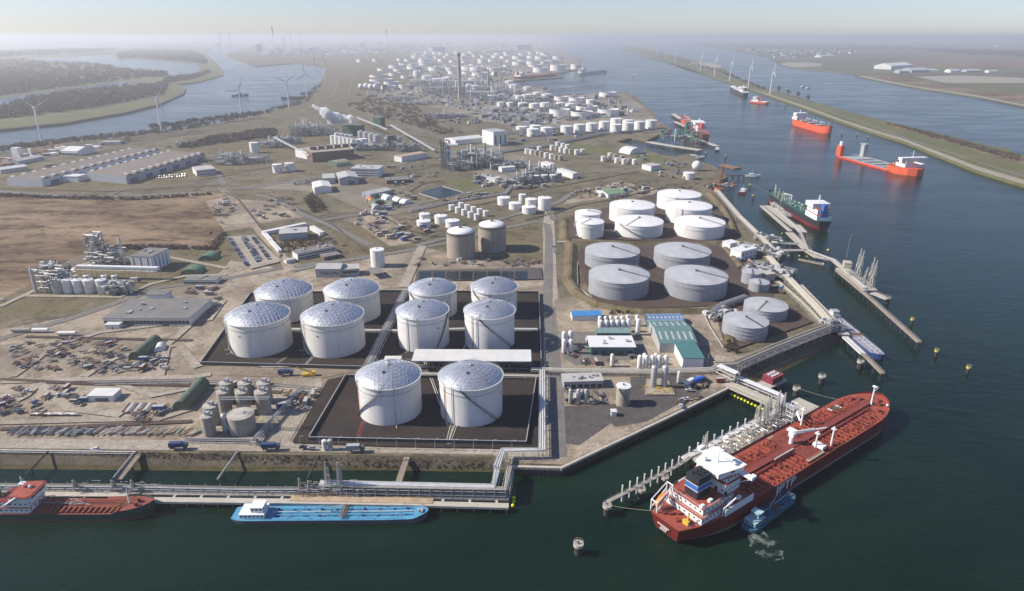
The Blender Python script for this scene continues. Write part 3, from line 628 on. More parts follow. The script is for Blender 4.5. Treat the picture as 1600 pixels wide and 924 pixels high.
for lab, y0, x0, x1, n in (('band nearest the horizon', 86, 648, 860, 17), ('second band from the horizon', 92.5, 632, 880, 18), ('third band from the horizon', 99.5, 640, 872, 16), ('band behind the refinery', 110, 612, 790, 14)):
    k = 0
    for j in range(n):
        x = x0 + (x1 - x0) * (j + .5) / n + rng.uniform(-3, 3); y = y0 + rng.uniform(-2, 2); w_ = (y - 57) * rng.uniform(.2, .27)
        if any(abs(x - a) < w_ + 6 and abs(y - b_) < 3 for a, b_ in have): continue
        float_tank((x - w_, x + w_, y - w_ * .42 - 1.2, y), 'pale round tank, %s from left, %s of far farm' % (ORD[k], lab), 'far tank farm infill', 18, (m_white, m_cream)[j % 3 == 0]); k += 1
near2 = [(1035, 1095, 474, 511), (1100, 1160, 492, 517), (1155, 1215, 488, 515), (1145, 1185, 505, 535), (1185, 1225, 478, 505), (1310, 1350, 528, 560), (1342, 1395, 535, 568), (1555, 1610, 507, 535), (1325, 1375, 492, 515), (1445, 1510, 597, 630), (1505, 1550, 640, 668), (1565, 1610, 640, 668), (1510, 1560, 590, 620), (1390, 1440, 590, 622), (1230, 1260, 510, 540), (1490, 1530, 545, 570), (1535, 1580, 555, 585), (1425, 1470, 505, 530), (1610, 1660, 560, 590), (1670, 1720, 545, 570), (1620, 1670, 600, 625), (1690, 1740, 590, 615), (980, 1035, 445, 475), (1580, 1640, 530, 552)]
row([(400 + a * .25, 400 + b_ * .25, c * .25, d * .25) for a, b_, c, d in near2], 'white tank among the distant refinery units, %s from left', 'white tanks among the refinery units', None, None, 18, (), 0.12)
for i, a in enumerate([(657, 550), (688, 550), (718, 552), (747, 552)]):
    x, y = G(400 + a[0] * .25, a[1] * .25 + 3); t = T('gas_sphere', 'pale gas sphere left of the refinery, %s from left' % ORD[i], 'gas sphere', x, y, 0, 0, 'row of gas spheres left of the refinery')
    MB().ball(0, 0, 13, 11, 14, 8).build('sphere', m_white, t, 60)
    for k in range(4): c, s = 8.5 * math.cos(k * 1.57 + .4), 8.5 * math.sin(k * 1.57 + .4); MB().tube((c, s, 0), (c, s, 13), 0.6, 5).build('leg', m_steel, t)
# ================================================================ terminal: bunds, racks, buildings
m_roofw = M('white_sheet_roof', (0.60, 0.59, 0.56), 0.6, var=0.1, scale=0.15)
m_wallw = M('white_cladding', (0.66, 0.66, 0.64), 0.6, var=0.1, scale=0.3, streak=0.2)
m_wallg = M('grey_cladding', (0.36, 0.37, 0.37), 0.6, var=0.15, scale=0.3, streak=0.25)
m_roofg = M('grey_flat_roof', (0.175, 0.165, 0.155), 0.9, var=0.2, scale=0.1)
m_roofp = M('pale_grey_roof', (0.40, 0.39, 0.37), 0.8, var=0.15, scale=0.12)
m_green = M('green_tarpaulin', (0.10, 0.13, 0.085), 0.7, var=0.22, scale=0.3)
m_teal = M('teal_sheet', (0.065, 0.175, 0.165), 0.55, var=0.2, scale=0.25)
m_tealp = M('pale_teal_sheet', (0.18, 0.27, 0.255), 0.6, var=0.25, scale=0.3)
m_blue = M('blue_sheet', (0.055, 0.22, 0.47), 0.5, var=0.15, scale=0.3)
m_dblue = M('dark_blue', (0.04, 0.068, 0.15), 0.5, var=0.2)
m_win = M('window_glass', (0.03, 0.04, 0.05), 0.15, var=0.1, spec=0.6)
m_brick = M('brown_brick', (0.155, 0.085, 0.07), 0.85, var=0.2, scale=0.5)
m_bluew = M('pale_blue_cladding', (0.30, 0.325, 0.35), 0.6, var=0.1, scale=0.2)
m_conq = M('quay_concrete', (0.44, 0.40, 0.335), 0.9, var=0.16, scale=0.2, streak=0.25)
m_wood = M('weathered_timber', (0.29, 0.235, 0.175), 0.9, var=0.25, scale=0.35)
m_dark = M('dark_pile', (0.045, 0.04, 0.036), 0.85, var=0.3)
m_orange = M('orange_paint', (0.55, 0.16, 0.03), 0.5, var=0.2)
m_lite = M('roof_light', (0.40, 0.44, 0.43), 0.4, var=0.08)

def bldg(name, label, fl, fr, depth, h, roof='flat', wm=None, rm=None, win=None, doors=None, cat='building', group=None, over_=0.3, rise=None, lights=0, vents=0, z=0.0, dside=None):
    """building from the pixel places of its two front ground corners; depth and height in metres"""
    a, b_ = G(*fl), G(*fr); W = dist(a, b_); wm = wm or m_wallw; rm = rm or m_roofg
    t = T(name, label, cat, a[0], a[1], z, ang(a, b_), group)
    if roof in ('flat', 'open'):
        if roof == 'flat': MB().box(0, 0, 0, W, depth, h).build('wall', wm, t)
        else:
            for i in range(max(2, int(W / 8) + 1)):
                for y in (0.4, depth - 0.4):
                    x = 0.4 + (W - 0.8) * i / max(1, int(W / 8) or 1)
                    if x < W: MB().box(x - .2, y - .2, 0, x + .2, y + .2, h).build('column', m_steel, t)
        MB().box(-over_, -over_, h + 0.003, W + over_, depth + over_, h + 0.5).build('roof', rm, t)
        if roof == 'flat' and vents >= 0:
            for k in range(vents): 
                x, y = random.uniform(.1, .85) * W, random.uniform(.2, .75) * depth
                MB().box(x, y, h + 0.5, x + random.uniform(1, 3), y + random.uniform(1, 3), h + random.uniform(1, 2.2)).build('roof_unit', m_steel, t)
        zr = h
    elif roof in ('gable', 'gabley'):
        rs = rise or (depth * 0.14 if roof == 'gable' else W * .09)
        if roof == 'gable':
            MB().extr([(0, 0), (depth, 0), (depth, h), (depth / 2, h + rs), (0, h)], 0, W).build('wall', wm, t)
            for s in (0, 1):
                y0, y1 = (-over_, depth / 2) if s == 0 else (depth + over_, depth / 2)
                ze = h - over_ * rs / (depth / 2)
                MB().add([(-over_, y0, ze + .06), (W + over_, y0, ze + .06), (W + over_, y1, h + rs + .06), (-over_, y1, h + rs + .06), (-over_, y0, ze + .3), (W + over_, y0, ze + .3), (W + over_, y1, h + rs + .3), (-over_, y1, h + rs + .3)],
                         [(0, 3, 2, 1), (4, 5, 6, 7), (0, 1, 5, 4), (1, 2, 6, 5), (3, 0, 4, 7)]).build('roof', rm, t)
                for k in range(lights):
                    x = W * (k + .5) / lights; q0, q1 = .25, .75
                    yy = [y0 + (y1 - y0) * q for q in (q0, q1)]; zz = [ze + (h + rs - ze) * q + .36 for q in (q0, q1)]
                    MB().add([(x - .7, yy[0], zz[0]), (x + .7, yy[0], zz[0]), (x + .7, yy[1], zz[1]), (x - .7, yy[1], zz[1])], [(0, 1, 2, 3)]).build('roof_light', m_lite, t)
        else:
            b2 = MB(); b2.add([(0, y, z_) for y, z_ in ((0, 0), (0, h))] , [])
            P_ = [(0, 0), (W, 0), (W, h), (W / 2, h + rs), (0, h)]
            n = 5
            MB().add([(x, 0, z_) for x, z_ in P_] + [(x, depth, z_) for x, z_ in P_], [(0, 1, 2, 3, 4), (9, 8, 7, 6, 5)] + [(i, 5 + i, 5 + (i + 1) % n, (i + 1) % n) for i in range(n)]).build('wall', wm, t)
            for s in (0, 1):
                x0, x1 = (-over_, W / 2) if s == 0 else (W + over_, W / 2); ze = h - over_ * rs / (W / 2)
                MB().add([(x0, -over_, ze + .06), (x0, depth + over_, ze + .06), (x1, depth + over_, h + rs + .06), (x1, -over_, h + rs + .06), (x0, -over_, ze + .3), (x0, depth + over_, ze + .3), (x1, depth + over_, h + rs + .3), (x1, -over_, h + rs + .3)],
                         [(0, 1, 2, 3), (4, 7, 6, 5), (0, 4, 5, 1), (1, 5, 6, 2), (3, 7, 4, 0)]).build('roof', rm, t)
    elif roof == 'arch':      # barrel vault, axis along depth
        n = 12; r = W / 2; P_ = [(r - r * math.cos(math.pi * i / n), h * math.sin(math.pi * i / n) ** 0.9) for i in range(n + 1)]
        MB().add([(x, 0, z_) for x, z_ in P_] + [(x, depth, z_) for x, z_ in P_], [(i, n + 1 + i, n + 2 + i, i + 1) for i in range(n)]).build('canopy', rm, t, 50)
        for y in (0.02, depth - 0.02):
            MB().add([(x * .995, y, z_ * .995) for x, z_ in P_], [tuple(range(n + 1))]).build('end_wall', wm, t)
        for k in range(1, 5):
            y = depth * k / 5; b2 = MB()
            for i in range(n): b2.tube((P_[i][0], y, P_[i][1]), (P_[i + 1][0], y, P_[i + 1][1]), 0.07, 3, cap=False)
            b2.build('rib', wm, t)
    if win:
        rows, cols, ww, wh, z0 = win
        for r_ in range(rows):
            for c in range(cols):
                x = W * (c + .5) / cols; zz = z0 + r_ * (h - z0) / rows
                MB().box(x - ww / 2, -0.07, zz, x + ww / 2, 0.02, zz + wh).build('window', m_win, t)
    for x, dw, dh in doors or ():
        MB().box(x * W - dw / 2, -0.09, 0, x * W + dw / 2, 0.02, dh).build('door', m_dsteel, t)
    for y, dw, dh in dside or ():
        MB().box(W - 0.02, y * depth - dw / 2, 0.4, W + 0.08, y * depth + dw / 2, dh).build('loading_door', m_dsteel, t)
    return t

def rack(label, px, w_, z, n, mats, group=None, step=9.0, r=0.28, tiers=1, zpx=None, legs=True, name='pipe_rack', rails=False):
    zz = z if zpx is None else zpx
    pts = GL(px, zz); t = T(name, label, 'pipe rack', pts[0][0], pts[0][1], 0, 0, group)
    fb = MB()
    for a, c in zip(pts[:-1], pts[1:]):
        L = dist(a, c); k = max(1, int(L / step)); d = ((c[0] - a[0]) / L, (c[1] - a[1]) / L); nrm = (-d[1], d[0])
        for i in range(k + 1):
            p = (a[0] + d[0] * L * i / k, a[1] + d[1] * L * i / k)
            e = [(p[0] + nrm[0] * s * w_ / 2, p[1] + nrm[1] * s * w_ / 2) for s in (-1, 1)]
            for q in e:
                if legs: fb.tube((q[0], q[1], WZ - 1 if legs == 'water' else 0), (q[0], q[1], z + (tiers - 1) * 2.2 + (0.9 if rails else 0)), 0.2, 4)
            for tt in range(tiers): fb.tube((e[0][0], e[0][1], z - .3 + tt * 2.2), (e[1][0], e[1][1], z - .3 + tt * 2.2), 0.2, 4)
        for s in (-1, 1):
            for tt in range(tiers): fb.tube((a[0] + nrm[0] * s * w_ / 2, a[1] + nrm[1] * s * w_ / 2, z - .35 + tt * 2.2), (c[0] + nrm[0] * s * w_ / 2, c[1] + nrm[1] * s * w_ / 2, z - .35 + tt * 2.2), 0.16, 4)
    fb.build('frame', m_steel, t, world=True)
    for tt in range(tiers):
        for i in range(n):
            o = -w_ / 2 * .8 + w_ * .8 * (i + .5) / n; q = []
            for j, p in enumerate(pts):
                a = pts[max(0, j - 1)]; c = pts[min(len(pts) - 1, j + 1)]; L = max(1e-6, dist(a, c)); nrm = (-(c[1] - a[1]) / L, (c[0] - a[0]) / L)
                q.append((p[0] + nrm[0] * o, p[1] + nrm[1] * o, z + r * .9 + tt * 2.2))
            rr = r * (0.7 + 0.6 * ((i * 7 + tt * 3) % 5) / 4)
            MB().path(q, rr, 6).build('pipe', mats[(i + tt) % len(mats)], t, 50, world=True)
    return t

def bund(label, px, h, closed=True, floor=None, mat=None, t_=0.35, ribs=True):
    pts = GL(px); t = T('bund_wall', label, 'wall', pts[0][0], pts[0][1])
    MB().wall(pts, 0, h, t_, closed).build('wall', mat or m_wall, t, world=True)
    if ribs:
        rb = MB(); n = len(pts)
        for i in range(n if closed else n - 1):
            a, c = pts[i], pts[(i + 1) % n]; L = dist(a, c); k = int(L / 2.2)
            for j in range(k):
                p = (a[0] + (c[0] - a[0]) * (j + .5) / k, a[1] + (c[1] - a[1]) * (j + .5) / k)
                rb.cbox(p[0], p[1], 0, 0.35, t_ + 0.5, h - 0.1, ang(a, c))
        stuff(rb.build('rib', mat or m_wall, t, world=True))
    cap = MB().wall(pts, h + .01, h + .16, t_ + .12, closed); cap.build('coping', m_steel, t, world=True)
    return t
# --- bund of the dome tanks
BUND_A = [(314, 571), (356, 512), (392, 462), (600, 458), (842, 460), (846, 582), (600, 579)]
BUND_B = [(483, 690), (540, 592), (838, 594), (822, 697)]
over('bund_floor', BUND_A, g_pit); over('bund_floor', [(456, 694), (512, 596), (545, 588), (846, 584), (840, 704), (600, 700)], g_pit)
bund('dark steel bund wall round the eight rear dome-roofed tanks', BUND_A, 2.6)
bund('dark steel bund wall round the two front dome-roofed tanks', BUND_B, 2.8)
# bund of the grey and white tanks: earth embankments
over('bund_floor', [(908, 430), (903, 400), (906, 388), (1010, 385), (1130, 386), (1160, 430), (1215, 468), (1270, 505), (1135, 552), (1120, 500), (1108, 480), (1000, 484), (930, 472)], g_pit2)
over('bund_floor', [(885, 372), (880, 345), (905, 335), (950, 325), (1020, 305), (1100, 308), (1130, 335), (1150, 380), (1010, 378)], g_pit2)
def bankmesh(name, label, px, w_, h):
    pts = GL(px); t = T(name, label, 'embankment', pts[0][0], pts[0][1]); b = MB(); n = len(pts); vs_ = []
    for i, p in enumerate(pts):
        a = pts[max(0, i - 1)]; c = pts[min(n - 1, i + 1)]; L = dist(a, c); nr = (-(c[1] - a[1]) / L, (c[0] - a[0]) / L)
        for o, z_ in ((-w_ / 2, .02), (-w_ * .1, h), (w_ * .1, h), (w_ / 2, .02)): vs_.append((p[0] + nr[0] * o, p[1] + nr[1] * o, z_))
    b.add(vs_, [(4 * i + j, 4 * i + j + 4, 4 * i + j + 5, 4 * i + j + 1) for i in range(n - 1) for j in range(3)] + [(0, 1, 2, 3), (4 * n - 1, 4 * n - 2, 4 * n - 3, 4 * n - 4)])
    b.build('slope', g_grass, t, world=True); return t
bankmesh('embankment', 'grassy embankment along the west side of the grey tank bund', [(882, 345), (884, 378), (893, 384), (890, 440), (905, 462), (935, 478), (1000, 489), (1110, 487), (1126, 480)], 13, 3.0)
bankmesh('embankment', 'grassy embankment slanting down to the blue-roofed sheds', [(1122, 482), (1140, 512), (1142, 545)], 12, 3.0)
bankmesh('embankment', 'grassy embankment between the white and the grey round tanks', [(893, 381), (1010, 382), (1128, 383), (1160, 420)], 11, 3.0)
bankmesh('embankment', 'grassy embankment east of the white round tanks', [(1108, 303), (1130, 325), (1142, 348), (1150, 368)], 11, 3.0)
bund('pale low wall inside the grey tank bund', [(902, 414), (903, 450), (930, 472), (942, 476)], 1.2, False, mat=m_floor, ribs=False)
bund('pale low wall beside the two quay-corner tanks', [(1096, 482), (1108, 510), (1130, 545)], 1.2, False, mat=m_floor, ribs=False)
# canopy over the pump manifold
a = G(644, 565, 8.5); c = G(829, 566, 8.5); W = dist(a, c)
t = T('pump_canopy', 'long white flat canopy over the pump manifold between the dome tanks', 'canopy', a[0], a[1], 0, ang(a, c))
MB().box(-.5, 0, 8.4, W + .5, 17, 9.0).build('roof', m_roofw, t)
for i in range(9):
    for y in (1, 16): MB().box(i * W / 8 - .2, y - .2, 0, i * W / 8 + .2, y + .2, 8.4).build('column', m_dsteel, t)
pm = MB(); rng = random.Random(5)
for i in range(90):
    x, y = rng.uniform(1, W - 1), rng.uniform(1, 15); z = rng.uniform(.6, 5)
    pm.tube((x, y, z), (x + rng.uniform(-8, 8), y, z), 0.22, 5) if i % 2 else pm.tube((x, y, 0), (x, y, z + 1), 0.25, 5)
stuff(pm.build('manifold', m_pipeg, t))
a = G(598, 566, 5); t = T('pump_shelter', 'small white flat-roofed shelter at the left end of the canopy', 'shelter', a[0], a[1]); MB().box(0, 0, 4.6, 11, 9, 5.0).build('roof', m_roofw, t)
for x in (.5, 10.5):
    for y in (.5, 8.5): MB().box(x - .15, y - .15, 0, x + .15, y + .15, 4.6).build('column', m_steel, t)
# racks and pipes round the dome tanks
rack('rack of silver pipes running up beside the road right of the dome tanks', [(777, 731), (786, 705), (848, 704), (848, 580)], 4.2, 5.0, 3, [m_pipe, m_pipe, m_steel], None, 8, 0.6)
rack('grey pipe rack in the corridor between the left and right dome tanks', [(576, 570), (600, 520), (634, 455)], 7, 3.0, 5, [m_pipe, m_pipeg, m_steel], None, 10, 0.35)
rack('low pipe rack crossing behind the front dome tanks', [(596, 583), (700, 585), (845, 588)], 4, 2.6, 4, [m_ylw, m_pipe, m_pipeg], None, 9, 0.3)
rack('white pipes crossing between the rear and front rows of dome tanks', [(420, 514), (520, 516), (625, 517), (735, 514), (840, 515)], 3.5, 1.6, 3, [m_pipe, m_white], None, 10, 0.3)
rack('pipe track from the canopy towards the gas plant', [(830, 577), (900, 579), (1000, 580), (1112, 577), (1125, 570)], 5, 3.2, 5, [m_ylw, m_pipe, m_pipeg], None, 9, 0.3)
rack('pipe rack along the left edge of the concrete silos', [(395, 690), (440, 640), (470, 606)], 3.5, 3.0, 3, [m_steel, m_pipeg], None, 8, 0.3)
rack('low dark pipe line along the terminal road by the concrete silos', [(290, 687), (340, 688), (402, 689)], 3.2, 1.4, 3, [m_pipeg, m_dsteel], None, 8, 0.35)
rack('pipe track between the sandy yard and the dome tank bund', [(150, 597), (300, 594), (440, 602), (500, 608)], 5, 1.2, 4, [m_pipeg, m_steel, m_rust], None, 9, 0.25)
rack('pipe rack along the east side of the road behind the grey tanks', [(870, 378), (950, 380), (1060, 380), (1120, 379)], 3.5, 1.6, 3, [m_ylw, m_pipe], None, 9, 0.28)
rack('long pipe rack along the shore from the crane to the jetty house', [(1120, 297), (1155, 338), (1180, 362), (1209, 391)], 8, 5, 6, [m_pipe, m_ylw, m_steel], None, 9, 0.35)
rack('broad pale pipe rack along the quay from the jetty bend to the quay corner', [(1200, 401), (1240, 444), (1275, 480), (1300, 508)], 9, 3.2, 7, [m_ylw, m_conq, m_pipe], None, 9, 0.4)
rack('pipe rack parallel to the quay inland of the broad one', [(1215, 440), (1250, 470), (1285, 506)], 5, 2.2, 4, [m_ylw, m_pipeg], None, 8, 0.3)
rack('double pipe rack from the quay corner down to the white jetty bridge', [(1300, 512), (1215, 545), (1150, 573), (1118, 574)], 8, 3.4, 6, [m_pipeg, m_ylw, m_dsteel], None, 8, 0.32, 2)
rack('pipe rack inland of the quay corner tanks', [(1112, 492), (1130, 478), (1165, 466)], 6, 2.6, 5, [m_steel, m_pipeg], None, 8, 0.35, 2)
rack('pipe rack across the middle of the site by the junction', [(640, 330), (700, 316), (790, 302), (800, 290)], 5, 2, 4, [m_pipe, m_pipeg], None, 14, 0.3)
rack('long pipe track running inland from the shore past the tank clusters', [(690, 250), (760, 240), (860, 226), (945, 208), (1000, 204)], 14, 3, 7, [m_pipeg, m_dsteel, m_pipe], None, 25, 0.6)
for i, (x0, y0, x1, y1) in enumerate([(476, 573, 530, 512), (700, 668, 660, 560), (452, 575, 405, 575), (735, 520, 722, 552), (697, 694, 706, 660), (556, 692, 566, 662), (700, 696, 713, 660), (430, 572, 447, 560), (823, 620, 790, 622)]):
    a, c = G(x0, y0), G(x1, y1); t = T('bund_pipe', 'pipe crossing the dark bund floor, %s of the loose pipe runs' % ORD[i], 'pipe', a[0], a[1], 0, 0, 'loose pipe runs on the bund floor')
    MB().path([(a[0], a[1], .9), (c[0], c[1], .9)], 0.3, 6).path([(a[0] + 1.2, a[1], .9), (c[0] + 1.2, c[1], .9)], 0.2, 6).build('pipe', (m_pipe, m_ylw, m_red)[i % 3] if i > 3 else m_pipe, t, 50, world=True)
    MB().box(a[0] - 1, a[1] - .3, 0, a[0] + 2, a[1] + .3, 1).box(c[0] - 1, c[1] - .3, 0, c[0] + 2, c[1] + .3, 1).build('support', m_dsteel, t, world=True)
# settling basins behind the dome tanks
over('basin_edge', [(648, 441), (652, 424), (846, 420), (848, 438)], g_dark)
m_basin = M('basin_water', (0.014, 0.021, 0.021), 0.3, var=0.2, scale=0.1, spec=0.15)
for i in range(8):
    x0, x1 = 654 + i * 21.5, 654 + i * 21.5 + 19.5
    o = struct(MB().sheet(GL([(x0, 439), (x0 + 1, 426), (x1 + 1, 426), (x1, 439)]), LZ[0] + .05).build('basin', m_basin))
o = struct(MB().sheet(GL([(657, 303), (690, 293), (722, 302), (685, 311)]), LZ[0] + .06).build('pond', pond_m))
bund('pale concrete rim of the rectangular pond', [(655, 303), (690, 291.5), (724.5, 302), (685, 312.5)], 1.0, mat=m_floor, ribs=False)
# --- silo cluster on the left
def silo(px, label, cat='silo', n=28, top=True):
    x, y, r, h = fit(*px); t = T('concrete_silo', label, cat, x, y, 0, 0, 'weathered concrete silos beside the yard')
    MB().lathe(0, 0, [(r, 0), (r, h)], n, cap1=False).build('shell', m_conc2, t, 40)
    MB().lathe(0, 0, [(r + .12, h - .05), (r + .12, h + .2), (.05, h + .2 + r * .16)], n).build('roof', M('silo_roof', (0.42, 0.385, 0.33), .9, var=.2, scale=.3), t, 25)
    rb = MB()
    for k in range(16):
        a, a2 = k * math.pi / 8, (k + 1) * math.pi / 8
        rb.tube((r * math.cos(a), r * math.sin(a), h + 1.2), (r * math.cos(a2), r * math.sin(a2), h + 1.2), .06, 3, cap=False).tube((r * math.cos(a), r * math.sin(a), h), (r * math.cos(a), r * math.sin(a), h + 1.2), .05, 3)
    rb.build('railing', m_steel, t)
    if top: MB().cbox(r * .2, 0, h + r * .1, 2, 2.2, 2.2).cyl(-r * .4, r * .2, h, h + 2.4, .5, 8).path([(0, 0, h + 2), (r, 0, h + 2), (r + .4, 0, 0)], .25).build('filter_unit', m_steel, t)
    return t
silo((355.4, 396.2, 647, 682.5), 'broad squat concrete tank with a spiral stair, front of the silo cluster', 'tank', 36, False)
x, y, r, h = fit(355.4, 396.2, 647, 682.5); t = T('pressure_vessel', 'narrow grey vessel leaning against the broad concrete tank', 'vessel', x - r - 2, y - .5)
MB().lathe(0, 0, [(1.9, 0), (1.9, h - 1), (1.5, h + .2), (.1, h + .8)], 16).build('shell', m_steel, t, 50); MB().path([(0, -1.9, h - 2), (6, -6, 2), (7, -6.5, 0)], .35).build('pipe', m_steel, t)
for i, (a, b_, row_) in enumerate([(338, 357.5, 0), (367, 387, 0), (397.5, 419.4, 0), (342.7, 363, 1), (371.5, 392.6, 1), (401, 422, 1)]):
    silo((a, b_, 612 - 14 * row_, 650 - 17 * row_), '%s tall concrete silo from left in the %s row' % (ORD[i % 3], ('front', 'rear')[row_]))
silo((317.4, 340, 634, 665.5), 'tall concrete silo at the left edge of the cluster, the farther one')
silo((313, 332.5, 650, 684), 'narrow concrete silo at the left edge of the cluster, the nearer one')
rack('gangway rack on top of the rear concrete silos', [(345, 622), (420, 621)], 2.5, 20, 2, [m_steel], None, 14, .2)
# --- quonset tents and sheds in the yards
bldg('storage_tent', 'green barrel-roofed tent beside the concrete silos', (270, 643), (294.5, 643), 30, 6.5, 'arch', m_green, m_green, cat='tent')
bldg('storage_tent', 'green barrel-roofed tent in the middle of the sandy yard', (201, 563), (222, 563), 28, 6.0, 'arch', m_green, m_green, cat='tent')
bldg('storage_tent', 'bright green barrel-roofed shed near the car park, farther one', (310, 408), (336, 408), 14, 5.5, 'arch', m_green, M('green_sheet', (.085, .165, .095), .7), cat='shed')
bldg('storage_tent', 'bright green barrel-roofed shed by the white cladding tower, nearer one', (282, 430), (313, 430), 14, 5.5, 'arch', m_green, MATS['green_sheet'], cat='shed')
bldg('storage_tent', 'small white tent beside the green tent in the yard', (241, 551), (258, 549), 8, 4, 'arch', m_wallw, m_roofw, cat='tent')
bldg('site_building', 'white flat-roofed shed in the sandy yard near the pipe stacks', (138, 628), (178, 628), 9, 3.6, 'flat', m_wallw, m_roofw, cat='shed', doors=[(.55, 8, 2.4)])
bldg('warehouse', 'broad flat-roofed warehouse with white columns at the edge of the yard', (164, 510), (297, 510), 40, 6.0, 'flat', m_wallw, m_roofg, (1, 22, 2.6, 3.0, 1.5), [(.3, 5, 4), (.72, 5, 4)], vents=7, over_=.6)
bldg('warehouse_annex', 'low white annex on the far side of the broad warehouse', (232, 478), (262, 478), 10, 9, 'flat', m_wallw, m_roofg, cat='annex')
bldg('site_building', 'small white cabin in front of the broad warehouse', (165, 515), (187, 515), 6, 3.4, 'flat', m_wallw, m_roofw, cat='cabin', doors=[(.5, 1, 2)])
bldg('site_building', 'long low office behind the sandy yard with flat dark roof', (287, 445), (338, 445), 12, 3.6, 'flat', m_wallw, m_roofg, (1, 14, 2, 1.4, 1), vents=3, cat='office')
bldg('cladding_tower', 'white clad production hall with dark flat roof and vertical slots', (207, 424), (240, 425.5), 27, 14, 'flat', m_wallw, m_roofg, (1, 3, .9, 12, 1), vents=4, dside=[(.2, 1.2, 13), (.4, 1.2, 13), (.6, 1.2, 13), (.8, 1.2, 13)], over_=.2)
t = bldg('factory', 'grey clad factory hall with dark lettering behind the dome tanks', (494, 434), (533, 434), 16, 8, 'gable', m_wallg, m_roofp, rise=2.2)
try:
    cu = bpy.data.curves.new('lettering', 'FONT'); cu.body = 'TOKOMA'; cu.size = 4.2; cu.extrude = .04
    to = bpy.data.objects.new('tmp', cu); me = bpy.data.meshes.new_from_object(to); me.materials.clear(); me.materials.append(m_black)
    o = place('lettering', me, t, (3.2, -.08, 2.6)); o.rotation_euler = (math.pi / 2, 0, 0)
    bpy.data.objects.remove(to); bpy.data.curves.remove(cu)
except Exception as e: print('text', e)
bldg('factory_annex', 'lower grey annex with dark windows beside the lettered factory hall', (534, 433), (562, 431), 14, 6.5, 'flat', m_wallg, m_roofp, (1, 1, 13, 2, 3), cat='annex')
t = bldg('open_shed', 'dark open-sided shed roof right of the lettered factory', (584, 437), (601, 434), 17, 4.5, 'open', m_steel, m_roofg, cat='shed')
bldg('warehouse', 'grey-blue hall with pale roof behind the office block', (437, 378), (481, 375), 22, 8, 'flat', m_bluew, m_roofp, vents=2, over_=.2)
bldg('office', 'long two-storey office block with dark window bands', (466, 407), (524, 395), 13, 6, 'flat', m_wallw, m_roofg, (2, 24, 1.9, 1.3, 1), vents=6)
bldg('office', 'small brown-roofed pavilion in front of the long office block', (507, 408), (533, 403), 11, 3.5, 'flat', m_brick, m_roofg, (1, 6, 1.6, 1.4, 1), cat='pavilion')
bldg('shelter', 'long white shelter roof along the far side of the office compound', (413, 368), (480, 354), 6, 3.2, 'flat', m_wallw, m_roofw)
bldg('shelter', 'white bicycle shelter at the car park edge, upper one', (411, 368), (421, 379), 3.5, 2.6, 'flat', m_wallw, m_roofw)
bldg('shelter', 'white bicycle shelter at the car park edge, lower one', (421, 380), (435, 396), 3.5, 2.6, 'flat', m_wallw, m_roofw)
bldg('truck_trailer_row', 'row of white trailers parked beside the grey-blue hall', (484, 359), (500, 369), 5, 3.4, 'flat', m_wallw, m_roofw, cat='trailers')
bldg('gate_house', 'small white gatehouse on the office lawn', (448, 413), (462, 410), 6, 3, 'flat', m_wallw, m_roofp, cat='gatehouse', win=(1, 3, 1.2, 1, 1))
# mid-field buildings
bldg('warehouse', 'white gabled hall standing alone beside the parking area', (492, 303), (519, 301), 40, 8, 'gabley', m_wallw, m_roofw)
bldg('warehouse', 'grey-blue workshop with strip roof lights', (531, 290), (561, 288), 45, 10, 'gabley', m_bluew, m_roofp, doors=[(.6, 8, 6)])
bldg('warehouse', 'low blue-grey workshop wing left of the strip-lit workshop', (505, 288), (524, 287), 35, 8, 'flat', m_bluew, m_roofp)
bldg('office', 'three-storey white office block behind the workshops', (549, 277), (592, 278), 30, 13, 'flat', m_wallw, m_roofp, (3, 16, 2.2, 1.6, 2), vents=8)
bldg('site_building', 'brown low building right of the three-storey office', (604, 288), (640, 286), 24, 5, 'flat', m_brick, m_roofg, (1, 8, 2.5, 1.5, 1.5), vents=3)
bldg('warehouse', 'long low shed with pale roof in the contractor yard', (579, 311), (612, 304), 18, 6, 'gable', m_bluew, m_roofp, rise=2)
for i, (a, b_, d, mm) in enumerate([((584, 322), (600, 319), 14, m_green), ((583, 329), (598, 327), 12, m_wallg), ((603, 314), (616, 312), 14, m_wallw), ((611, 324), (624, 322), 14, m_green), ((620, 318), (633, 316), 14, m_wallw), ((631, 321), (645, 318), 10, m_wallw), ((578, 317), (588, 315), 9, m_orange)]):
    bldg('storage_tent', '%s of the small tents and huts in the contractor yard, counted from the left' % ORD[i], a, b_, d, 6, 'arch', mm, mm, cat='tent', group='small tents in the contractor yard')
bldg('warehouse', 'white flat building with tan roof beside the crop processing plant', (616, 252), (628, 254), 60, 9, 'flat', m_wallw, M('tan_roof', (.36, .27, .2), .9), over_=.2)
bldg('factory', 'long dark brick factory hall with six roof housings', (489, 254), (554, 248), 55, 16, 'flat', m_brick, M('tan_roof2', (.30, .25, .2), .9), cat='factory')
for i in range(6):
    x, y = G(490 + i * 12.6, 250 - i * 1.15); t = T('roof_housing', 'dark brick housing on the long factory roof, %s from left' % ORD[i], 'roof housing', x, y + 6, 16.5, R(5), 'roof housings of the brick factory'); MB().cbox(0, 0, 0, 9, 9, 5).build('wall', m_brick, t); MB().cbox(0, 0, 5.003, 9.6, 9.6, .6).build('roof', m_roofg, t)
bldg('factory', 'white end building of the brick factory', (462, 245), (487, 251), 50, 13, 'flat', m_wallw, m_roofp)
bldg('storage_tent', 'olive barrel-roofed shed on the grass by the brick factory', (511, 258), (527, 262), 26, 9, 'arch', m_green, M('olive_sheet', (.22, .25, .15), .8), cat='shed')
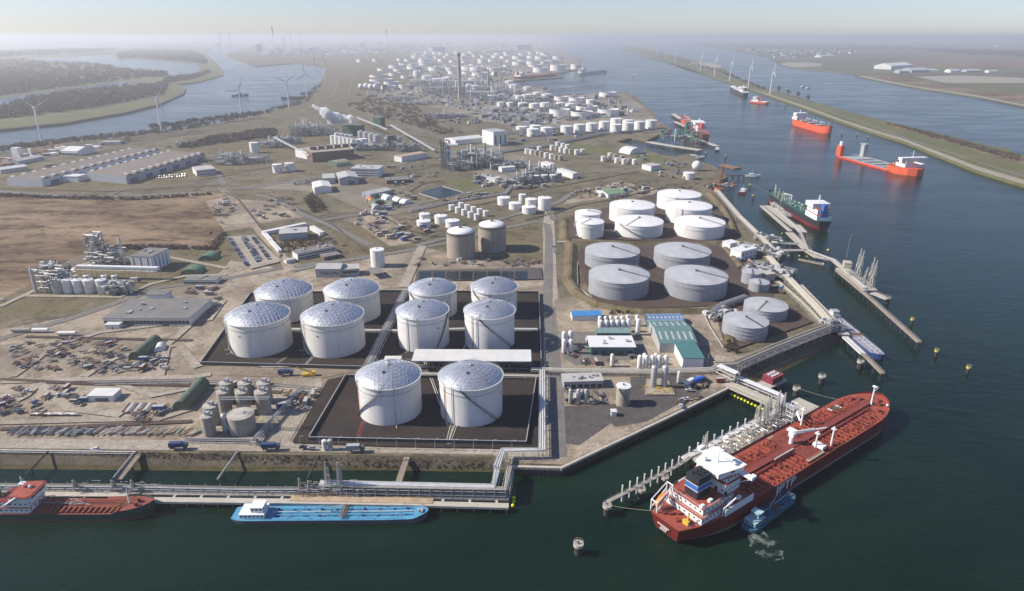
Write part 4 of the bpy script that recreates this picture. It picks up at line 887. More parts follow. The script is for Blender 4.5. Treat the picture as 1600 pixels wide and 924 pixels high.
bldg('process_hall', 'dark green clad hall with steam rising from its roof', (536, 210), (560, 212), 22, 20, 'flat', M('green_clad', (.02, .085, .055), .7), m_roofg)
bldg('process_hall', 'dark green tower building behind the crop processing silos', (584, 200), (595, 201), 16, 24, 'flat', MATS['green_clad'], m_roofg)
bldg('warehouse', 'long low white shed beyond the process plant', (712, 227), (757, 222), 40, 9, 'gable', m_wallw, m_roofw, rise=3)
bldg('boiler_house', 'pale tall boiler house beyond the process plant', (771, 228), (793, 226), 45, 26, 'flat', m_wallw, m_wallg, (1, 3, 3, 16, 3))
bldg('office', 'white control building by the shore tanks', (1017, 268), (1033, 266), 22, 8, 'flat', m_wallw, m_roofp, (2, 6, 2, 1.5, 1))
bldg('warehouse', 'white arched store near the inlet', (984, 242), (1006, 239), 28, 11, 'arch', m_wallw, m_roofw)
bldg('warehouse', 'green-roofed shed among the rubble north of the white round tanks', (950, 310), (978, 307), 30, 5, 'gable', m_wallw, M('green_roof', (.17, .25, .15), .8), rise=2.2)
# --- gas plant with blue and teal roofs
bldg('shed', 'bright blue roofed shed left of the white gas vessels', (894, 502), (940, 501), 10, 4, 'gable', m_wallw, m_blue, rise=1.2)
bldg('shed', 'long mid-blue roofed shed at the back of the gas plant', (1012, 509), (1068, 508.5), 11, 4.5, 'gable', m_dblue, M('mid_blue', (.10, .20, .36), .6, var=.2, scale=.3), rise=1.4, lights=9)
bldg('shed', 'pale teal roofed shed in front of the long blue one', (1015, 519), (1071, 518), 11, 4.5, 'gable', m_teal, m_tealp, rise=1.4, lights=10)
bldg('warehouse', 'largest teal roofed hall of the gas plant', (1030, 552), (1088, 552), 39, 7, 'gable', m_wallg, M('mid_teal', (.115, .2, .19), .6, var=.25, scale=.25), rise=3, lights=6)
bldg('warehouse', 'dark teal roofed hall with pale walls at the front of the gas plant', (1066, 578), (1098, 578), 25, 8, 'flat', m_wallw, m_teal, over_=.5, vents=-1)
bldg('warehouse', 'white roofed filling hall with dark open front', (923, 556), (990, 556), 16, 6.5, 'flat', m_teal, m_wallw, (1, 5, 3.4, 3, .8), [(.56, 4, 4)], over_=1.2, vents=5)
bldg('shed', 'small teal roof behind the filling hall', (932, 533), (985, 533), 9, 6, 'gable', m_teal, m_tealp, rise=1.5)
bldg('compressor_building', 'grey compressor building in front of the pipe track', (881, 609), (942, 607), 10, 5, 'flat', m_wallg, m_roofp, (1, 6, 3, 2.4, .8), vents=8, over_=.4)
def vessel(x_, yb, ytop, w_, label, group, mat=None, n=14):
    p = G(x_, yb); h = ZT(yb, ytop); d = p[1] * CP + (H - h) * SP; r = w_ / 2 * d / F
    t = T('gas_vessel', label, 'gas vessel', p[0], p[1], 0, 0, group)
    MB().lathe(0, 0, [(r * .9, 1.0), (r, 1.4), (r, h - r * .7), (r * .8, h - r * .25), (r * .45, h - r * .06), (.05, h)], n).build('shell', mat or m_white, t, 50)
    for k in range(3): a = k * 2.09 + .5; MB().tube((r * .75 * math.cos(a), r * .75 * math.sin(a), 0), (r * .75 * math.cos(a), r * .75 * math.sin(a), 1.3), .15, 4).build('leg', m_steel, t)
    MB().path([(r + .15, 0, h - r), (r + .15, 0, .5)], .1, 4).build('pipe', m_steel, t)
    return t
V1 = 'white gas vessels of the gas plant'
for i, x_ in enumerate([938, 947, 955, 964, 972.5, 981, 996]):
    vessel(x_, 519 if i < 6 else 524, 500 if i not in (5, 6) else 498, 7.2, 'white upright gas vessel, %s from left in the front of the rear bank' % ORD[i], V1)
    vessel(x_ - 1.3, 510, 494 if i < 5 else 492, 6.2, 'white upright gas vessel, %s from left in the back of the rear bank' % ORD[i], V1)
for i, (x_, yb, yt) in enumerate([(881, 553, 530), (891.5, 553, 530), (881, 539, 518), (891, 539, 517)]):
    vessel(x_, yb, yt, 7.5, 'white upright gas vessel by the road, %s of the group of four' % ('front left', 'front right', 'back left', 'back right')[i], V1)
vessel(955.7, 573.5, 553, 5.8, 'slim white gas vessel standing alone before the filling hall', V1)
for i, x_ in enumerate([998.6, 1008.4, 1018.5, 1028.6, 1039]): vessel(x_, 577.5, 555, 7.8, 'white upright gas vessel, %s from left in the front bank' % ORD[i], V1)
for i, x_ in enumerate([1006, 1024]): vessel(x_, 570, 552, 6.5, 'white upright gas vessel behind the front bank, %s one' % ('left', 'right')[i], V1)
vessel(1020, 606, 571, 9.5, 'tall pale grey cold box column, left of the pair', 'cold box columns', m_steel); vessel(1037, 606, 571, 9.5, 'tall pale grey cold box column, right of the pair', 'cold box columns', m_steel)
vessel(1059.6, 600, 580, 5.5, 'slim pale vessel right of the cold box columns', 'cold box columns', m_pipe)
for i, x_ in enumerate([890.7, 903, 915]): vessel(x_, 632, 608, 5.8, 'polished steel vessel before the compressor building, %s from left' % ORD[i], 'steel vessels before the compressor building', m_steel)
cone_tank((963.4, 985.7, 603, 637), 'stained concrete tank with white roof on the dark apron', m_conc2, m_wroof, None, (), (-40, -130), None, 28, .05)
over('slab', [(1007, 619), (1010, 594), (1043, 594), (1055, 619)], g_pave)
t = T('gas_skid', 'yellow pipework skid at the foot of the cold box columns', 'pipework', *G(1015, 618)); sk = MB(); rng = random.Random(2)
for i in range(30):
    x, y, z = rng.uniform(-2, 14), rng.uniform(0, 12), rng.uniform(.4, 3)
    sk.path([(x, y, 0), (x, y, z), (x + rng.uniform(-4, 4), y, z)], .18, 5)
stuff(sk.build('pipework', m_yel, t)); MB().box(-3, -1, .05, 15, 13, .35).build('base_frame', m_ylw, t)
bldg('gas_unit', 'pair of white cabinets on the dark apron near the quay', (955, 652), (963, 652), 3, 3, 'flat', m_wallw, m_roofw, cat='cabinet')
bldg('jetty_house', 'white two-storey jetty control house', (1157, 408), (1181, 402), 13, 9, 'flat', m_wallw, m_wallw, (2, 4, 2.2, 1.4, 1.2), vents=4)
bldg('jetty_house', 'white sheltered pump house behind the jetty control house', (1140, 392), (1153, 389), 10, 7, 'flat', m_wallw, m_wallw, cat='pump house')
bldg('site_building', 'tan block beside the small grey tanks', (1196, 442), (1210, 440), 9, 7, 'flat', m_conq, m_conq, cat='blockhouse')
# big warehouse at left with rows of roof lights
def sawtooth(label, fl, fr, bl, h, n, wallm):
    a, c, e = G(*fl), G(*fr), G(*bl); W = dist(a, c); D = dist(a, e)
    t = T('distribution_hall', label, 'warehouse', a[0], a[1]); ux = ((c[0] - a[0]) / W, (c[1] - a[1]) / W); uy = ((e[0] - a[0]) / D, (e[1] - a[1]) / D)
    def P3(x, y, z): return (ux[0] * x + uy[0] * y, ux[1] * x + uy[1] * y, z)
    MB().add([P3(0, 0, 0), P3(W, 0, 0), P3(W, D, 0), P3(0, D, 0), P3(0, 0, h), P3(W, 0, h), P3(W, D, h), P3(0, D, h)], [(0, 3, 2, 1), (0, 1, 5, 4), (1, 2, 6, 5), (2, 3, 7, 6), (3, 0, 4, 7)]).build('wall', wallm, t)
    for i in range(n):
        y0, y1 = D * i / n, D * (i + 1) / n
        MB().add([P3(0, y0, h), P3(W, y0, h), P3(W, y1, h), P3(0, y1, h), P3(0, (y0 + y1) / 2, h + 3), P3(W, (y0 + y1) / 2, h + 3)], [(0, 1, 5, 4), (2, 3, 4, 5), (1, 2, 5), (3, 0, 4)]).build('roof_bay', M('purple_grey_roof', (.165, .135, .12), .8, var=.2, scale=.05), t)
        if i % 2 == 0 or True:
            for s in (0.06, 0.92):
                x = W * s; MB().add([P3(x - 3, y0 + (y1 - y0) * .3, h + 2.2), P3(x + 3, y0 + (y1 - y0) * .3, h + 2.2), P3(x + 3, y0 + (y1 - y0) * .5, h + 3.4), P3(x - 3, y0 + (y1 - y0) * .5, h + 3.4)], [(0, 1, 2, 3)]).build('roof_light', m_lite, t)
    for i in range(6):
        y = D * (i + .5) / 6; MB().add([P3(W + .15, y - 8, 0), P3(W + .15, y + 8, 0), P3(W + .15, y + 8, h * .6), P3(W + .15, y - 8, h * .6)], [(0, 1, 2, 3)]).build('loading_door', m_dblue, t)
    return t
sawtooth('long grey-roofed distribution hall with white end wall, the farther left one', (13, 291), (68, 292), (208, 242), 10, 14, m_wallw)
sawtooth('long grey-roofed distribution hall with pale blue doors, the nearer right one', (138, 282), (199, 288), (268, 246), 11, 11, m_bluew)
bldg('office', 'white office on the road beside the distribution halls', (308, 276), (338, 273), 35, 9, 'flat', m_wallw, m_roofp, (2, 8, 3, 2, 1.5))
bldg('shed', 'white open-fronted depot by the railway', (97, 243), (122, 244), 40, 8, 'gable', m_wallw, m_roofw, (1, 6, 5, 4, 0.5))
bldg('shed', 'long narrow grey shed between the railway tracks', (30, 258), (70, 250), 20, 6, 'gable', m_wallg, m_roofp)
bldg('shed', 'second narrow grey shed by the railway at the left edge', (2, 272), (44, 266), 18, 6, 'gable', m_wallg, m_roofw)
bldg('office', 'white blocks in the yard between the distribution halls', (123, 285), (137, 281), 25, 8, 'flat', m_wallw, m_roofw)
# ================================================================ ships
s_red = M('ship_red', (0.17, 0.022, 0.015), 0.5, var=0.15, scale=0.12, streak=0.25, dirt=(0.16, 0.05, 0.04))
s_deck = M('deck_red', (0.31, 0.068, 0.040), 0.75, var=0.25, scale=0.25)
s_deckd = M('deck_red_dark', (0.20, 0.045, 0.033), 0.7, var=0.2, scale=0.3)
s_white = M('ship_white', (0.74, 0.74, 0.71), 0.5, var=0.08, scale=0.3, streak=0.15, dirt=(0.5, .42, .33))
s_boot = M('boot_top', (0.23, 0.19, 0.175), 0.6, var=0.25, scale=0.15)
s_black = M('hull_black', (0.028, 0.03, 0.034), 0.5, var=0.3, scale=0.2)
s_green = M('deck_green', (0.02, 0.11, 0.072), 0.65, var=0.25, scale=0.25)
s_dgreen = M('hull_green', (0.02, 0.055, 0.045), 0.5, var=0.2, scale=0.2)
s_blue = M('barge_blue', (0.085, 0.285, 0.44), 0.6, var=0.15, scale=0.25)
s_navy = M('navy', (0.02, 0.05, 0.16), 0.5)
s_fblue = M('funnel_blue', (0.04, 0.14, 0.42), 0.5)
s_teal = M('barge_teal', (0.045, 0.145, 0.175), 0.6, var=0.2, scale=0.3)
s_orange = M('hull_orange', (0.66, 0.105, 0.035), 0.5, var=0.12, scale=0.1, streak=0.15)
s_ored = M('hull_orange_red', (0.60, 0.075, 0.03), 0.5, var=0.12, scale=0.1)
s_grey = M('ship_grey', (0.34, 0.36, 0.36), 0.6, var=0.2, scale=0.2)
s_cream = M('drip_tray', (0.55, 0.50, 0.34), 0.7)
s_org = M('lifeboat_orange', (0.75, 0.20, 0.03), 0.4)

def hull(t, L, B, D, hm_, bm_, dm_, sw=0.75, ts=0.16, tb=0.82, bp=2.2, sheer=1.0, boot=1.2, bulw=1.0, rake=0.03, bw_from=0.86, fine=0.85, srake=0.02):
    n = 40; S_ = [i / n for i in range(n + 1)]
    S_ = sorted(set([0, .02, .05] + S_ + [.94, .96, .975, .985, .993, 1.0]))
    def hb(tt, k):
        w_ = B / 2
        if tt < ts: s = 1 - tt / ts; w_ *= 1 - (1 - sw) * s ** 2; w_ *= 1 - (0.45 * s ** 1.5 if k < 2 else 0) * (1 - k / 2)
        if tt > tb:
            s = (tt - tb) / (1 - tb); q = bp if k == 2 else bp * fine
            w_ *= max(0.0, 1 - s ** q) ** 0.62
        return max(w_, 0.12)
    def sh(tt): return sheer * max(0, (tt - .7) / .3) ** 2 + sheer * .4 * max(0, (.1 - tt) / .1) ** 2
    def bu(tt): return bulw * min(1, max(0, (tt - bw_from) / .03))
    def X(tt, k):
        x = tt * L
        if k < 2 and tt > tb: x -= rake * L * ((tt - tb) / (1 - tb)) ** 2 * (1 - k * .5)
        if k < 2 and tt < ts: x += srake * L * ((ts - tt) / ts) ** 2 * (1 - k * .5)
        return x
    Z = [lambda tt: -0.9, lambda tt: boot, lambda tt: D + sh(tt) + bu(tt)]
    P_ = {(i, k, s): (X(tt, k), s * hb(tt, k), Z[k](tt)) for i, tt in enumerate(S_) for k in range(3) for s in (-1, 1)}
    for k0, nm, mm in ((0, 'boot_top', bm_), (1, 'hull', hm_)):
        b = MB(); m_ = len(S_)
        for s in (-1, 1):
            vs_ = [P_[(i, k, s)] for i in range(m_) for k in (k0, k0 + 1)]
            fs_ = [(2 * i, 2 * i + 2, 2 * i + 3, 2 * i + 1) if s < 0 else (2 * i, 2 * i + 1, 2 * i + 3, 2 * i + 2) for i in range(m_ - 1)]
            b.add(vs_, fs_)
        b.add([P_[(0, k0, -1)], P_[(0, k0, 1)], P_[(0, k0 + 1, 1)], P_[(0, k0 + 1, -1)]], [(0, 3, 2, 1)])
        b.add([P_[(m_ - 1, k0, -1)], P_[(m_ - 1, k0, 1)], P_[(m_ - 1, k0 + 1, 1)], P_[(m_ - 1, k0 + 1, -1)]], [(0, 1, 2, 3)])
        b.build(nm, mm, t, 35)
    b = MB(); vs_ = []
    for i, tt in enumerate(S_):
        z = D + sh(tt) - 0.08; w_ = hb(tt, 2) - 0.06; vs_ += [(X(tt, 2), -w_, z), (X(tt, 2), w_, z)]
    b.add(vs_, [(2 * i, 2 * i + 2, 2 * i + 3, 2 * i + 1) for i in range(len(S_) - 1)]); b.build('deck', dm_, t)
    return hb, sh
def railing(t, pts, h=1.1, mat=None):
    b = MB()
    for a, c in zip(pts[:-1], pts[1:]):
        for k in (.5, 1): b.tube((a[0], a[1], a[2] + h * k), (c[0], c[1], c[2] + h * k), .05, 3, cap=False)
        L = math.dist(a, c); m_ = max(1, int(L / 2.5))
        for i in range(m_ + 1): p = [a[j] + (c[j] - a[j]) * i / m_ for j in range(3)]; b.tube(p, (p[0], p[1], p[2] + h), .045, 3, cap=False)
    b.build('railing', mat or s_white, t)
def tier(t, x0, x1, y0, y1, z0, z1, mat=None, roofm=None, wins=0, nm='deck_house', wz=.55):
    o = MB().box(x0, y0, z0, x1, y1, z1).build(nm, mat or s_white, t)
    MB().box(x0 - .25, y0 - .25, z1 + .002, x1 + .25, y1 + .25, z1 + .2).build('roof', roofm or s_deck, o)
    if wins:
        zc = z0 + (z1 - z0) * wz
        for y, s in ((y0, -1), (y1, 1)):
            for i in range(wins): x = x0 + (x1 - x0) * (i + .5) / wins; MB().box(x - .45, y - .03 if s < 0 else y - .01, zc - .4, x + .45, y + .01 if s < 0 else y + .03, zc + .4).build('window', m_win, o)
        for x, s in ((x0, -1), (x1, 1)):
            m_ = max(2, int((y1 - y0) / 2.6))
            for i in range(m_): y = y0 + (y1 - y0) * (i + .5) / m_; MB().box(x - .03 if s < 0 else x - .01, y - .45, zc - .4, x + .01 if s < 0 else x + .03, y + .45, zc + .4).build('window', m_win, o)
    return o
def letters(t, txt, size, loc, rot, mat, sx=1.0, ex=.03):
    cu = bpy.data.curves.new('lettering', 'FONT'); cu.body = txt; cu.size = size; cu.extrude = ex; cu.offset = size * .012
    to = bpy.data.objects.new('tmp', cu); me = bpy.data.meshes.new_from_object(to); me.materials.clear(); me.materials.append(mat)
    o = place('lettering', me, t, loc, 0, (sx, 1, 1)); o.rotation_euler = rot
    bpy.data.objects.remove(to); bpy.data.curves.remove(cu); return o
# ---------------------------------------------------------------- the big red tanker
TA = R(36); TO = (66.5 - math.sin(TA), 235 + math.cos(TA))
def TL(x, y): return (TO[0] + x * math.cos(TA) - y * math.sin(TA), TO[1] + x * math.sin(TA) + y * math.cos(TA))
D = 8.5
t = T('tanker_ship', 'large red tanker with white bridge moored at the jetty, lettered on its side', 'tanker', TO[0], TO[1], WZ, TA)
hb, sh = hull(t, 184, 27, D, s_red, s_boot, s_deck, .58, .17, .84, 2.3, 1.2, 1.3, 1.1, .02, .93)
tier(t, 11, 33, -10.8, 10.8, D, D + 3.2, wins=9); tier(t, 13, 34, -9.5, 9.5, D + 3.4, D + 6.2, wins=8)
MB().box(24, -13.3, D, 44, -12.9, D + 3.4).box(24, 12.9, D, 44, 13.3, D + 3.4).build('side_screen', s_white, t)
tier(t, 28, 40, -12.6, 12.6, D, D + 3.4, wins=5); tier(t, 28.5, 39, -8.6, 8.6, D + 6.4, D + 11.6, wins=5, wz=.35)
tier(t, 30, 39, -8.0, 8.0, D + 11.8, D + 14.2, wins=4)
o = MB().prism([(30, -7), (38, -8.5), (41, -8.5), (41, 8.5), (38, 8.5), (30, 7), (26, 6), (26, -6)], D + 14.4, D + 17.2).build('bridge', s_white, t)
MB().box(41.0, -7.6, D + 15.7, 41.06, 7.6, D + 16.7).build('window', m_win, o); MB().box(33, -7.9, D + 15.7, 40, -7.75, D + 16.7).build('window', m_win, o)
MB().prism([(25.5, -6.6), (30, -7.6), (38, -9.1), (41.8, -9.1), (41.8, 9.1), (38, 9.1), (30, 7.6), (25.5, 6.6)], D + 17.21, D + 17.5).build('roof', s_white, o)
for s in (-1, 1):
    w_ = MB().box(37.5, min(s * 8.6, s * 15.2), D + 14.0, 40.8, max(s * 8.6, s * 15.2), D + 14.35).build('bridge_wing', s_white, t)
    MB().box(37.5, min(s * 13.2, s * 15.2), D + 14.36, 40.8, max(s * 13.2, s * 15.2), D + 15.5).build('wing_cab', s_white, w_)
    MB().tube((39, s * 14.5, D + 14), (39, s * 8.5, D + 9), .25, 5).build('wing_brace', s_white, w_)
f = MB().prism([(16, -3.4), (24.5, -3.4), (24.5, 3.4), (16, 3.4)], D + 6.2, D + 10.4).build('funnel', s_black, t)
MB().box(15.9, -3.5, D + 10.41, 24.6, 3.5, D + 13.4).build('blue_band', s_fblue, f)
MB().box(15.8, -3.6, D + 10.35, 24.7, 3.6, D + 10.6).box(15.8, -3.6, D + 13.2, 24.7, 3.6, D + 13.45).build('white_stripe', s_white, f)
MB().box(15.9, -3.5, D + 13.46, 24.6, 3.5, D + 17.0).build('funnel_top', s_black, f)
pb = MB()
for i in range(5): pb.cyl(17.5 + i * 1.4, (-1) ** i * 1.2, D + 17, D + 18.4, .45, 8)
pb.build('exhaust_pipe', s_black, f)
MB().tube((33, 0, D + 17.4), (33, 0, D + 26), .35, 6, .12).tube((33, -3, D + 22), (33, 3, D + 22), .14, 4).box(32, -2, D + 24, 34, 2, D + 24.3).build('radar_mast', s_white, t)
MB().ball(29, 4, D + 18.6, 1.0, 10, 6).ball(37, -6, D + 18.4, .8, 10, 6).build('radome', s_white, t)
# stern gear
fr = MB()
for y in (6.0, 9.4): fr.tube((1.5, y, D + 1), (11, y, D + 7.4), .32, 4).tube((1.5, y, D), (1.5, y, D + 5.5), .28, 4).tube((1.5, y, D + 5.5), (11, y, D + 10.6), .28, 4).tube((11, y, D), (11, y, D + 10.6), .28, 4)
fr.tube((1.5, 6, D + 5.5), (1.5, 9.4, D + 5.5), .28, 4).tube((11, 6, D + 10.6), (11, 9.4, D + 10.6), .28, 4); o = fr.build('lifeboat_davit', s_white, t)
lbm = MB().lathe(0, 0, [(.1, 0), (.9, .8), (1.35, 2.2), (1.4, 5.2), (1.1, 7), (.1, 7.8)], 12)
o2 = place('lifeboat', lbm.mesh('lifeboat', s_org, 60), t, (2.2, 7.7, D + 2.6)); o2.rotation_euler = (0, R(56), 0)
for x, y in ((5, -3), (6, 2), (8, -6.5), (4, 4), (9, 0)): MB().cyl(x, y, D, D + 1.1, .9, 10).cbox(x + .8, y, D, 1.2, 2.4, 1).build('mooring_winch', s_deckd, t)
MB().cbox(6.4, -6.3, D, 1.4, 3, 2).tube((6.4, -6.3, D), (8, -6.3, D + 4), .4, 6).build('stores_crane', m_yel, t)
for z, x0, x1, w_ in ((D + 3.4, 11, 33, 11), (D + 6.4, 13, 34, 9.7)): railing(t, [(x1, -w_, z), (x0, -w_, z), (x0, w_, z), (x1, w_, z)], 1.3)
for y in (-9.3, -4, 4, 9.3): MB().box(27.9, y - .6, D + 6.4, 28.5, y + .6, D + 8.6).build('house_door', m_win, t)
for x, y, z in ((14, -8, D + 6.4), (20, -7.5, D + 6.4), (26, 7, D + 6.4), (29, -11.5, D + 3.6), (35, -11.5, D + 3.6), (32, 10.5, D + 3.6)): MB().cbox(x, y, z, 2.2, 1.4, 1.3).build('deck_locker', s_white, t)
MB().tube((24, -12, D + 3.4), (30, -13.5, D + 7.5), .35, 5).tube((24, -12, D), (24, -12, D + 3.4), .4, 5).build('provision_crane', s_white, t)
for k in (-1, 1): railing(t, [(0.6, k * 7.2, D + .4), (12, k * 10.2, D), (24, k * 12.6, D)])
for j, (w_, zz) in enumerate([(5.6, 5.9), (3.6, 4.9), (2.6, 3.9)]):          # lettering on the transom: three lines too small to read
    lb = MB(); x = -w_ / 2
    while x < w_ / 2: q = random.uniform(.5, 1.0); lb.box(-.09, x, zz, -.02, x + q, zz + .55); x += q + .25
    lb.build('lettering', s_white, t)
letters(t, 'JPTP', 6.8, (62, -13.57, 2.9), (math.pi / 2, 0, 0), s_white, 1.25)
# cargo deck
cw = MB().box(45, -1.6, D + 1.6, 172, 1.6, D + 1.9)
for i in range(33): cw.box(45.5 + i * 3.9, -1.5, D, 45.8 + i * 3.9, -1.2, D + 1.6).box(45.5 + i * 3.9, 1.2, D, 45.8 + i * 3.9, 1.5, D + 1.6)
cw.build('catwalk', s_deckd, t)
for i, y in enumerate((-3.4, -2.7, 2.5, 3.2, 3.9)): MB().tube((47, y, D + 1), (165, y, D + 1), .28, 6).build('deck_pipe', s_deck, t)
for i in range(34):
    x = 47 + i * 3.55
    if 90 < x < 104: continue
    for s in (-1, 1):
        w_ = hb((x) / 184, 2) - 1.4
        g_ = MB().box(x, min(s * 4.6, s * w_), D - .05, x + .6, max(s * 4.6, s * w_), D + 1.0)
        k = int((w_ - 5) / 1.4)
        for j in range(k):
            g_.cbox(x + .3, s * (5 + j * 1.4), D + .3, 1.9, .3, .5)
        g_.build('deck_girder', s_deck, t)
for i in range(10):
    for s in (-1, 1):
        x, y = 52 + i * 11.5, s * (6.5 + (i % 2) * 2)
        MB().cyl(x, y, D, D + 1.5, .8, 10).build('tank_hatch', s_deckd, t); MB().cyl(x + 3, y + s, D, D + 1.4, .5, 8).build('tank_hatch', s_deckd, t)
rng = random.Random(17); pb = MB(); pw = MB()
for i in range(330):
    x, s = rng.uniform(46, 168), rng.choice((-1, 1)); w_ = hb(x / 184, 2) - 1.6; y = s * rng.uniform(2, w_); z = D + rng.uniform(.5, 1.6); (pw if i % 4 == 0 else pb).tube((x, y, z), (x + rng.uniform(-6, 6), y, z), .17, 4) if i % 3 else pb.tube((x, y, D), (x, y, z + .5), .25, 5)
stuff(pb.build('deck_pipework', s_deckd, t)); stuff(pw.build('deck_pipework', s_deck, t))
mf = MB()
for i in range(12): mf.tube((91 + i * 1.05, -11.5, D + 1.4), (91 + i * 1.05, 11.5, D + 1.4), .26, 6)
mf.build('manifold_pipe', s_deckd, t)
for s in (-1, 1): MB().box(90, min(s * 10.4, s * 12.2), D + .5, 104, max(s * 10.4, s * 12.2), D + 1.0).build('drip_tray', s_cream if s < 0 else s_deckd, t)
MB().box(91, 10.4, D + 1.02, 96, 12.1, D + 1.1).build('tray_cover', s_cream, t)
c = MB().cyl(96, 1.6, D, D + 7.5, 1.1, 12).tube((96, 1.6, D + 7.5), (112, -7, D + 9.5), .7, 6, .35).tube((96, 1.6, D + 8.6), (106, -4, D + 9.8), .25, 5).box(94.6, .2, D + 6, 97.4, 3, D + 8.2).build('hose_crane', s_white, t)
for x, y, h in ((104, -7.2, 9), (118, 9.5, 10), (113, -10.5, 10)):
    MB().tube((x, y, D), (x, y, D + h), .55, 8, .4).cbox(x, y, D + h, 2.2, 2.2, .4).cyl(x, y, D + h + .4, D + h + 1.3, .4, 8).build('vent_post', s_white, t)
MB().box(104, -11, D + 1.2, 107.5, -5.4, D + 2.8).box(106, 6, D + 1.2, 109, 10.5, D + 2.4).build('hose_platform', s_white, t)
MB().box(76, -2.6, D + 2, 92, -2.1, D + 2.6).build('cable_tray', m_pipe, t)
hp = MB().box(146, 6.2, D + .6, 152, 10.4, D + .75).build('muster_pad', s_green, t); MB().box(145, 6.2, D + .6, 146, 10.4, D + .8).box(152, 6.2, D + .6, 153, 10.4, D + .8).build('pad_edge', s_white, hp)
MB().tube((169, -2, D + .8), (169, -2, D + 13), .6, 8, .35).cbox(169, -2, D + 12.4, 2, 2.4, .3).tube((169, -2, D + 9), (174, -2, D + 10.5), .14, 4).build('foremast', s_white, t)
for x, y in ((170, 5), (172, -5), (176, 2), (176, -2.5), (166, 8), (165, -8)): MB().cyl(x, y, D + .6, D + 1.9, .9, 10).cbox(x + .9, y, D + .6, 1.4, 2.2, 1.2).build('windlass', s_deckd, t)
MB().ball(174, -8.5, D + 2, .8, 8, 5).build('life_raft', s_white, t)
for k in (-1, 1): railing(t, [(44, k * 13.3, D), (80, k * 13.3, D), (120, k * 13.3, D), (152, k * 13.2, D)], mat=s_deck)

def lines(label, pts):
    a = pts[0]; t = T('mooring_line', label, 'rope', a[0], a[1], a[2]); b = MB(); q = []
    for i in range(11):
        s = i / 10; q.append((a[0] + (pts[1][0] - a[0]) * s, a[1] + (pts[1][1] - a[1]) * s, a[2] + (pts[1][2] - a[2]) * s - 4 * .5 * s * (1 - s)))
    b.path([(p[0] - a[0], p[1] - a[1], p[2] - a[2]) for p in q], .055, 4).build('rope', m_ylw, t)
# ---------------------------------------------------------------- inland barges
def barge(label, x, y, hd, L, B, D, hm_, dm_, wm, roofm=None, house=(4, 15), pipes=3, low=False, househ=2.6):
    t = T('tank_barge', label, 'barge', x, y, WZ, hd)
    hb, sh = hull(t, L, B, D, hm_, s_black, dm_, .72, .06, .90, 2.0, .8, .25, .7, .01, .93, 1.0, .01)
    h0, h1 = house
    o = tier(t, h0, h1, -B * .36, B * .36, D, D + househ * .8, wm, roofm or s_white, 6)
    o = tier(t, h0 + (h1 - h0) * .45, h1 - .6, -B * .26, B * .26, D + househ * .8 + .2, D + househ * 1.9, wm, roofm or s_white, 3, 'wheelhouse', .6)
    for i in range(pipes): MB().tube((h1 + 3, (i - (pipes - 1) / 2) * B * .2, D + .7), (L * .92, (i - (pipes - 1) / 2) * B * .2, D + .7), .2, 6).build('deck_pipe', m_pipe if i % 2 else dm_, t)
    for i in range(10):
        xx = h1 + 5 + (L * .9 - h1 - 6) * i / 9
        MB().cyl(xx, B * .2, D, D + .9, .5, 8).cbox(xx, -B * .2, D, 1.2, .9, .7).build('tank_hatch', dm_ if i % 3 else s_navy, t)
    rg = random.Random(int(L)); zz = MB()
    for i in range(int(L)): xx, yy, q = rg.uniform(h1 + 3, L * .92), rg.uniform(-.42, .42) * B, D + rg.uniform(.3, 1.2); zz.tube((xx, yy, q), (xx + rg.uniform(-4, 4), yy, q), .09, 4) if i % 2 else zz.tube((xx, yy, D), (xx, yy, q), .14, 5)
    stuff(zz.build('deck_pipework', m_pipeg, t))
    mfb = MB()
    for i in range(5): mfb.tube((L * .55 + i * .7, -B * .44, D + 1), (L * .55 + i * .7, B * .44, D + 1), .16, 5)
    mfb.build('manifold_pipe', m_rust, t)
    MB().tube((L * .5, 0, D), (L * .5, 0, D + 3), .3, 6).tube((L * .5, 0, D + 3), (L * .5 + 6, 1, D + 3.4), .2, 5).build('hose_crane', m_steel, t)
    MB().cyl(L * .95, 0, D + .4, D + 1.6, .7, 8).cbox(L * .965, 0, D + .4, 1, 2.6, 1).build('windlass', m_steel, t)
    for k in (-1, 1): railing(t, [(h1, k * B * .48, D), (L * .5, k * B * .48, D), (L * .88, k * B * .48, D)], .9, dm_)
    return t
a = G(366, 806, WZ + 1); barge('bright blue tank barge with grey hull moored at the front jetty', a[0], a[1], R(.6), 88.5, 10.6, 2.3, M('barge_grey', (.085, .085, .10), .6, var=.2), s_blue, s_white)
a = TL(33, -18.6); barge('small teal bunker barge alongside the big red tanker', a[0], a[1], R(39), 37, 7.4, 1.9, s_teal, s_teal, M('pale_teal_paint', (.22, .38, .44), .5), M('pale_teal_roof', (.35, .48, .52), .5), (2.5, 10), 2)
a = G(1294, 489, WZ + 2); c = G(1377, 560, WZ + 2)
barge('blue-bowed barge with red pipes and white house moored at the quay corner', a[0], a[1], ang(a, c), dist(a, c), 9.5, 3, s_navy, M('barge_deck_lilac', (.30, .30, .36), .7, var=.4, scale=.3), s_white, s_grey, (2, 13), 4)
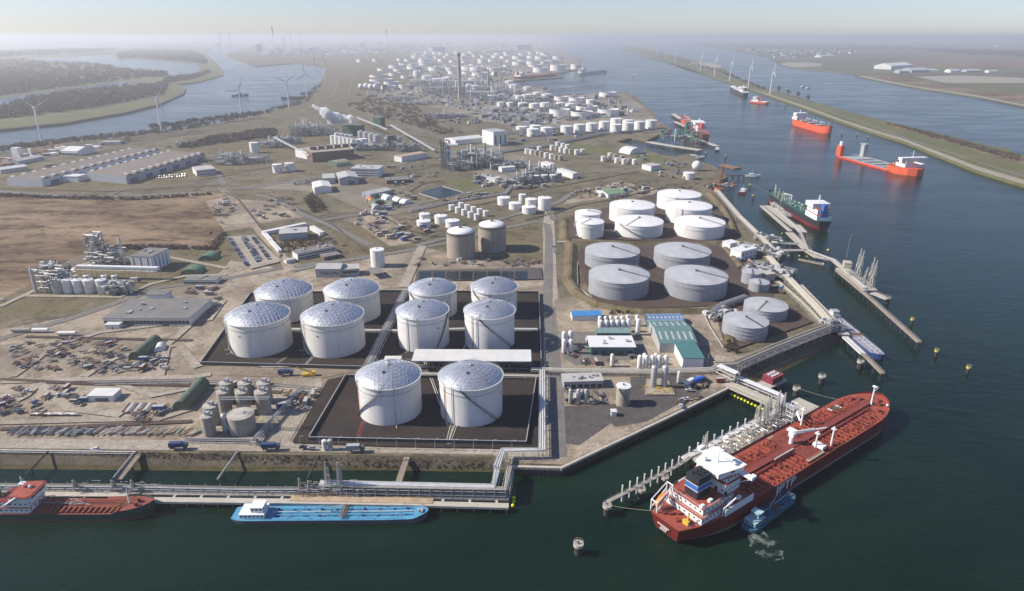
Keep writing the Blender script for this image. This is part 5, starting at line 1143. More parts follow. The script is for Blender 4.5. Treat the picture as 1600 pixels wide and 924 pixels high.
# ---------------------------------------------------------------- coaster at the left edge
a = G(243, 792, WZ + 3); L = 84
t = T('coaster_ship', 'small tanker with red deck, dark green hull and red-topped bridge at the left edge', 'tanker', a[0] - L, a[1] + .5, WZ, R(-.2))
D = 3.6; hb, sh = hull(t, L, 12.8, D, s_dgreen, s_deckd, s_deckd, .8, .12, .8, 2.1, 2.2, .5, 1.1, .02, .8)
o = tier(t, 14, 30, -5.6, 5.6, D, D + 2.7, wins=7); o = tier(t, 16, 30, -5.2, 5.2, D + 2.9, D + 5.6, wins=6, roofm=s_red)
w_ = MB().prism([(22, -5.6), (30.5, -6.3), (32, -5), (32, 5), (30.5, 6.3), (22, 5.6)], D + 5.8, D + 8.4).build('bridge', s_white, t); MB().box(31.98, -4.6, D + 7, 32.05, 4.6, D + 8).build('window', m_win, w_)
MB().prism([(21.6, -6), (30.8, -6.8), (32.6, -5.4), (32.6, 5.4), (30.8, 6.8), (21.6, 6)], D + 8.41, D + 8.7).build('roof', s_red, w_)
MB().prism([(22.4, -5.2), (30.2, -6), (31.6, -4.6), (31.6, 4.6), (30.2, 6), (22.4, 5.2)], D + 8.71, D + 8.85).build('monkey_deck', s_deck, w_)
MB().box(9, -2.2, D, 13, 2.2, D + 9).build('funnel', s_dgreen, t); MB().box(9.4, -2.25, D + 7, 12.6, 2.25, D + 10).build('funnel_top', s_black, t)
MB().tube((24, 2, D + 8.8), (24, 2, D + 14), .25, 6).tube((24, 0, D + 12), (24, 4, D + 12), .12, 4).cbox(24, 2, D + 10.5, 2.4, 2.4, .3).build('radar_mast', s_white, t)
MB().tube((18, -5, D + 3), (27, -7, D + 9.4), .4, 5).build('boat_davit', s_white, t); MB().ball(28, 1, D + 9.6, .8, 8, 6).build('radome', s_white, t)
for i in range(14): MB().box(36 + i * 2.5, -5.6, D - .05, 36.6 + i * 2.5, -1.5, D + .8).build('deck_girder', s_deck, t)
pb = MB(); rng = random.Random(9)
for i in range(40):
    x, y = rng.uniform(30, 56), rng.uniform(-1, 5); pb.tube((x, y, D + rng.uniform(.4, 1.6)), (x + rng.uniform(-5, 5), y + rng.uniform(-.4, .4), D + rng.uniform(.6, 2)), .17, 4)
stuff(pb.build('deck_pipework', s_grey, t))
for y in (1, 2, 3): MB().tube((30, y, D + 1.2), (68, y, D + 1.2), .22, 6).build('deck_pipe', s_deck, t)
for x in (63, 66): MB().tube((x, -5.4, D + .4), (x + 7, 4.6, D + 1.6), .3, 4).build('gangway', m_yel, t)
MB().tube((72, .5, D + 1), (72, .5, D + 8.5), .4, 6, .2).tube((72, -1, D + 6), (72, 2, D + 6), .12, 4).build('foremast', s_white, t)
MB().cyl(76, 1.5, D + 1.4, D + 2.8, .8, 8).cyl(76, -1.5, D + 1.4, D + 2.8, .8, 8).build('windlass', s_deckd, t)
# ---------------------------------------------------------------- generic sea ship
def seaship(label, bow, stern, B, D, hm_, bm_, dm_, hs, kind='bulk', name='cargo_ship', cat='ship', zz=3.0, funm=None, boot=1.5, wins=True):
    s_, b_ = G(*stern, WZ + zz), G(*bow, WZ + zz); L = dist(s_, b_)
    t = T(name, label, cat, s_[0], s_[1], WZ, ang(s_, b_)); hb, sh = hull(t, L, B, D, hm_, bm_, dm_, .7, .12, .85, 2.2, D * .18, boot, D * .12, .02, .92)
    x0, x1, hh = hs; x0 *= L; x1 *= L; k = (x1 - x0)
    tier(t, x0, x1, -B * .42, B * .42, D, D + hh * .35, wins=5 if wins else 0); tier(t, x0 + k * .1, x1, -B * .36, B * .36, D + hh * .37, D + hh * .7, wins=4 if wins else 0)
    tier(t, x0 + k * .35, x1, -B * .5, B * .5, D + hh * .72, D + hh, s_white, s_white, 4 if wins else 0, 'bridge')
    fx = x0 + k * .12 if hs[0] < .5 else x0 - k * .2
    MB().box(fx - k * .12, -B * .1, D + hh * .3, fx + k * .12, B * .1, D + hh * 1.05).build('funnel', funm or hm_, t)
    MB().tube((x0 + k * .6, 0, D + hh), (x0 + k * .6, 0, D + hh * 1.5), L * .004 + .15, 5).tube((x0 + k * .6, -B * .12, D + hh * 1.3), (x0 + k * .6, B * .12, D + hh * 1.3), .2, 4).build('radar_mast', s_white, t)
    MB().tube((L * .94, 0, D), (L * .94, 0, D + hh * .7), .4, 5).build('foremast', s_white, t)
    if kind == 'bulk':
        for i in range(6):
            a = x1 + k * .35 + (L * .9 - x1 - k * .35) * i / 6; b2 = a + (L * .9 - x1 - k * .35) / 6 * .7
            MB().box(a, -B * .32, D, b2, B * .32, D + 1.6).build('hatch_cover', dm_ if i % 2 else s_grey, t)
        for i in range(3):
            a = L * (.32 + .2 * i); MB().tube((a, 0, D), (a, 0, D + 9), .7, 6).tube((a, 0, D + 8), (a + L * .1, B * .1, D + 6), .4, 5).build('deck_crane', s_white, t)
    elif kind == 'tank':
        for i in range(6): MB().tube((x1 + 2 if hs[0] < .5 else L * .1, B * (i - 2.5) * .09, D + 1.3), (L * .9, B * (i - 2.5) * .09, D + 1.3), .35, 5).build('deck_pipe', dm_, t)
        for i in range(6):
            a = L * (.34 + .09 * i); MB().cyl(a, B * .25, D, D + 2, 1, 8).cyl(a, -B * .25, D, D + 2, 1, 8).build('tank_hatch', dm_, t)
        MB().tube((L * .6, 0, D), (L * .6, 0, D + 9), .7, 6).tube((L * .6, 0, D + 9), (L * .72, 2, D + 8), .4, 5).build('hose_crane', s_white, t)
        MB().box(x1 + k * .2, -1.4, D + 2.2, L * .9, 1.4, D + 2.7).build('catwalk', dm_, t)
    return t, L, B, D
t, L, B, D = seaship('dark-hulled tanker with green deck and white house at the outer jetty', (1206, 300), (1290, 347), 20, 9.5, s_black, s_red, s_green, (.03, .22, 17), 'tank', 'tanker_ship', 'tanker', 9.5, s_fblue, 3.0)
MB().box(-.05 + L * .03, -4, D + 4, L * .03 - .2, 4, D + 11).build('blue_panel', s_fblue, t); MB().box(L * .05, 5.2, D + 4, L * .12, 7, D + 6).build('lifeboat', s_org, t)
MB().box(L * .3, -B * .5 - .05, 1.6, L * .75, -B * .5 - .02, D * .75).build('red_side', s_red, t)
rng = random.Random(3)
for mm in (s_green, s_white, s_grey):
    b = MB()
    for i in range(60): x, y, z = rng.uniform(.25, .92) * L, rng.uniform(-.4, .4) * B, D + rng.uniform(.4, 3.5); b.tube((x, y, z), (x + rng.uniform(-6, 6), y, z), .28, 4) if i % 2 else b.tube((x, y, D), (x, y, z + 1), .35, 5)
    stuff(b.build('deck_pipework', mm, t))
for x in (.5, .54, .58, .62): MB().tube((L * x, 6, D), (L * x, 9, D + 10), .5, 5).build('loading_boom', M('greygreen', (.4, .45, .4), .6), t)
t, L, B, D = seaship('bright orange bulk carrier with white house anchored near the spit', (1297, 203), (1243, 188), 27, 14, s_orange, s_ored, s_deckd, (.02, .17, 16), 'bulk', 'bulk_carrier', 'ship', 10, s_navy, 2)
seaship('red and white offshore vessel at the jetty below the flare mast', (1068, 184), (1103, 212), 24, 10, s_ored, s_red, s_deck, (.15, .38, 15), 'bulk', 'offshore_ship', 'ship', 8)
seaship('small red and white ship moving up the channel near the spit', (1172, 158), (1201, 160), 20, 6, s_ored, s_red, s_white, (.5, .8, 14), 'tank', 'offshore_ship', 'ship', 6, wins=False)
seaship('black and red ship heading away near the spit turbines', (1143, 136), (1166, 147), 24, 13, s_black, s_red, s_white, (.05, .3, 15), 'bulk', 'cargo_ship', 'ship', 10, wins=False)
seaship('long red tanker at a far basin among the tanks', (869, 116), (806, 121), 44, 16, s_red, s_red, s_deck, (.03, .14, 22), 'tank', 'tanker_ship', 'tanker', 14, wins=False)
seaship('pale grey ship at the mouth of the far basin', (948, 111), (904, 115), 30, 12, s_grey, s_grey, s_green, (.03, .16, 24), 'tank', 'tanker_ship', 'tanker', 10, wins=False)
t, L, B, D = seaship('white ferry far out on the channel near the horizon', (934, 63.2), (920, 62.6), 40, 35, s_white, s_white, s_white, (.1, .9, 25), 'none', 'ferry', 'ferry', 20, wins=False)
# heavy lift ship: low flat deck, two casings aft, bridge at the bow
s_, b_ = G(1324, 243, WZ + 2), G(1438, 268, WZ + 8)
L = dist(s_, b_); t = T('heavy_lift_ship', 'orange-red heavy lift ship with low open deck and white bow house', 'ship', s_[0], s_[1], WZ, ang(s_, b_)); B = 44; D = 3.0
hb, sh = hull(t, L * .8, B, D, s_ored, s_ored, s_grey, .98, .02, .985, 2, 0, .4, 0, 0, 2)
for i in range(4): MB().box(L * (.25 + .13 * i), -B * .36, D + .02, L * (.31 + .13 * i), B * .36, D + .12).build('dark_pad', m_dsteel, t)
fo = MB()
P_ = [(L * .74, -B / 2), (L * .88, -B / 2), (L * .95, -B * .32), (L * .99, -B * .08), (L * .99, B * .08), (L * .95, B * .32), (L * .88, B / 2), (L * .74, B / 2)]
fo.prism(P_, -.9, 11).build('forecastle', s_orange, t); MB().prism([(L * .74, -B / 2 - .1), (L * .88, -B / 2 - .1), (L * .89, B / 2 + .1), (L * .74, B / 2 + .1)], 11.01, 11.3).build('deck', s_red, t)
tier(t, L * .8, L * .92, -16, 16, 11.3, 17, wins=6); tier(t, L * .83, L * .92, -15, 15, 17.2, 22, wins=6); tier(t, L * .86, L * .91, -22, 22, 22.2, 26, s_white, s_white, 4, 'bridge')
MB().tube((L * .88, 0, 26), (L * .88, 0, 36), .6, 6).tube((L * .88, -5, 32), (L * .88, 5, 32), .25, 4).build('radar_mast', s_white, t)
MB().box(L * .9, -3, 19, L * 1.02, 3, 20).build('bow_platform', s_white, t); MB().cyl(L * .77, -14, 11, 15, 2, 8).cyl(L * .77, 12, 11, 17, 2, 8).build('winch', s_org, t)
MB().box(-2, -B * .5, D, 11, -B * .34, 21).build('casing_tower', s_orange, t); MB().cyl(5, -B * .42, 21.01, 28, 3.2, 12).build('casing_top', s_white, t)
MB().box(14, B * .32, D, 24, B * .5, 24).box(12, B * .3, 24.01, 27, B * .52, 25.5).build('casing_tower', s_grey, t)
s_, b_ = None, None
# small craft
def boat(label, px, py, L, B, hd, hm_, cabm, name='work_boat'):
    x, y = G(px, py, WZ + 1); t = T(name, label, 'boat', x, y, WZ, R(hd)); hull(t, L, B, L * .07 + .8, hm_, s_black, s_grey, .8, .1, .6, 2, .8, .3, .6, .02, .6)
    tier(t, L * .3, L * .6, -B * .32, B * .32, L * .07 + .8, L * .07 + 3.4, cabm, cabm, 2, 'cabin'); MB().tube((L * .45, 0, 4), (L * .45, 0, L * .2 + 6), .15, 4).build('mast', s_white, t)
boat('red and white tug lying off the shore near the crane', 1158, 302, 24, 9, 60, s_red, s_white, 'tug_boat')
boat('white patrol boat at the small jetty by the crane', 1163, 275, 24, 6, -10, s_white, s_white)
boat('white work boat at the inlet quay', 1070, 246, 34, 9, -15, s_white, s_white)
boat('dark tug beside the inlet platforms', 1120, 236, 26, 9, 70, s_navy, s_white, 'tug_boat')
boat('small white boat crossing beyond the spit, left one', 1251, 136, 26, 9, 20, s_white, s_white)
boat('small white boat crossing beyond the spit, right one', 1259, 138, 24, 8, 20, s_white, s_white)
boat('dark barge moored below the wind turbines on the left canal', 440, 154, 90, 14, -4, s_black, s_grey, 'moored_barge')
boat('green barge moored at the canal bank by the turbines', 470, 146, 70, 16, 0, s_dgreen, s_green, 'moored_barge')
boat('dark barge under way behind the middle turbine on the canal', 362, 150, 60, 14, 30, s_black, s_black, 'moored_barge')
# ================================================================ jetties, dolphins, loading arms
ME_PILE = MB().cyl(0, 0, 0, 1, 1, 8).mesh('pile', m_dark, 50)
def jetty(label, pts, w_, z, mat=None, th=0.9, pile=8, name='jetty', rail=True, pilem=None, pr=.45, group=None):
    t = T(name, label, 'jetty', pts[0][0], pts[0][1], 0, 0, group); b = MB(); pl_ = []
    for i, (a, c) in enumerate(zip(pts[:-1], pts[1:])):
        L = dist(a, c); b.cbox((a[0] + c[0]) / 2, (a[1] + c[1]) / 2, z - th - .004 * i, L + w_ * .5, w_, th + .008 * (i % 2), ang(a, c))
        k = max(1, int(L / pile)); d = ((c[0] - a[0]) / L, (c[1] - a[1]) / L)
        for j in range(k + 1):
            for s in ((-1, 1) if w_ > 2.5 else (0,)):
                p = (a[0] + d[0] * L * j / k - d[1] * s * w_ * .4, a[1] + d[1] * L * j / k + d[0] * s * w_ * .4)
                pl_.append(p)
    b.build('deck', mat or m_conq, t, world=True)
    for p in pl_: place('pile', ME_PILE, t, (p[0] - pts[0][0], p[1] - pts[0][1], WZ - 2), 0, (pr, pr, z - th - WZ + 2))
    if rail:
        rb = MB()
        for a, c in zip(pts[:-1], pts[1:]):
            L = dist(a, c); d = ((c[0] - a[0]) / L, (c[1] - a[1]) / L)
            for s in (-1, 1):
                p = (a[0] - d[1] * s * w_ * .48, a[1] + d[0] * s * w_ * .48); q = (c[0] - d[1] * s * w_ * .48, c[1] + d[0] * s * w_ * .48)
                for h in (.55, 1.1): rb.tube((p[0], p[1], z + h), (q[0], q[1], z + h), .06, 3)
                k = max(1, int(L / 3))
                for j in range(k + 1): rb.tube((p[0] + (q[0] - p[0]) * j / k, p[1] + (q[1] - p[1]) * j / k, z), (p[0] + (q[0] - p[0]) * j / k, p[1] + (q[1] - p[1]) * j / k, z + 1.1), .06, 3)
        rb.build('railing', m_steel, t, world=True)
    return t
def arm(label, x, y, z, rot, h, mat=None, group='loading arms', n=3):
    """a bank of folded marine loading arms"""
    t = T('loading_arm', label, 'loading arm', x, y, z, rot, group); mat = mat or M('arm_grey', (.42, .41, .37), .6, .1, var=.2)
    fr = MB()
    w0 = min(1.4, h * .085)
    for sx in (-w0, w0):
        for sy in (-w0, w0): fr.tube((sx, sy, 0), (sx * .55, sy * .55, h * .8), .15, 4)
    for k in range(8):
        q = w0 * (1 - k * .055); zz = h * .1 * (k + .2)
        for (a, b_), (c, d) in zip([(-q, -q), (q, -q), (q, q), (-q, q)], [(q, -q), (q, q), (-q, q), (-q, -q)]): fr.tube((a, b_, zz), (c, d, zz), .1, 4); fr.tube((a, b_, zz), (c * .9, d * .9, zz + h * .1), .08, 3)
    fr.build('tower', mat, t)
    MB().tube((0, 0, 0), (0, 0, h * .55), .35, 8).build('riser', mat, t)
    MB().tube((-.6, 0, h * .5), (.9, 0, h), .3, 6).tube((-.6, .7, h * .5), (.9, .7, h), .12, 4).build('inboard_arm', mat, t)
    MB().tube((.9, 0, h), (1.8, 0, h * .35), .26, 6).tube((1.4, 0, h * .66), (2.0, .6, h * .4), .1, 4).build('outboard_arm', mat, t)
    MB().cbox(-1.1, 0, h * .36, .07 * h, .05 * h, .1 * h).tube((-.6, 0, h * .5), (-1.3, 0, h * .42), .2, 5).build('counterweight', mat, t)
    return t
def dolphin(label, px, py, kind='white', r=2.3, z=1.0, group='mooring dolphins', xy=None):
    x, y = xy or G(px, py, z); t = T('mooring_dolphin', label, 'dolphin', x, y, 0, 0, group)
    cm = {'white': m_conq, 'yellow': M('dolphin_yellow', (.58, .47, .13), .7, var=.3)}[kind]
    MB().cyl(0, 0, WZ - 2, z - 1.2, r * .8, 14).build('pile', m_dark, t, 50)
    MB().lathe(0, 0, [(r, z - 1.3), (r, z), (r * .62, z), (r * .62, z - .25)], 18).build('cap', cm, t, 40)
    MB().cyl(0, 0, z - .25, z + .9, .35, 8).cbox(0, 0, z + .6, 1.3, .35, .35).build('bollard', m_dsteel, t)
    rb = MB()
    for k in range(10): a = k * .628; rb.tube((r * .95 * math.cos(a), r * .95 * math.sin(a), z), (r * .95 * math.cos(a), r * .95 * math.sin(a), z + 1.1), .06, 3).tube((r * .95 * math.cos(a), r * .95 * math.sin(a), z + 1.1), (r * .95 * math.cos(a + .628), r * .95 * math.sin(a + .628), z + 1.1), .05, 3)
    rb.build('railing', cm, t); return x, y
# --- tanker jetty (laid out in the frame of the tanker berth)
J = TL
t = jetty('pale concrete loading platform beside the big red tanker', [J(53, 22.5), J(126, 22.5)], 9, .8, m_conq, 1.2, 9)
jetty('pale service deck behind the loading platform of the tanker jetty', [J(48, 29.5), J(128, 29.5)], 3.2, 1.0, M('pale_deck', (.62, .60, .55), .8), 1.0, 8)
jetty('outer corner platform of the tanker jetty', [J(128, 24), J(147, 24)], 13, .9, m_conq, 1.2, 8)
jetty('concrete approach deck from the quay to the tanker jetty', [J(131, 66), J(133, 32)], 7.5, .6, m_conq, 1.1, 8)
jetty('platform with the dark red control cabin', [J(147, 52), J(163, 52)], 9, .6, m_conq, 1.0, 6)
jetty('short access bridge to the red control cabin', [J(134, 50), J(146, 50)], 3, .7, m_conq, .6, 6)
c = J(151, 49); t = T('control_cabin', 'dark red control cabin with roof units on its own platform', 'cabin', c[0], c[1], .62, TA)
m_crim = M('crimson_clad', (.20, .025, .045), .6, var=.2); MB().box(0, 0, 0, 11, 7, 4).build('wall', m_crim, t); MB().box(-.3, -.3, 4.002, 11.3, 7.3, 4.4).build('roof', M('crimson_roof', (.23, .05, .06), .7), t)
for i in range(6): MB().box(2 + (i % 3) * 2.7, 1.4 + (i // 3) * 2.6, 4.4, 3.6 + (i % 3) * 2.7, 3 + (i // 3) * 2.6, 5).build('roof_unit', m_pipe, t)
for i in range(4): MB().box(1 + i * 2.6, -.05, 1.2, 2.4 + i * 2.6, .02, 2.6).build('window', m_win, t)
# white covered pipe bridge
def box_run(label, pts, w_, h, mat, name='pipe_bridge'):
    t = T(name, label, 'pipe bridge', pts[0][0], pts[0][1]); 
    for a, c in zip(pts[:-1], pts[1:]):
        L = dist(a, c); an = ang(a, c); o = MB().add([], [])
        d = Vector((c[0] - a[0], c[1] - a[1], c[2] - a[2])); n = Vector((-d.y, d.x, 0)).normalized() * w_ / 2
        A, C = Vector(a), Vector(c); up = Vector((0, 0, .5))
        MB().add([A - n, A + n, C + n, C - n, A - n + up, A + n + up, C + n + up, C - n + up], [(0, 1, 2, 3), (7, 6, 5, 4), (0, 3, 7, 4), (1, 5, 6, 2), (0, 4, 5, 1), (3, 2, 6, 7)]).build('cover', mat, t, world=True)
        fb = MB(); k = max(1, int(L / 6))
        for j in range(k + 1):
            p = A + d * (j / k)
            for s in (-1, 1): q = p + n * s * .92; fb.tube(q, (q.x, q.y, q.z - h), .18, 4)
            fb.tube(p - n - Vector((0, 0, h)), p + n - Vector((0, 0, h)), .18, 4)
        for s in (-1, 1): fb.tube(A + n * s - Vector((0, 0, h)), C + n * s - Vector((0, 0, h)), .2, 4)
        fb.build('frame', m_pipe, t, world=True)
        for s in (-.5, 0, .5): MB().tube(A + n * s - Vector((0, 0, h * .6)), C + n * s - Vector((0, 0, h * .6)), .3, 6).build('pipe', m_pipeg, t, world=True)
    return t
g1, g2 = G(1123, 571, 9), G(1152, 584, 9)
box_run('white covered pipe bridge crossing over the quay road', [(*g1, 9), (*g2, 9)], 4.2, 4, m_wallw)
j1, j2 = J(135.5, 62), J(137, 34); j3 = J(127, 26)
box_run('white covered pipe run along the approach deck to the tanker', [(*g2, 8.8), (*J(136, 65), 5.4)], 3.2, 3, m_wallw)
box_run('long white covered pipe gallery on the tanker approach', [(*j1, 5), (*j2, 5), (*j3, 4.6)], 3.6, 3.6, m_wallw)
for i, (x, y, h) in enumerate([(57, 25, 15), (101, 25, 17), (106, 24, 18), (112, 26, 17), (118, 25, 18), (122, 24, 16)]):
    p = J(x, y); arm('pale loading arm on the tanker jetty, %s counted from the stern end' % ORD[i], p[0], p[1], .8, TA - math.pi / 2, h, None, 'loading arms of the tanker jetty')
t = T('jetty_pipework', 'tangle of pale and yellow pipework on the tanker loading platform', 'pipework', *J(60, 22), .8, TA); rng = random.Random(11)
for mm, nn in ((m_pipe, 120), (m_pipeg, 110), (m_ylw, 30), (m_yel, 10)):
    b = MB()
    for i in range(nn):
        x, y, z = rng.uniform(0, 62), rng.uniform(-3.4, 4), rng.uniform(.3, 3.4)
        q = rng.random(); b.path([(x, y, 0), (x, y, z), (x + rng.uniform(-7, 7), y, z)], .16, 4) if q < .5 else b.tube((x, y, z), (x, y + rng.uniform(-3, 3), z), .18, 4)
    stuff(b.build('pipework', mm, t))
c = J(121, 17.5); t = T('gangway_tower', 'steel gangway tower at the ship side of the tanker jetty', 'gangway tower', c[0], c[1], .8, TA); b = MB()
for sx in (-2, 2):
    for sy in (-2, 2): b.tube((sx, sy, 0), (sx, sy, 12), .2, 4)
for k in range(5):
    for a, d in (((-2, -2), (2, -2)), ((2, -2), (2, 2)), ((2, 2), (-2, 2)), ((-2, 2), (-2, -2))): b.tube((*a, 2.4 * (k + 1)), (*d, 2.4 * (k + 1)), .12, 4); b.tube((*a, 2.4 * k), (*d, 2.4 * (k + 1)), .09, 3)
b.build('frame', m_pipe, t); MB().box(-2.6, -2.6, 9.6, 2.6, 2.6, 9.9).box(-2, -2, 4.8, 2, 2, 5).build('platform', m_steel, t); MB().tube((0, -2, 9.6), (-3, -7, 6), .6, 4).build('gangway', m_pipe, t)
for i in range(8):
    p = J(54 + i * 6.6, 31.6); t = T('fender_post', 'pale upright post along the back of the tanker jetty, %s from the stern end' % ORD[i], 'post', p[0], p[1], 0, 0, 'posts behind the tanker jetty'); MB().cyl(0, 0, WZ - 1, 3.6, .4, 8).build('post', m_pipe, t); MB().cyl(0, 0, 3.602, 3.8, .5, 8).build('cap', m_white, t)
jetty('narrow catwalk with white posts leading to the stern dolphin', [J(-7, 27.2), J(14, 27), J(40, 27), J(50, 28)], 1.8, 1.2, m_conq, .5, 9)
for i in range(9):
    p = J(3 + i * 4.9, 28.4); t = T('fender_post', 'white post on the stern catwalk, %s from the outer dolphin' % ORD[i], 'post', p[0], p[1], 0, 0, 'posts on the stern catwalk'); MB().cyl(0, 0, WZ - 1, 4.6, .35, 8).build('post', m_white, t); MB().cyl(0, 0, 4.602, 4.8, .42, 8).build('cap', m_white, t)
dolphin('round white mooring dolphin at the outer end of the stern catwalk', 949, 789, 'white', 2.1)
dolphin('round white mooring dolphin standing alone at the bottom, left of the tanker stern', 904, 849, 'white', 2.2)
for i, q in enumerate([(12, 24.6), (28, 24.6)]): p = J(*q); dolphin('breasting dolphin under the stern catwalk, %s one' % ('outer', 'inner')[i], 0, 0, 'white', 1.9, 1.0, 'mooring dolphins', p)
dolphin('round white mooring dolphin by the red control cabin', 1245, 606, 'white', 2.2)
dolphin('pale ring-topped dolphin in the basin north of the tanker bow', 1285, 587, 'white', 2.2)
dolphin('pale ring-topped dolphin beside the quay corner catwalk', 1345, 564, 'white', 2.2)
for i, (x, y) in enumerate([(1426, 498), (1464, 547), (1514, 573)]): dolphin('yellow-topped dolphin in open water, %s in the line from the outer jetty' % ORD[i], x, y, 'yellow', 1.3, .4, 'yellow dolphins')
for i, (x, y) in enumerate([(1172, 288), (1177, 305), (1316, 207), (1340, 209), (1357, 213), (1134, 243), (1103, 238), (1219, 163), (1226, 165)]): dolphin('dark mooring post far out in the channel, %s of several' % ORD[i], x, y, 'yellow', 1.6, .8, 'far mooring posts')
lines('mooring rope from the tanker bow to the ring dolphin', [(*J(160, 13), WZ + 9), (*G(1245, 606, 1.5), 1.5)])
lines('mooring rope from the tanker stern to the catwalk dolphin', [(*J(2, 7), WZ + 9), (*G(949, 789, 1.5), 1.5)])
lines('rope from the green-decked tanker bow to a mooring post', [(*G(1207, 303, 4), 4), (*G(1172, 288, 2), 2)])
# floating boom
p0, p1 = G(1138, 615, WZ), G(1197, 643, WZ)
for i in range(12):
    s = i / 11; x, y = p0[0] + (p1[0] - p0[0]) * s, p0[1] + (p1[1] - p0[1]) * s
    t = T('boom_float', 'bright yellow float of the oil boom beside the quay, %s from the quay' % ORD[i], 'float', x, y, WZ, 0, 'yellow boom floats'); MB().ball(0, 0, .3, .85, 10, 6).build('float', M('float_yellow', (.75, .72, .02), .5), t, 60); MB().cbox(1.2, -.6, -.2, 2.6, .3, .5, ang(p0, p1)).build('curtain', MATS['float_yellow'], t)
for i, (x, y) in enumerate([(803, 779), (802.5, 785), (801.5, 791)]):
    a = G(x, y, WZ); t = T('boom_float', 'yellow-green float hanging at the end of the front jetty, %s from top' % ORD[i], 'float', a[0], a[1], WZ, 0, 'floats at the front jetty end'); MB().ball(0, 0, .4, .9, 10, 6).build('float', MATS['float_yellow'], t, 60)
for i, (x, y) in enumerate([(1294, 392), (1222, 366), (1212, 371), (1232, 401), (1249, 401), (1261, 402), (1286, 413), (1213, 403)]):
    a = G(x, y, WZ); t = T('buoy', 'yellow-green buoy near the outer jetties, %s of the scattered ones' % ORD[i], 'buoy', a[0], a[1], WZ, 0, 'scattered buoys'); MB().ball(0, 0, .7, 1.5 if i == 0 else 1.0, 12, 8, .8).build('body', M('buoy_yellow', (.5, .48, .12), .5), t, 60); MB().cyl(0, 0, 1.5, 2.2, .2, 6).build('top', m_dark, t)
# --- outer jetties right
Z1 = 1.0
def JG(*px): return [G(x, y, Z1) for x, y in px]
jetty('long narrow approach pier under the green-decked tanker', JG((1190, 322), (1235, 361)), 4, Z1, m_conq)
jetty('loading platform of the green-decked tanker', JG((1200, 322), (1243, 355)), 8, Z1 + .1, m_conq)
jetty('step platform between the two outer jetties', JG((1244, 352), (1254, 362)), 9, Z1, m_conq)
jetty('diagonal pier joining the two outer jetties', JG((1234, 364), (1262, 391)), 8, Z1, m_conq)
jetty('upper access bridge from the shore to the outer pier', JG((1206, 379), (1246, 381)), 4.5, Z1, m_steel)
jetty('lower access bridge from the shore to the outer pier', JG((1213, 391), (1252, 391)), 5, Z1, m_conq)
jetty('bent walkway from the pier to the outer loading platform', JG((1258, 390), (1275, 401), (1302, 406), (1318, 420)), 5, Z1, m_conq)
jetty('outer loading platform with two banks of arms', JG((1318, 421), (1358, 452)), 12, Z1 + .1, m_conq)
jetty('long dark-beamed fender pier in front of the outer platform', JG((1308, 423), (1360, 466)), 3, Z1, m_wood)
jetty('breasting head at the ship side of the outer platform', JG((1366, 458), (1386, 466)), 6, Z1, m_conq)
jetty('long straight catwalk from the outer platform to its end', JG((1360, 466), (1436, 534)), 3, Z1, m_wood)
dolphin('dolphin at the corner of the outer loading platform', 1388, 465, 'white', 2.0)
rack('pipes on the outer diagonal pier', [(1210, 325), (1250, 362), (1262, 391), (1302, 406), (1320, 424), (1352, 450)], 4, 2.6, 4, [m_pipe, m_ylw, m_steel], None, 9, .25, legs=False)
for i, (x, y, h) in enumerate([(1338, 431, 25), (1342, 433, 24), (1358, 446, 25), (1362, 449, 24), (1351, 442, 14)]):
    p = G(x, y, Z1); arm('grey folded loading arm on the outer platform, %s from the shore end' % ORD[i], p[0], p[1], Z1, R(20), h, None, 'loading arms on the outer platform')
for i, (x, y) in enumerate([(1215, 315), (1221, 320), (1210, 311)]):
    p = G(x, y, Z1); arm('pale loading arm beside the green-decked tanker, %s one' % ORD[i], p[0], p[1], Z1, R(30), 17, None, 'loading arms beside the green-decked tanker')
t = T('jetty_pipework', 'pipework and valves on the outer loading platforms', 'pipework', *G(1325, 426, Z1), Z1, ang(G(1318, 421, 1), G(1358, 452, 1))); rng = random.Random(12)
b = MB()
for i in range(150):
    x, y, z = rng.uniform(-4, 42), rng.uniform(-5, 5), rng.uniform(.3, 3); b.path([(x, y, 0), (x, y, z), (x + rng.uniform(-5, 5), y, z)], .18, 4)
stuff(b.build('pipework', m_pipeg, t))
t = T('jetty_pipework', 'pipework on the platform of the green-decked tanker', 'pipework', *G(1206, 319, Z1), Z1, ang(G(1204, 318, 1), G(1247, 350, 1))); b = MB()
for i in range(170):
    x, y, z = rng.uniform(-2, 66), rng.uniform(-4, 4), rng.uniform(.3, 3); b.path([(x, y, 0), (x, y, z), (x + rng.uniform(-5, 5), y, z)], .26, 4)
stuff(b.build('pipework', m_pipe, t))
bldg('jetty_shelter', 'small tan and yellow shelter on the outer walkway', (1318, 420), (1330, 421), 8, 4, 'flat', m_ylw, m_conq, cat='shelter', z=1.1)
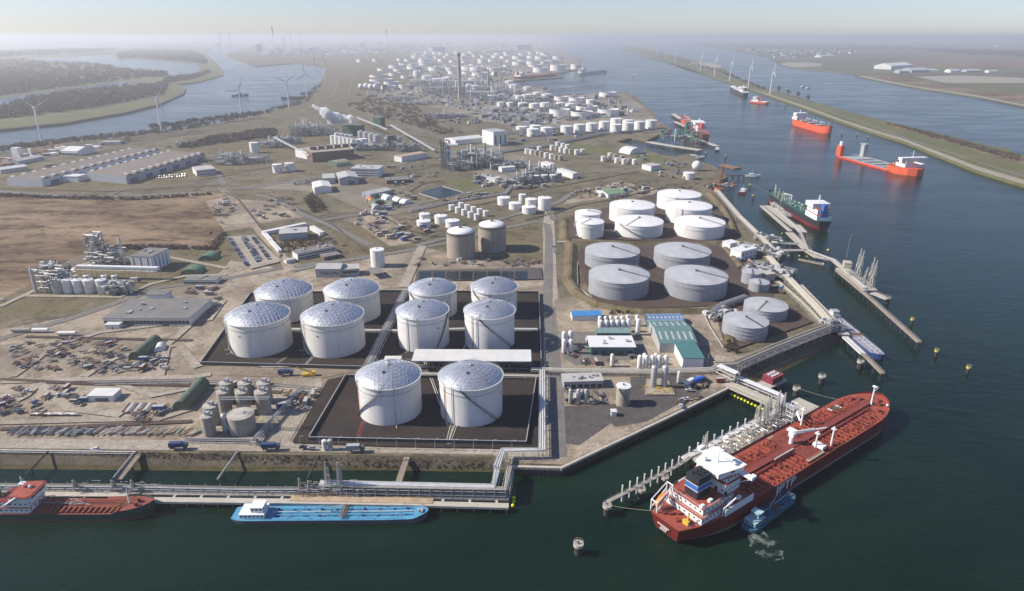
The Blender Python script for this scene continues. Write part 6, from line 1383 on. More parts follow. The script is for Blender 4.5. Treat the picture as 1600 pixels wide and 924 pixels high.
# quay corner: catwalk beside the blue-bowed barge
JC = lambda *px: [G(x, y, .8) for x, y in px]
jetty('broad pale quay jetty along the shore to the quay corner', JC((1248, 446), (1300, 500), (1318, 521)), 8, .8, m_conq, rail=False)
jetty('white decked pier beside the blue-bowed barge', JC((1321, 527), (1348, 552)), 4, .9, M('pale_deck', (.6, .58, .53), .8))
jetty('catwalk continuing past the bow of the blue-bowed barge', JC((1349, 553), (1379, 583)), 2.6, .9, m_wood)
jetty('yellow-buoyed floating walkway near the shore bend', [G(x, y, WZ + .8) for x, y in ((1248, 406), (1287, 414))], 1.6, WZ + .8, m_wood, .6, 12)
for i in range(14):
    x, y = G(1214 + i * 7.3, 405 + i * 7.6, 1); t = T('fender_post', 'dark timber fender post along the quay, %s from the shore bend' % ORD[i], 'post', x + 3.5, y, 0, 0, 'fender posts along the quay'); MB().cyl(0, 0, WZ - 1, 1.6, .4, 7).build('post', m_dark, t); MB().cyl(0, 0, 1.602, 1.8, .45, 7).build('cap', m_blue, t)
# quay walls
def quay(label, px, z=.25, th=1.6):
    pts = GL(px); t = T('quay_wall', label, 'quay', pts[0][0], pts[0][1]); MB().wall(pts, -1.2, z, th).build('coping', m_conq, t, world=True)
    b = MB(); MB().wall(pts, WZ - 1, -1.21, th * .9).build('wall', m_dark, t, world=True)
    for a, c in zip(pts[:-1], pts[1:]):
        k = int(dist(a, c) / 2.4)
        for j in range(k): b.cyl(a[0] + (c[0] - a[0]) * (j + .5) / k, a[1] + (c[1] - a[1]) * (j + .5) / k - .9, WZ - 1, -.7, .32, 6)
    stuff(b.build('fender_pile', m_dark, t, world=True)); return t
quay('pale concrete quay along the basin in front of the gas plant', [(800, 729), (877, 731), (940, 701), (1040, 654), (1138, 606)])
# --- front jetty at the bottom left
ZJ = -1.2
Q = lambda *px: [G(x, y, ZJ) for x, y in px]
jetty('tan concrete berth deck of the front jetty', Q((-140, 775), (200, 780), (460, 783), (640, 786), (792, 790)), 3.4, ZJ, m_conq, 1.1, 7, rail=False)
jetty('second tan berth beam behind the front berth deck', Q((-140, 764), (200, 769), (460, 772), (640, 775), (792, 778)), 3.2, ZJ + .1, m_conq, 1.0, 7, rail=False)
jetty('broad rusty loading deck in the middle of the front jetty', Q((460, 777), (672, 781)), 6, ZJ + .22, M('rusty_deck', (.40, .30, .20), .9, var=.3, scale=.3), 1.0, 7, rail=False)
jetty('broad deck beside the small tanker at the left', Q((60, 771), (195, 774)), 6, ZJ + .22, m_conq, 1.0, 7, rail=False)
for i, x in enumerate(range(20, 800, 42)):
    a, c = G(x, 766 + x * .0145, ZJ), G(x, 777 + x * .0155, ZJ); t = T('jetty_beam', 'cross beam of the front jetty, %s from left' % ORD[i], 'beam', a[0], a[1], 0, 0, 'cross beams of the front jetty')
    MB().cbox((a[0] + c[0]) / 2, (a[1] + c[1]) / 2, ZJ - .9, 1.2, dist(a, c), .7).build('beam', m_conq, t, world=True)
rack('walkway rack with pipes along the back of the front jetty, left part', [(-140, 757), (200, 760), (390, 764), (500, 764)], 3.2, ZJ + 2.4, 4, [m_pipe, m_pipeg, m_dsteel, m_wood], None, 7, .26, legs='water', rails=True)
rack('silver insulated pipes along the front jetty, right part', [(500, 756), (640, 759), (772, 762), (778, 733)], 3.4, ZJ + 4.4, 3, [m_pipe, m_pipe, m_steel], None, 8, .62, legs='water')
rack('grey pipe rack under the silver pipes of the front jetty', [(500, 765), (640, 768), (790, 771), (797, 735)], 3.6, ZJ + 2.2, 6, [m_pipeg, m_dsteel, m_ylw, m_steel], None, 5, .26, 2, legs='water', rails=True)
def bridge(label, top, bot, w_, mat, kind='deck'):
    a, c = G(*top, .3), G(*bot, ZJ + 1.5); t = T('access_bridge', label, 'bridge', a[0], a[1]); A, C = Vector((*a, .3)), Vector((*c, ZJ + 1.5)); d = C - A; n = Vector((-d.y, d.x, 0)).normalized() * w_ / 2
    if kind == 'deck':
        dn = Vector((0, 0, -.7)); MB().add([A - n, A + n, C + n, C - n, A - n + dn, A + n + dn, C + n + dn, C - n + dn], [(3, 2, 1, 0), (4, 5, 6, 7), (0, 4, 7, 3), (1, 2, 6, 5), (0, 1, 5, 4), (3, 7, 6, 2)]).build('deck', mat, t, world=True)
        rb = MB()
        for s in (-1, 1):
            for h in (.55, 1.1): rb.tube(A + n * s + Vector((0, 0, h)), C + n * s + Vector((0, 0, h)), .06, 3)
        rb.build('railing', m_dark, t, world=True)
        m_ = A + d * .5
        for s in (-1, 1): MB().cyl(m_.x + n.x * s * .8, m_.y + n.y * s * .8, WZ - 2, m_.z - .7, .45, 8).build('pile', m_dark, t, world=True)
    else:
        MB().path([A + Vector((0, 0, .4)), C + Vector((0, 0, .8))], .5, 7).build('pipe', mat, t, world=True)
        m_ = A + d * .75; MB().tube((m_.x - 1.5, m_.y, WZ - 2), (m_.x, m_.y, m_.z), .3, 5).tube((m_.x + 1.5, m_.y, WZ - 2), (m_.x, m_.y, m_.z), .3, 5).build('trestle', m_dark, t, world=True)
bridge('brown access bridge to the front jetty at the small tanker', (218, 708), (185, 749), 3.2, m_wood); bridge('dark pipe beside the brown access bridge', (211, 707), (178, 749), 1, m_pipeg, 'pipe')
bridge('brown access bridge to the front jetty in the middle', (636, 714), (623, 753), 3.0, m_wood)
bridge('dark pipe crossing to the front jetty near the left edge', (76, 706), (40, 745), 1, m_dark, 'pipe')
bridge('dark pipe crossing to the front jetty by the silos', (372, 706), (340, 752), 1, m_pipeg, 'pipe')
bridge('dark pipe crossing to the loading arms of the front jetty', (498, 714), (480, 752), 1, m_dark, 'pipe')
for i, (x, y, h) in enumerate([(514, 770, 18), (533, 771, 18), (470, 768, 8), (484, 769, 7)]):
    p = G(x, y, ZJ); arm('pale loading arm on the front jetty above the blue barge, %s one' % ('tall left', 'tall right', 'short left', 'short right')[i], p[0], p[1], ZJ, R(-90), h, None, 'loading arms of the front jetty')
for i, x in enumerate([120, 180, 210]): p = G(x, 768, ZJ); arm('small loading arm beside the small tanker, %s from left' % ORD[i], p[0], p[1], ZJ, R(-90), 7, None, 'small loading arms by the small tanker')
t = T('jetty_pipework', 'dense rusty pipework at the middle of the front jetty', 'pipework', *G(500, 773, ZJ), ZJ); rng = random.Random(14)
for mm, nn, x0, x1 in ((m_rust, 55, -12, 12), (m_pipe, 100, -6, 24), (m_ylw, 34, -10, 40), (m_pipeg, 110, -12, 48), (m_dark, 60, 12, 34)):
    b = MB()
    for i in range(nn):
        x, y, z = rng.uniform(x0, x1), rng.uniform(-2, 5.5), rng.uniform(.3, 4.5); b.path([(x, y, 0), (x, y, z), (x + rng.uniform(-4, 4), y, z)], .13, 4)
    stuff(b.build('pipework', mm, t))
t = T('jetty_pipework', 'pipes and hoses on the deck beside the small tanker', 'pipework', *G(120, 769, ZJ), ZJ); b = MB()
for i in range(70):
    x, y, z = rng.uniform(0, 34), rng.uniform(-1.5, 5), rng.uniform(.3, 3); b.path([(x, y, 0), (x, y, z), (x + rng.uniform(-4, 4), y, z)], .13, 4)
stuff(b.build('pipework', m_pipeg, t))
f0 = G(1168, 818, WZ); f1 = G(1212, 876, WZ); fm = MB(); q = Vector((f1[0] - f0[0], f1[1] - f0[1])); n = Vector((-q.y, q.x)).normalized(); rng = random.Random(31); Lp, Rp = [], []
for i in range(13):
    s = i / 12; w_ = (1.2 + 5.5 * math.sin(s * 2.6)) * rng.uniform(.8, 1.2); c = Vector(f0) + q * s; Lp.append(c + n * w_); Rp.append(c - n * w_ * .9)
fm.sheet([(p.x, p.y) for p in Lp + Rp[::-1]], WZ + .06); mf_, nt, b = _new('foam'); g_ = nt.nodes.new('ShaderNodeNewGeometry'); n1 = _noise(nt, .55, 7, .75, g_.outputs['Position'], 1.5); n2 = _noise(nt, .16, 3, .5, g_.outputs['Position'])
mm = nt.nodes.new('ShaderNodeMath'); mm.operation = 'MULTIPLY'; nt.links.new(n1.outputs[0], mm.inputs[0]); nt.links.new(n2.outputs[0], mm.inputs[1])
nt.links.new(_ramp(nt, mm.outputs[0], [(.25, (0, 0, 0)), (.42, (.5,) * 3)]).outputs[0], b.inputs['Alpha']); b.inputs['Base Color'].default_value = (.5, .54, .5, 1); b.inputs['Roughness'].default_value = .8
o = fm.build('foam', mf_); o['label'] = 'patch of churned foam behind the small bunker barge'; stuff(o)
rack('white pipe along the top of the stone bank at the left', [(-140, 703), (0, 704), (212, 707)], 1.4, 1.0, 1, [m_white], None, 12, .35)
# ================================================================ process plants, turbines, chimneys, trees, clutter
m_pgreen = M('plant_green', (.10, .17, .13), .7, var=.3, scale=.2)
def process(label, px, py, W, D, h, seed, ncol=3, nves=4, dens=60, mat=None, pm_=None, rot=0.0, floors=3, name='process_unit', colh=1.5):
    x, y = G(px, py); rng = random.Random(seed); t = T(name, label, 'process plant', x, y, 0, rot); mat = mat or m_steel; pm_ = pm_ or m_pipeg
    nx, ny = max(2, int(W / 9) + 1), max(2, int(D / 9) + 1); fb = MB(); r = max(.22, h * .012)
    for k in range(1, floors + 1):
        z = h * k / floors; cut = 1 - .22 * (k - 1) * rng.random(); W2 = W * cut
        for i in range(nx):
            for j in range(ny):
                X_, Y_ = W2 * i / (nx - 1), D * j / (ny - 1); fb.tube((X_, Y_, h * (k - 1) / floors), (X_, Y_, z), r, 4)
                if i < nx - 1: fb.tube((X_, Y_, z), (W2 * (i + 1) / (nx - 1), Y_, z), r * .8, 4)
                if j < ny - 1: fb.tube((X_, Y_, z), (X_, D * (j + 1) / (ny - 1), z), r * .8, 4)
                if i < nx - 1 and (i + j + k) % 2: fb.tube((X_, Y_, h * (k - 1) / floors), (W2 * (i + 1) / (nx - 1), Y_, z), r * .6, 3)
        px0, py0 = rng.uniform(0, W2 * .5), rng.uniform(0, D * .4); MB().box(px0, py0, z - .15, min(W2, px0 + W2 * rng.uniform(.25, .5)), min(D, py0 + D * rng.uniform(.4, .6)), z).build('platform', m_pipeg, t)
    fb.build('frame', mat, t)
    for i in range(ncol):
        X_, Y_ = rng.uniform(0, W), rng.uniform(0, D); rr = rng.uniform(.9, 1.8) * max(1, h / 22); hh = h * rng.uniform(.9, colh)
        MB().lathe(X_, Y_, [(rr, 0), (rr, hh * .55), (rr * .8, hh * .58), (rr * .8, hh - rr), (.05, hh)], 12).build('column', rng.choice([m_pipe, m_steel, mat]), t, 50)
    for i in range(nves):
        X_, Y_, z = rng.uniform(0, W * .8), rng.uniform(0, D), h * rng.randint(0, floors - 1) / floors + .6; L = rng.uniform(5, 10) * max(1, h / 25); rr = L * .18
        MB().tube((X_, Y_, z + rr), (X_ + L, Y_, z + rr), rr, 10).build('vessel', rng.choice([m_pipe, m_white, m_pipeg]), t, 50)
    for mm in (pm_, m_dsteel, m_pipe):
        b = MB()
        for i in range(dens // 2):
            X_, Y_, z = rng.uniform(0, W), rng.uniform(-1, D + 1), rng.uniform(.1, 1) * h; q = rng.random()
            if q < .4: b.tube((X_, Y_, 0), (X_, Y_, z), r, 4)
            elif q < .75: b.tube((X_, Y_, z), (min(W, X_ + rng.uniform(3, 14)), Y_, z), r * 1.1, 4)
            else: b.cbox(X_, Y_, z, rng.uniform(1.5, 4), rng.uniform(1.5, 4), rng.uniform(1, 3))
        stuff(b.build('pipework', mm, t))
    return t
# left plant
process('tall stepped steel process tower at the edge of the brown field', 137, 420, 26, 22, 16, 1, 2, 5, 110, floors=4, colh=1.9, rot=R(-8))
process('open steel top section of the stepped process tower', 142, 417, 11, 11, 31, 21, 1, 2, 50, floors=6, colh=1.05, rot=R(-8))
process('open steel process tower at the left end of the silo row', 55, 458, 22, 22, 21, 2, 2, 5, 120, floors=4, rot=R(-8))
process('pipework cluster at the right end of the silo row', 157, 463, 22, 14, 9, 3, 2, 3, 70, floors=2)
for i, x0 in enumerate([79.3, 95.6, 112.4, 129, 149]): cone_tank((x0, x0 + 15.2, 437.5, 459), 'pale beige silo beside the brown field, %s from left' % ORD[i], m_cream, m_wroof, 'row of five beige silos', (), None, None, 24, .2)
for i, x0 in enumerate([112, 130, 158, 174]): cone_tank((x0, x0 + 8, 431, 442), 'small pale silo behind the beige row, %s from left' % ORD[i], m_cream, m_wroof, 'small silos behind the beige row', (), None, None, 16, .2, rail=False)
t = rack('long white conveyor gallery on legs behind the beige silos', [(121, 421), (248, 424)], 5, 9, 2, [m_pipe], None, 14, .5, name='conveyor_gallery', zpx=8); a, c = G(121, 421, 8), G(248, 424, 8)
MB().cbox((a[0] + c[0]) / 2, (a[1] + c[1]) / 2, 9.8, dist(a, c), 4, 2, ang(a, c)).build('gallery', m_wallw, t, world=True)
# crop processing plant with steam
for i in range(6): cone_tank((515.5 + i * 6.4, 523.5 + i * 6.4, 212 + i * 1.1, 230.5 + i * 1.2), 'tall white silo of the crop plant, %s from left' % ORD[i], m_white, m_wroof, 'white silos of the crop plant', (), None, None, 20, .1, rail=False)
for i in range(4): cone_tank((522 + i * 7, 530 + i * 7, 208 + i * 1.1, 224), 'white silo in the rear row of the crop plant, %s from left' % ORD[i], m_white, m_wroof, 'white silos of the crop plant', (), None, None, 18, .1, rail=False)
for i in range(4): cone_tank((558.5 + i * 8, 569 + i * 8.8, 205.5 + i * 1.9, 223 + i * 1.8), 'grey steel silo of the crop plant, %s from left' % ORD[i], m_steel, m_grey, 'grey silos of the crop plant', (), None, None, 22, .3, rail=False)
for i, x0 in enumerate([561.5, 553]): cone_tank((x0, x0 + 12, 217 + i, 231), 'squat white silo right of the tall white ones, ' + ('nearer', 'farther')[i] + ' one', m_white, m_wroof, 'white silos of the crop plant', (), None, None, 20, .1, rail=False)
for i, x0 in enumerate([616.5, 622]): cone_tank((x0, x0 + 6.5, 214.5, 230), 'slim grey silo beside the green elevator tower, %s one' % ('left', 'right')[i], m_steel, m_grey, 'slim silos by the elevator tower', (), None, None, 16, .2, rail=False)
bldg('elevator_tower', 'slim dark green elevator tower at the crop plant', (607, 231), (615, 231), 12, 22, 'flat', MATS['green_clad'], m_roofg)
for i, (px, py, W, D, h, nc) in enumerate([(452, 214, 40, 35, 22, 7), (480, 213, 60, 40, 20, 9), (430, 226, 45, 30, 12, 6), (404, 232, 40, 30, 12, 4), (618, 238, 45, 25, 14, 4), (560, 236, 60, 20, 12, 5), (598, 232, 30, 30, 14, 5)]):
    process('grey steel process unit of the crop plant, ' + ('around the slim columns', 'between the columns and the white silos', 'with pale round vessels at its left end', 'at the far left by the road', 'under the sloping conveyor', 'below the grey silos', 'beside the elevator tower')[i], px, py, W, D, h, 30 + i, nc, 9, 210, floors=3, colh=1.7)
for i, (bx, by, tx, ty) in enumerate([(612, 213, 680, 240), (485, 252, 430, 227), (560, 200, 606, 214)]):
    a, c = G(bx, by), G(tx, ty); t = T('conveyor', 'sloping grey conveyor of the crop plant, ' + ('running down to the right', 'running up from the brick factory', 'above the grey silos')[i], 'conveyor', a[0], a[1]); A, C = Vector((*a, 22 if i != 1 else 8)), Vector((*c, 4 if i == 0 else 14))
    d = (C - A); n = Vector((-d.y, d.x, 0)).normalized() * 1.7; up = Vector((0, 0, 2.6)); MB().add([A - n, A + n, C + n, C - n, A - n + up, A + n + up, C + n + up, C - n + up], [(0, 1, 2, 3), (7, 6, 5, 4), (0, 3, 7, 4), (1, 5, 6, 2), (0, 4, 5, 1), (3, 2, 6, 7)]).build('gallery', m_wallg, t, world=True)
    b = MB()
    for k in range(1, 5): p = A + d * (k / 5); b.tube((p.x, p.y, 0), p, .7, 4)
    b.build('support', m_steel, t, world=True)
cone_tank((425, 440, 257, 271), 'white tank beside the road south of the crop plant, left one', m_white, m_wroof, 'two white tanks south of the crop plant', (.7,), (-60, -130), None, 24, .1, rail=False)
cone_tank((444.5, 459, 255, 269), 'white tank beside the road south of the crop plant, right one', m_white, m_wroof, 'two white tanks south of the crop plant', (.7,), (-60, -130), None, 24, .1, rail=False)
cone_tank((389, 403, 223, 240), 'white tank at the small plant near the distribution halls', m_white, m_wroof, None, (), None, None, 24, .1, rail=False)
process('small steel plant with slim stacks near the distribution halls', 328, 259, 60, 45, 16, 41, 3, 6, 130, colh=1.8); process('low pale plant units beside the white tank near the distribution halls', 362, 256, 60, 40, 9, 42, 2, 6, 90, floors=2)
# green-grey process plant in the middle
process('tall green steel tower of the central process plant', 690, 264, 14, 14, 46, 43, 1, 2, 50, m_pgreen, floors=7, colh=1.05)
for i, (px, py, W, D, h, nc, mm) in enumerate([(700, 268, 40, 35, 14, 1, None), (722, 262, 45, 40, 20, 3, m_pgreen), (745, 264, 45, 35, 22, 4, None), (765, 266, 40, 35, 10, 2, m_pgreen), (790, 264, 35, 30, 8, 2, None), (826, 283, 40, 22, 18, 4, None), (808, 290, 24, 22, 12, 2, m_pgreen), (715, 250, 50, 30, 14, 2, m_pgreen), (742, 284, 30, 18, 6, 1, None), (775, 290, 30, 18, 5, 1, None)]):
    process('steel unit of the central process plant, ' + ('at the foot of the green tower', 'green-painted, right of the green tower', 'with four columns', 'green-painted and low, on its right side', 'small and low by the pale sheds', 'with tall stacks above the grey tanks', 'beside the bare square yard', 'green-painted, at the back', 'low, near the green lawn', 'low, near the road')[i], px, py, W, D, h, 50 + i, nc + 2, 9, 200, mm, rot=R(6), floors=3 if h > 12 else 2, colh=1.9)
for i, (a, b_, d, hh) in enumerate([((784, 270), (806, 268), 12, 7), ((845, 262), (860, 266), 10, 9), ((870, 272), (895, 280), 9, 8), ((747, 281), (760, 283), 12, 6), ((760, 284), (774, 286), 14, 6)]): bldg('site_building', 'white flat shed of the central process plant, ' + ('in its middle', 'at the back by the tank clusters', 'along the right edge', 'near the lawn', 'near the lawn, next one right')[i], a, b_, d, hh, 'flat', m_wallw, m_roofw, cat='shed')
# shore pump area, inlet platforms, rubble
process('dense pipework and pumps beside the jetty control house', 1158, 425, 40, 26, 5, 61, 1, 5, 200, floors=1, rot=R(-42)); process('valve station behind the jetty control house', 1150, 392, 45, 16, 6, 62, 1, 3, 140, floors=1, rot=R(-45)); process('loading station at the quay corner', 1292, 520, 14, 12, 6, 63, 0, 1, 60, floors=2)
process('metering station at the bend of the shore rack', 1178, 375, 24, 12, 5, 64, 0, 2, 90, floors=1, rot=R(-45)); process('pump station inland of the quay corner tanks', 1115, 505, 26, 10, 4, 65, 0, 2, 90, floors=1, rot=R(35))
process('rusty plant under the orange crane', 1105, 296, 40, 20, 6, 66, 0, 2, 60, m_rust, m_rust, floors=1)
for i, (px, py) in enumerate([(1032, 218), (1056, 222), (1070, 214), (1080, 225)]):
    p = G(px, py, 1); process('green hopper structure on the inlet platforms, %s from left' % ORD[i], px, py, 22, 18, (14, 18, 24, 18)[i], 70 + i, 1, 2, 30, M('hopper_green', (.05, .19, .12), .6), floors=2)
    bldg('hopper', 'green clad hopper box on the inlet platforms, %s from left' % ORD[i], (px + 1, py - 2), (px + 7, py - 2), 12, (16, 20, 27, 20)[i], 'flat', MATS['hopper_green'], MATS['hopper_green'], cat='hopper')
jetty('long inlet platform carrying the green hoppers', [G(1015, 222, 1), G(1050, 228, 1), G(1092, 234, 1)], 16, 1, m_conq, rail=False); jetty('inlet pier behind the green hoppers', [G(1040, 212, 1), G(1075, 212, 1), G(1120, 228, 1)], 10, 1, m_conq, rail=False)
jetty('pier beside the red and white offshore vessel', [G(1052, 178, 1), G(1064, 186, 1)], 12, 1, m_conq, rail=False); jetty('short pier of the offshore vessel berth', [G(1055, 190, 1), G(1072, 198, 1)], 10, 1, m_conq, rail=False)
jetty('small pier with the patrol boat by the orange crane', [G(1137, 274, 1), G(1163, 274, 1)], 5, 1, m_dark, rail=False); jetty('dark narrow pier below the orange crane', [G(1120, 290, 1), G(1147, 285, 1)], 4, 1, m_dark, rail=False)
jetty('rusty work pontoon off the shore by the crane', [G(1132, 258, -3), G(1150, 262, -3)], 16, -3, m_rust, 1.5, rail=False)
for i, (pa, pb_, w_) in enumerate([((852, 141), (945, 133), 14), ((810, 133), (917, 126), 14), ((912, 147), (870, 149), 12)]): jetty('long far pier reaching out from the refinery shore, %s from front' % ORD[i], [G(*pa, 1), G(*pb_, 1)], w_, 1.5, m_dark, rail=False, pile=30)
# orange crane
x, y = G(1122, 300); h = ZT(300, 260); t = T('crane', 'rusty orange lattice crane standing at the shore', 'crane', x, y); b = MB()
for s in (-2, 2):
    for q in (-2, 2): b.tube((s, q, 0), (s * .5 + 3, q * .5, h), .35, 4)
for k in range(8): z = h * k / 8; b.tube((-2 + 3.0 * k / 8, -2, z), (2 + 3 * (k + 1) / 8, 2, h * (k + 1) / 8), .2, 3)
b.build('boom', m_orange, t); MB().cbox(0, 0, 0, 9, 8, 5).build('cab', m_orange, t); MB().tube((3, 0, h), (-8, 0, 5), .15, 3).build('stay', m_dsteel, t)
# chimneys and masts
def stack(label, bx, by, ty, r, mat, top=None):
    x, y = G(bx, by); h = ZT(by, ty); t = T('chimney', label, 'chimney', x, y); MB().lathe(0, 0, [(r, 0), (r * .72, h * .92)], 16, cap1=False).build('shaft', mat, t, 50); MB().lathe(0, 0, [(r * .72, h * .92), (r * .72, h)], 16).build('top', top or m_dsteel, t, 50)
stack('tall grey refinery chimney rising above the far tanks', 718.5, 155, 83, 6.5, m_conc, m_dsteel); stack('slim refinery chimney left of the tall one', 653, 134, 107, 4, m_pipeg); stack('slim refinery chimney right of the tall one', 763, 146, 108, 4, m_pipeg)
x, y = G(985, 170); h = ZT(170, 121); t = T('flare_mast', 'tall slim flare mast at the shore beyond the white tanks', 'mast', x, y); MB().tube((0, 0, 0), (0, 0, h), 1.3, 6, .9).build('mast', m_pipeg, t); MB().cyl(0, 0, h, h + 3, 2, 8).build('tip', m_dsteel, t)
for i, (px, py, W, D, h, nc) in enumerate([(640, 136, 160, 80, 26, 8), (660, 148, 120, 60, 24, 7), (690, 150, 130, 60, 30, 8), (727, 158, 120, 60, 28, 7), (745, 148, 120, 70, 26, 7), (780, 152, 100, 60, 24, 6), (700, 138, 160, 80, 28, 8), (605, 158, 90, 40, 14, 3), (625, 165, 110, 40, 10, 2), (800, 210, 60, 20, 9, 2), (850, 206, 70, 20, 8, 2), (668, 186, 70, 40, 12, 1), (700, 184, 60, 30, 9, 0), (790, 165, 90, 50, 16, 4), (820, 160, 80, 50, 15, 3)]):
    process('hazy refinery unit in the distance, %s in order from the left bank side' % ORD[i] if i < 9 else ('pale pipe unit before the long white tank row, left', 'pale pipe unit before the long white tank row, right', 'contractor units on the plain before the refinery, left', 'contractor units on the plain before the refinery, right', 'refinery unit below the slim right chimney, left', 'refinery unit below the slim right chimney, right')[i - 9], px, py, W, D, h, 80 + i, nc, 8, 150, floors=2, colh=2.2, mat=m_steel if i % 3 else m_pipe)
# wind turbines
def turbine(label, b_, hub, rot, blade, mm=None):
    x, y = G(*b_); h = ZT(b_[1], hub[1]); t = T('wind_turbine', label, 'wind turbine', x, y, 0, rot, 'wind turbines'); w_ = h * .028
    MB().lathe(0, 0, [(w_, 0), (w_ * .55, h)], 14).build('tower', m_white, t, 50); MB().box(-h * .02, -h * .05, h - .2, h * .02, h * .035, h + h * .04).build('nacelle', m_white, t)
    hb_ = MB().ball(0, -h * .06, h + h * .02, h * .022, 8, 6).build('hub', m_white, t, 60)
    for k in range(3):
        a = R(blade + 120 * k); L = h * .52; d = Vector((math.cos(a), 0, math.sin(a))); n = Vector((-math.sin(a), 0, math.cos(a))); o = Vector((0, -h * .062, h * 1.02)); q = []
        for s, c in ((.03, .018), (.18, .036), (1, .007)): q += [o + d * L * s - n * L * c, o + d * L * s + n * L * c * 1.4, o + d * L * s + n * L * c * .3 + Vector((0, L * .016 * (1.1 - s), 0))]
        MB().add(q, [(0, 3, 4, 1), (3, 6, 7, 4), (1, 4, 5, 2), (4, 7, 8, 5), (2, 5, 3, 0), (5, 8, 6, 3), (6, 8, 7), (0, 1, 2)]).build('blade', m_white, hb_)
for i, (b_, hub, rot, bl) in enumerate([((66, 224), (50, 169), 70, 25), ((253, 207), (242, 153), 65, 50), ((379, 187), (373, 142), 15, 65), ((452, 169), (448, 129), 10, 35), ((480, 153), (476, 117), 10, 95), ((494, 131), (491, 100), 10, 85), ((507, 122), (505, 94), 10, 60)]):
    turbine('wind turbine on the left canal dike, %s from left' % ORD[i], b_, hub, R(rot), bl)
for i, (b_, hub) in enumerate([((1005.5, 77.5), (1006, 65.5)), ((1015, 84), (1016, 67)), ((1027, 88), (1028, 70)), ((1040, 92.5), (1041, 74)), ((1055, 97.5), (1057, 77)), ((1094, 111), (1096, 87)), ((1116, 119), (1119, 91.5)), ((1140, 127), (1142.5, 98)), ((1169, 137), (1172.5, 104)), ((1203, 148), (1208, 113))]):
    turbine('white wind turbine on the spit, %s counted from the far end' % ORD[i], b_, hub, R(82), 90)
# steam
pl = [(551, 193, 5), (549, 190, 7), (545, 187, 9), (541, 187, 9), (536, 186, 10), (531, 188, 10), (526, 184, 12), (521, 183, 12), (516, 182, 11), (511, 178, 13), (506, 175, 11), (518, 190, 8), (501, 172, 6), (495, 169, 5), (489, 166, 4), (548, 183, 7), (551, 187, 5)]
x0, y0 = G(548, 212); b = MB(); rng = random.Random(4)
for px, py, r in pl:
    z = ZT(212, py); d = y0 * CP + (H - z) * SP; b.ball((px - CX) / F * d - x0, rng.uniform(-6, 6), z, r * .88, 14, 10)
    for k in range(4): a = rng.uniform(0, 6.28); b.ball((px - CX) / F * d - x0 + r * .7 * math.cos(a), rng.uniform(-5, 5), z + r * .6 * math.sin(a), r * .4, 10, 7)
t = T('steam_plume', 'white steam plume drifting left from the green hall', 'steam', x0, y0); o = b.build('plume', m_white, t)
sm = bpy.data.materials.new('steam'); sm.use_nodes = True; nt = sm.node_tree
for n_ in list(nt.nodes): nt.nodes.remove(n_)
pv = nt.nodes.new('ShaderNodeVolumePrincipled'); mo = nt.nodes.new('ShaderNodeOutputMaterial'); pv.inputs['Color'].default_value = (.97, .97, .97, 1); pv.inputs['Anisotropy'].default_value = .2; tc = nt.nodes.new('ShaderNodeTexCoord'); nn = _noise(nt, .085, 5, .6, tc.outputs['Object'], .4); nt.links.new(_ramp(nt, nn.outputs[0], [(.36, (0, 0, 0)), (.60, (.5,) * 3)]).outputs[0], pv.inputs['Density'])
nt.links.new(pv.outputs[0], mo.inputs['Volume']); o.data.materials.clear(); o.data.materials.append(sm)
rm_ = o.modifiers.new('remesh', 'REMESH'); rm_.mode = 'VOXEL'; rm_.voxel_size = 1.6
# ================================================================ trees, woods, cars, yard clutter, far towns
m_twig = M('bare_twigs', (.115, .088, .066), .95, var=.4, scale=.15, spec=.05); m_bark = M('bark', (.09, .072, .055), .95, spec=.05); m_shrub = M('scrub_twigs', (.135, .105, .07), .95, var=.4, scale=.2, spec=.05); m_everg = M('evergreen', (.05, .062, .035), .95, var=.4, scale=.3, spec=.05)
def crown(b, x, y, z, rx, rz, n, s, rng):
    for _ in range(n):
        while True:
            p = Vector((rng.uniform(-1, 1), rng.uniform(-1, 1), rng.uniform(-1, 1)))
            if .25 < p.length < 1: break
        c = Vector((x + p.x * rx, y + p.y * rx, z + p.z * rz)); d1 = Vector((rng.uniform(-1, 1), rng.uniform(-1, 1), rng.uniform(-1, 1))).normalized() * s; d2 = Vector((rng.uniform(-1, 1), rng.uniform(-1, 1), rng.uniform(-1, 1))).normalized() * s
        b.add([c, c + d1, c + d2], [(0, 1, 2)])
def tree_me(seed):
    rng = random.Random(seed); tb = MB().tube((0, 0, 0), (0, 0, 5), .45, 6, .3); cb = MB()
    for k in range(9):
        a = rng.uniform(0, 6.28); q = Vector((3.6 * math.cos(a), 3.6 * math.sin(a), rng.uniform(7, 13))); tb.tube((0, 0, rng.uniform(3, 5)), q, .2, 4, .06)
        crown(cb, q.x * .8, q.y * .8, q.z, 2.4, 2.6, 60, .85, rng)
    crown(cb, 0, 0, 10.5, 3.5, 4.5, 160, .9, rng); return tb.mesh('trunk', m_bark), cb.mesh('crown', m_twig)
TM = [tree_me(i) for i in range(4)]
def tree(label, px, py, s, group, i, zz=0.0):
    x, y = G(px, py); t = T('bare_tree', label, 'tree', x, y, zz, random.uniform(0, 6), group); a, b_ = TM[i % 4]; place('trunk', a, t, sc=(s,) * 3); place('crown', b_, t, sc=(s, s, s * random.uniform(.9, 1.15)))
for i in range(34): tree('bare tree in the row along the canal dike, %s from left' % ORD[i], 238 + i * 5.1 + random.uniform(-1, 1), 207.5 - i * .72 + random.uniform(-.6, .6), 1.25, 'bare trees along the canal dike', i)
for i, (x, y) in enumerate([(1216, 147), (1231, 151), (1246, 154), (1262, 159)]): tree('bare tree on the spit, %s from left' % ORD[i], x, y, 1.7, 'bare trees on the spit', i)
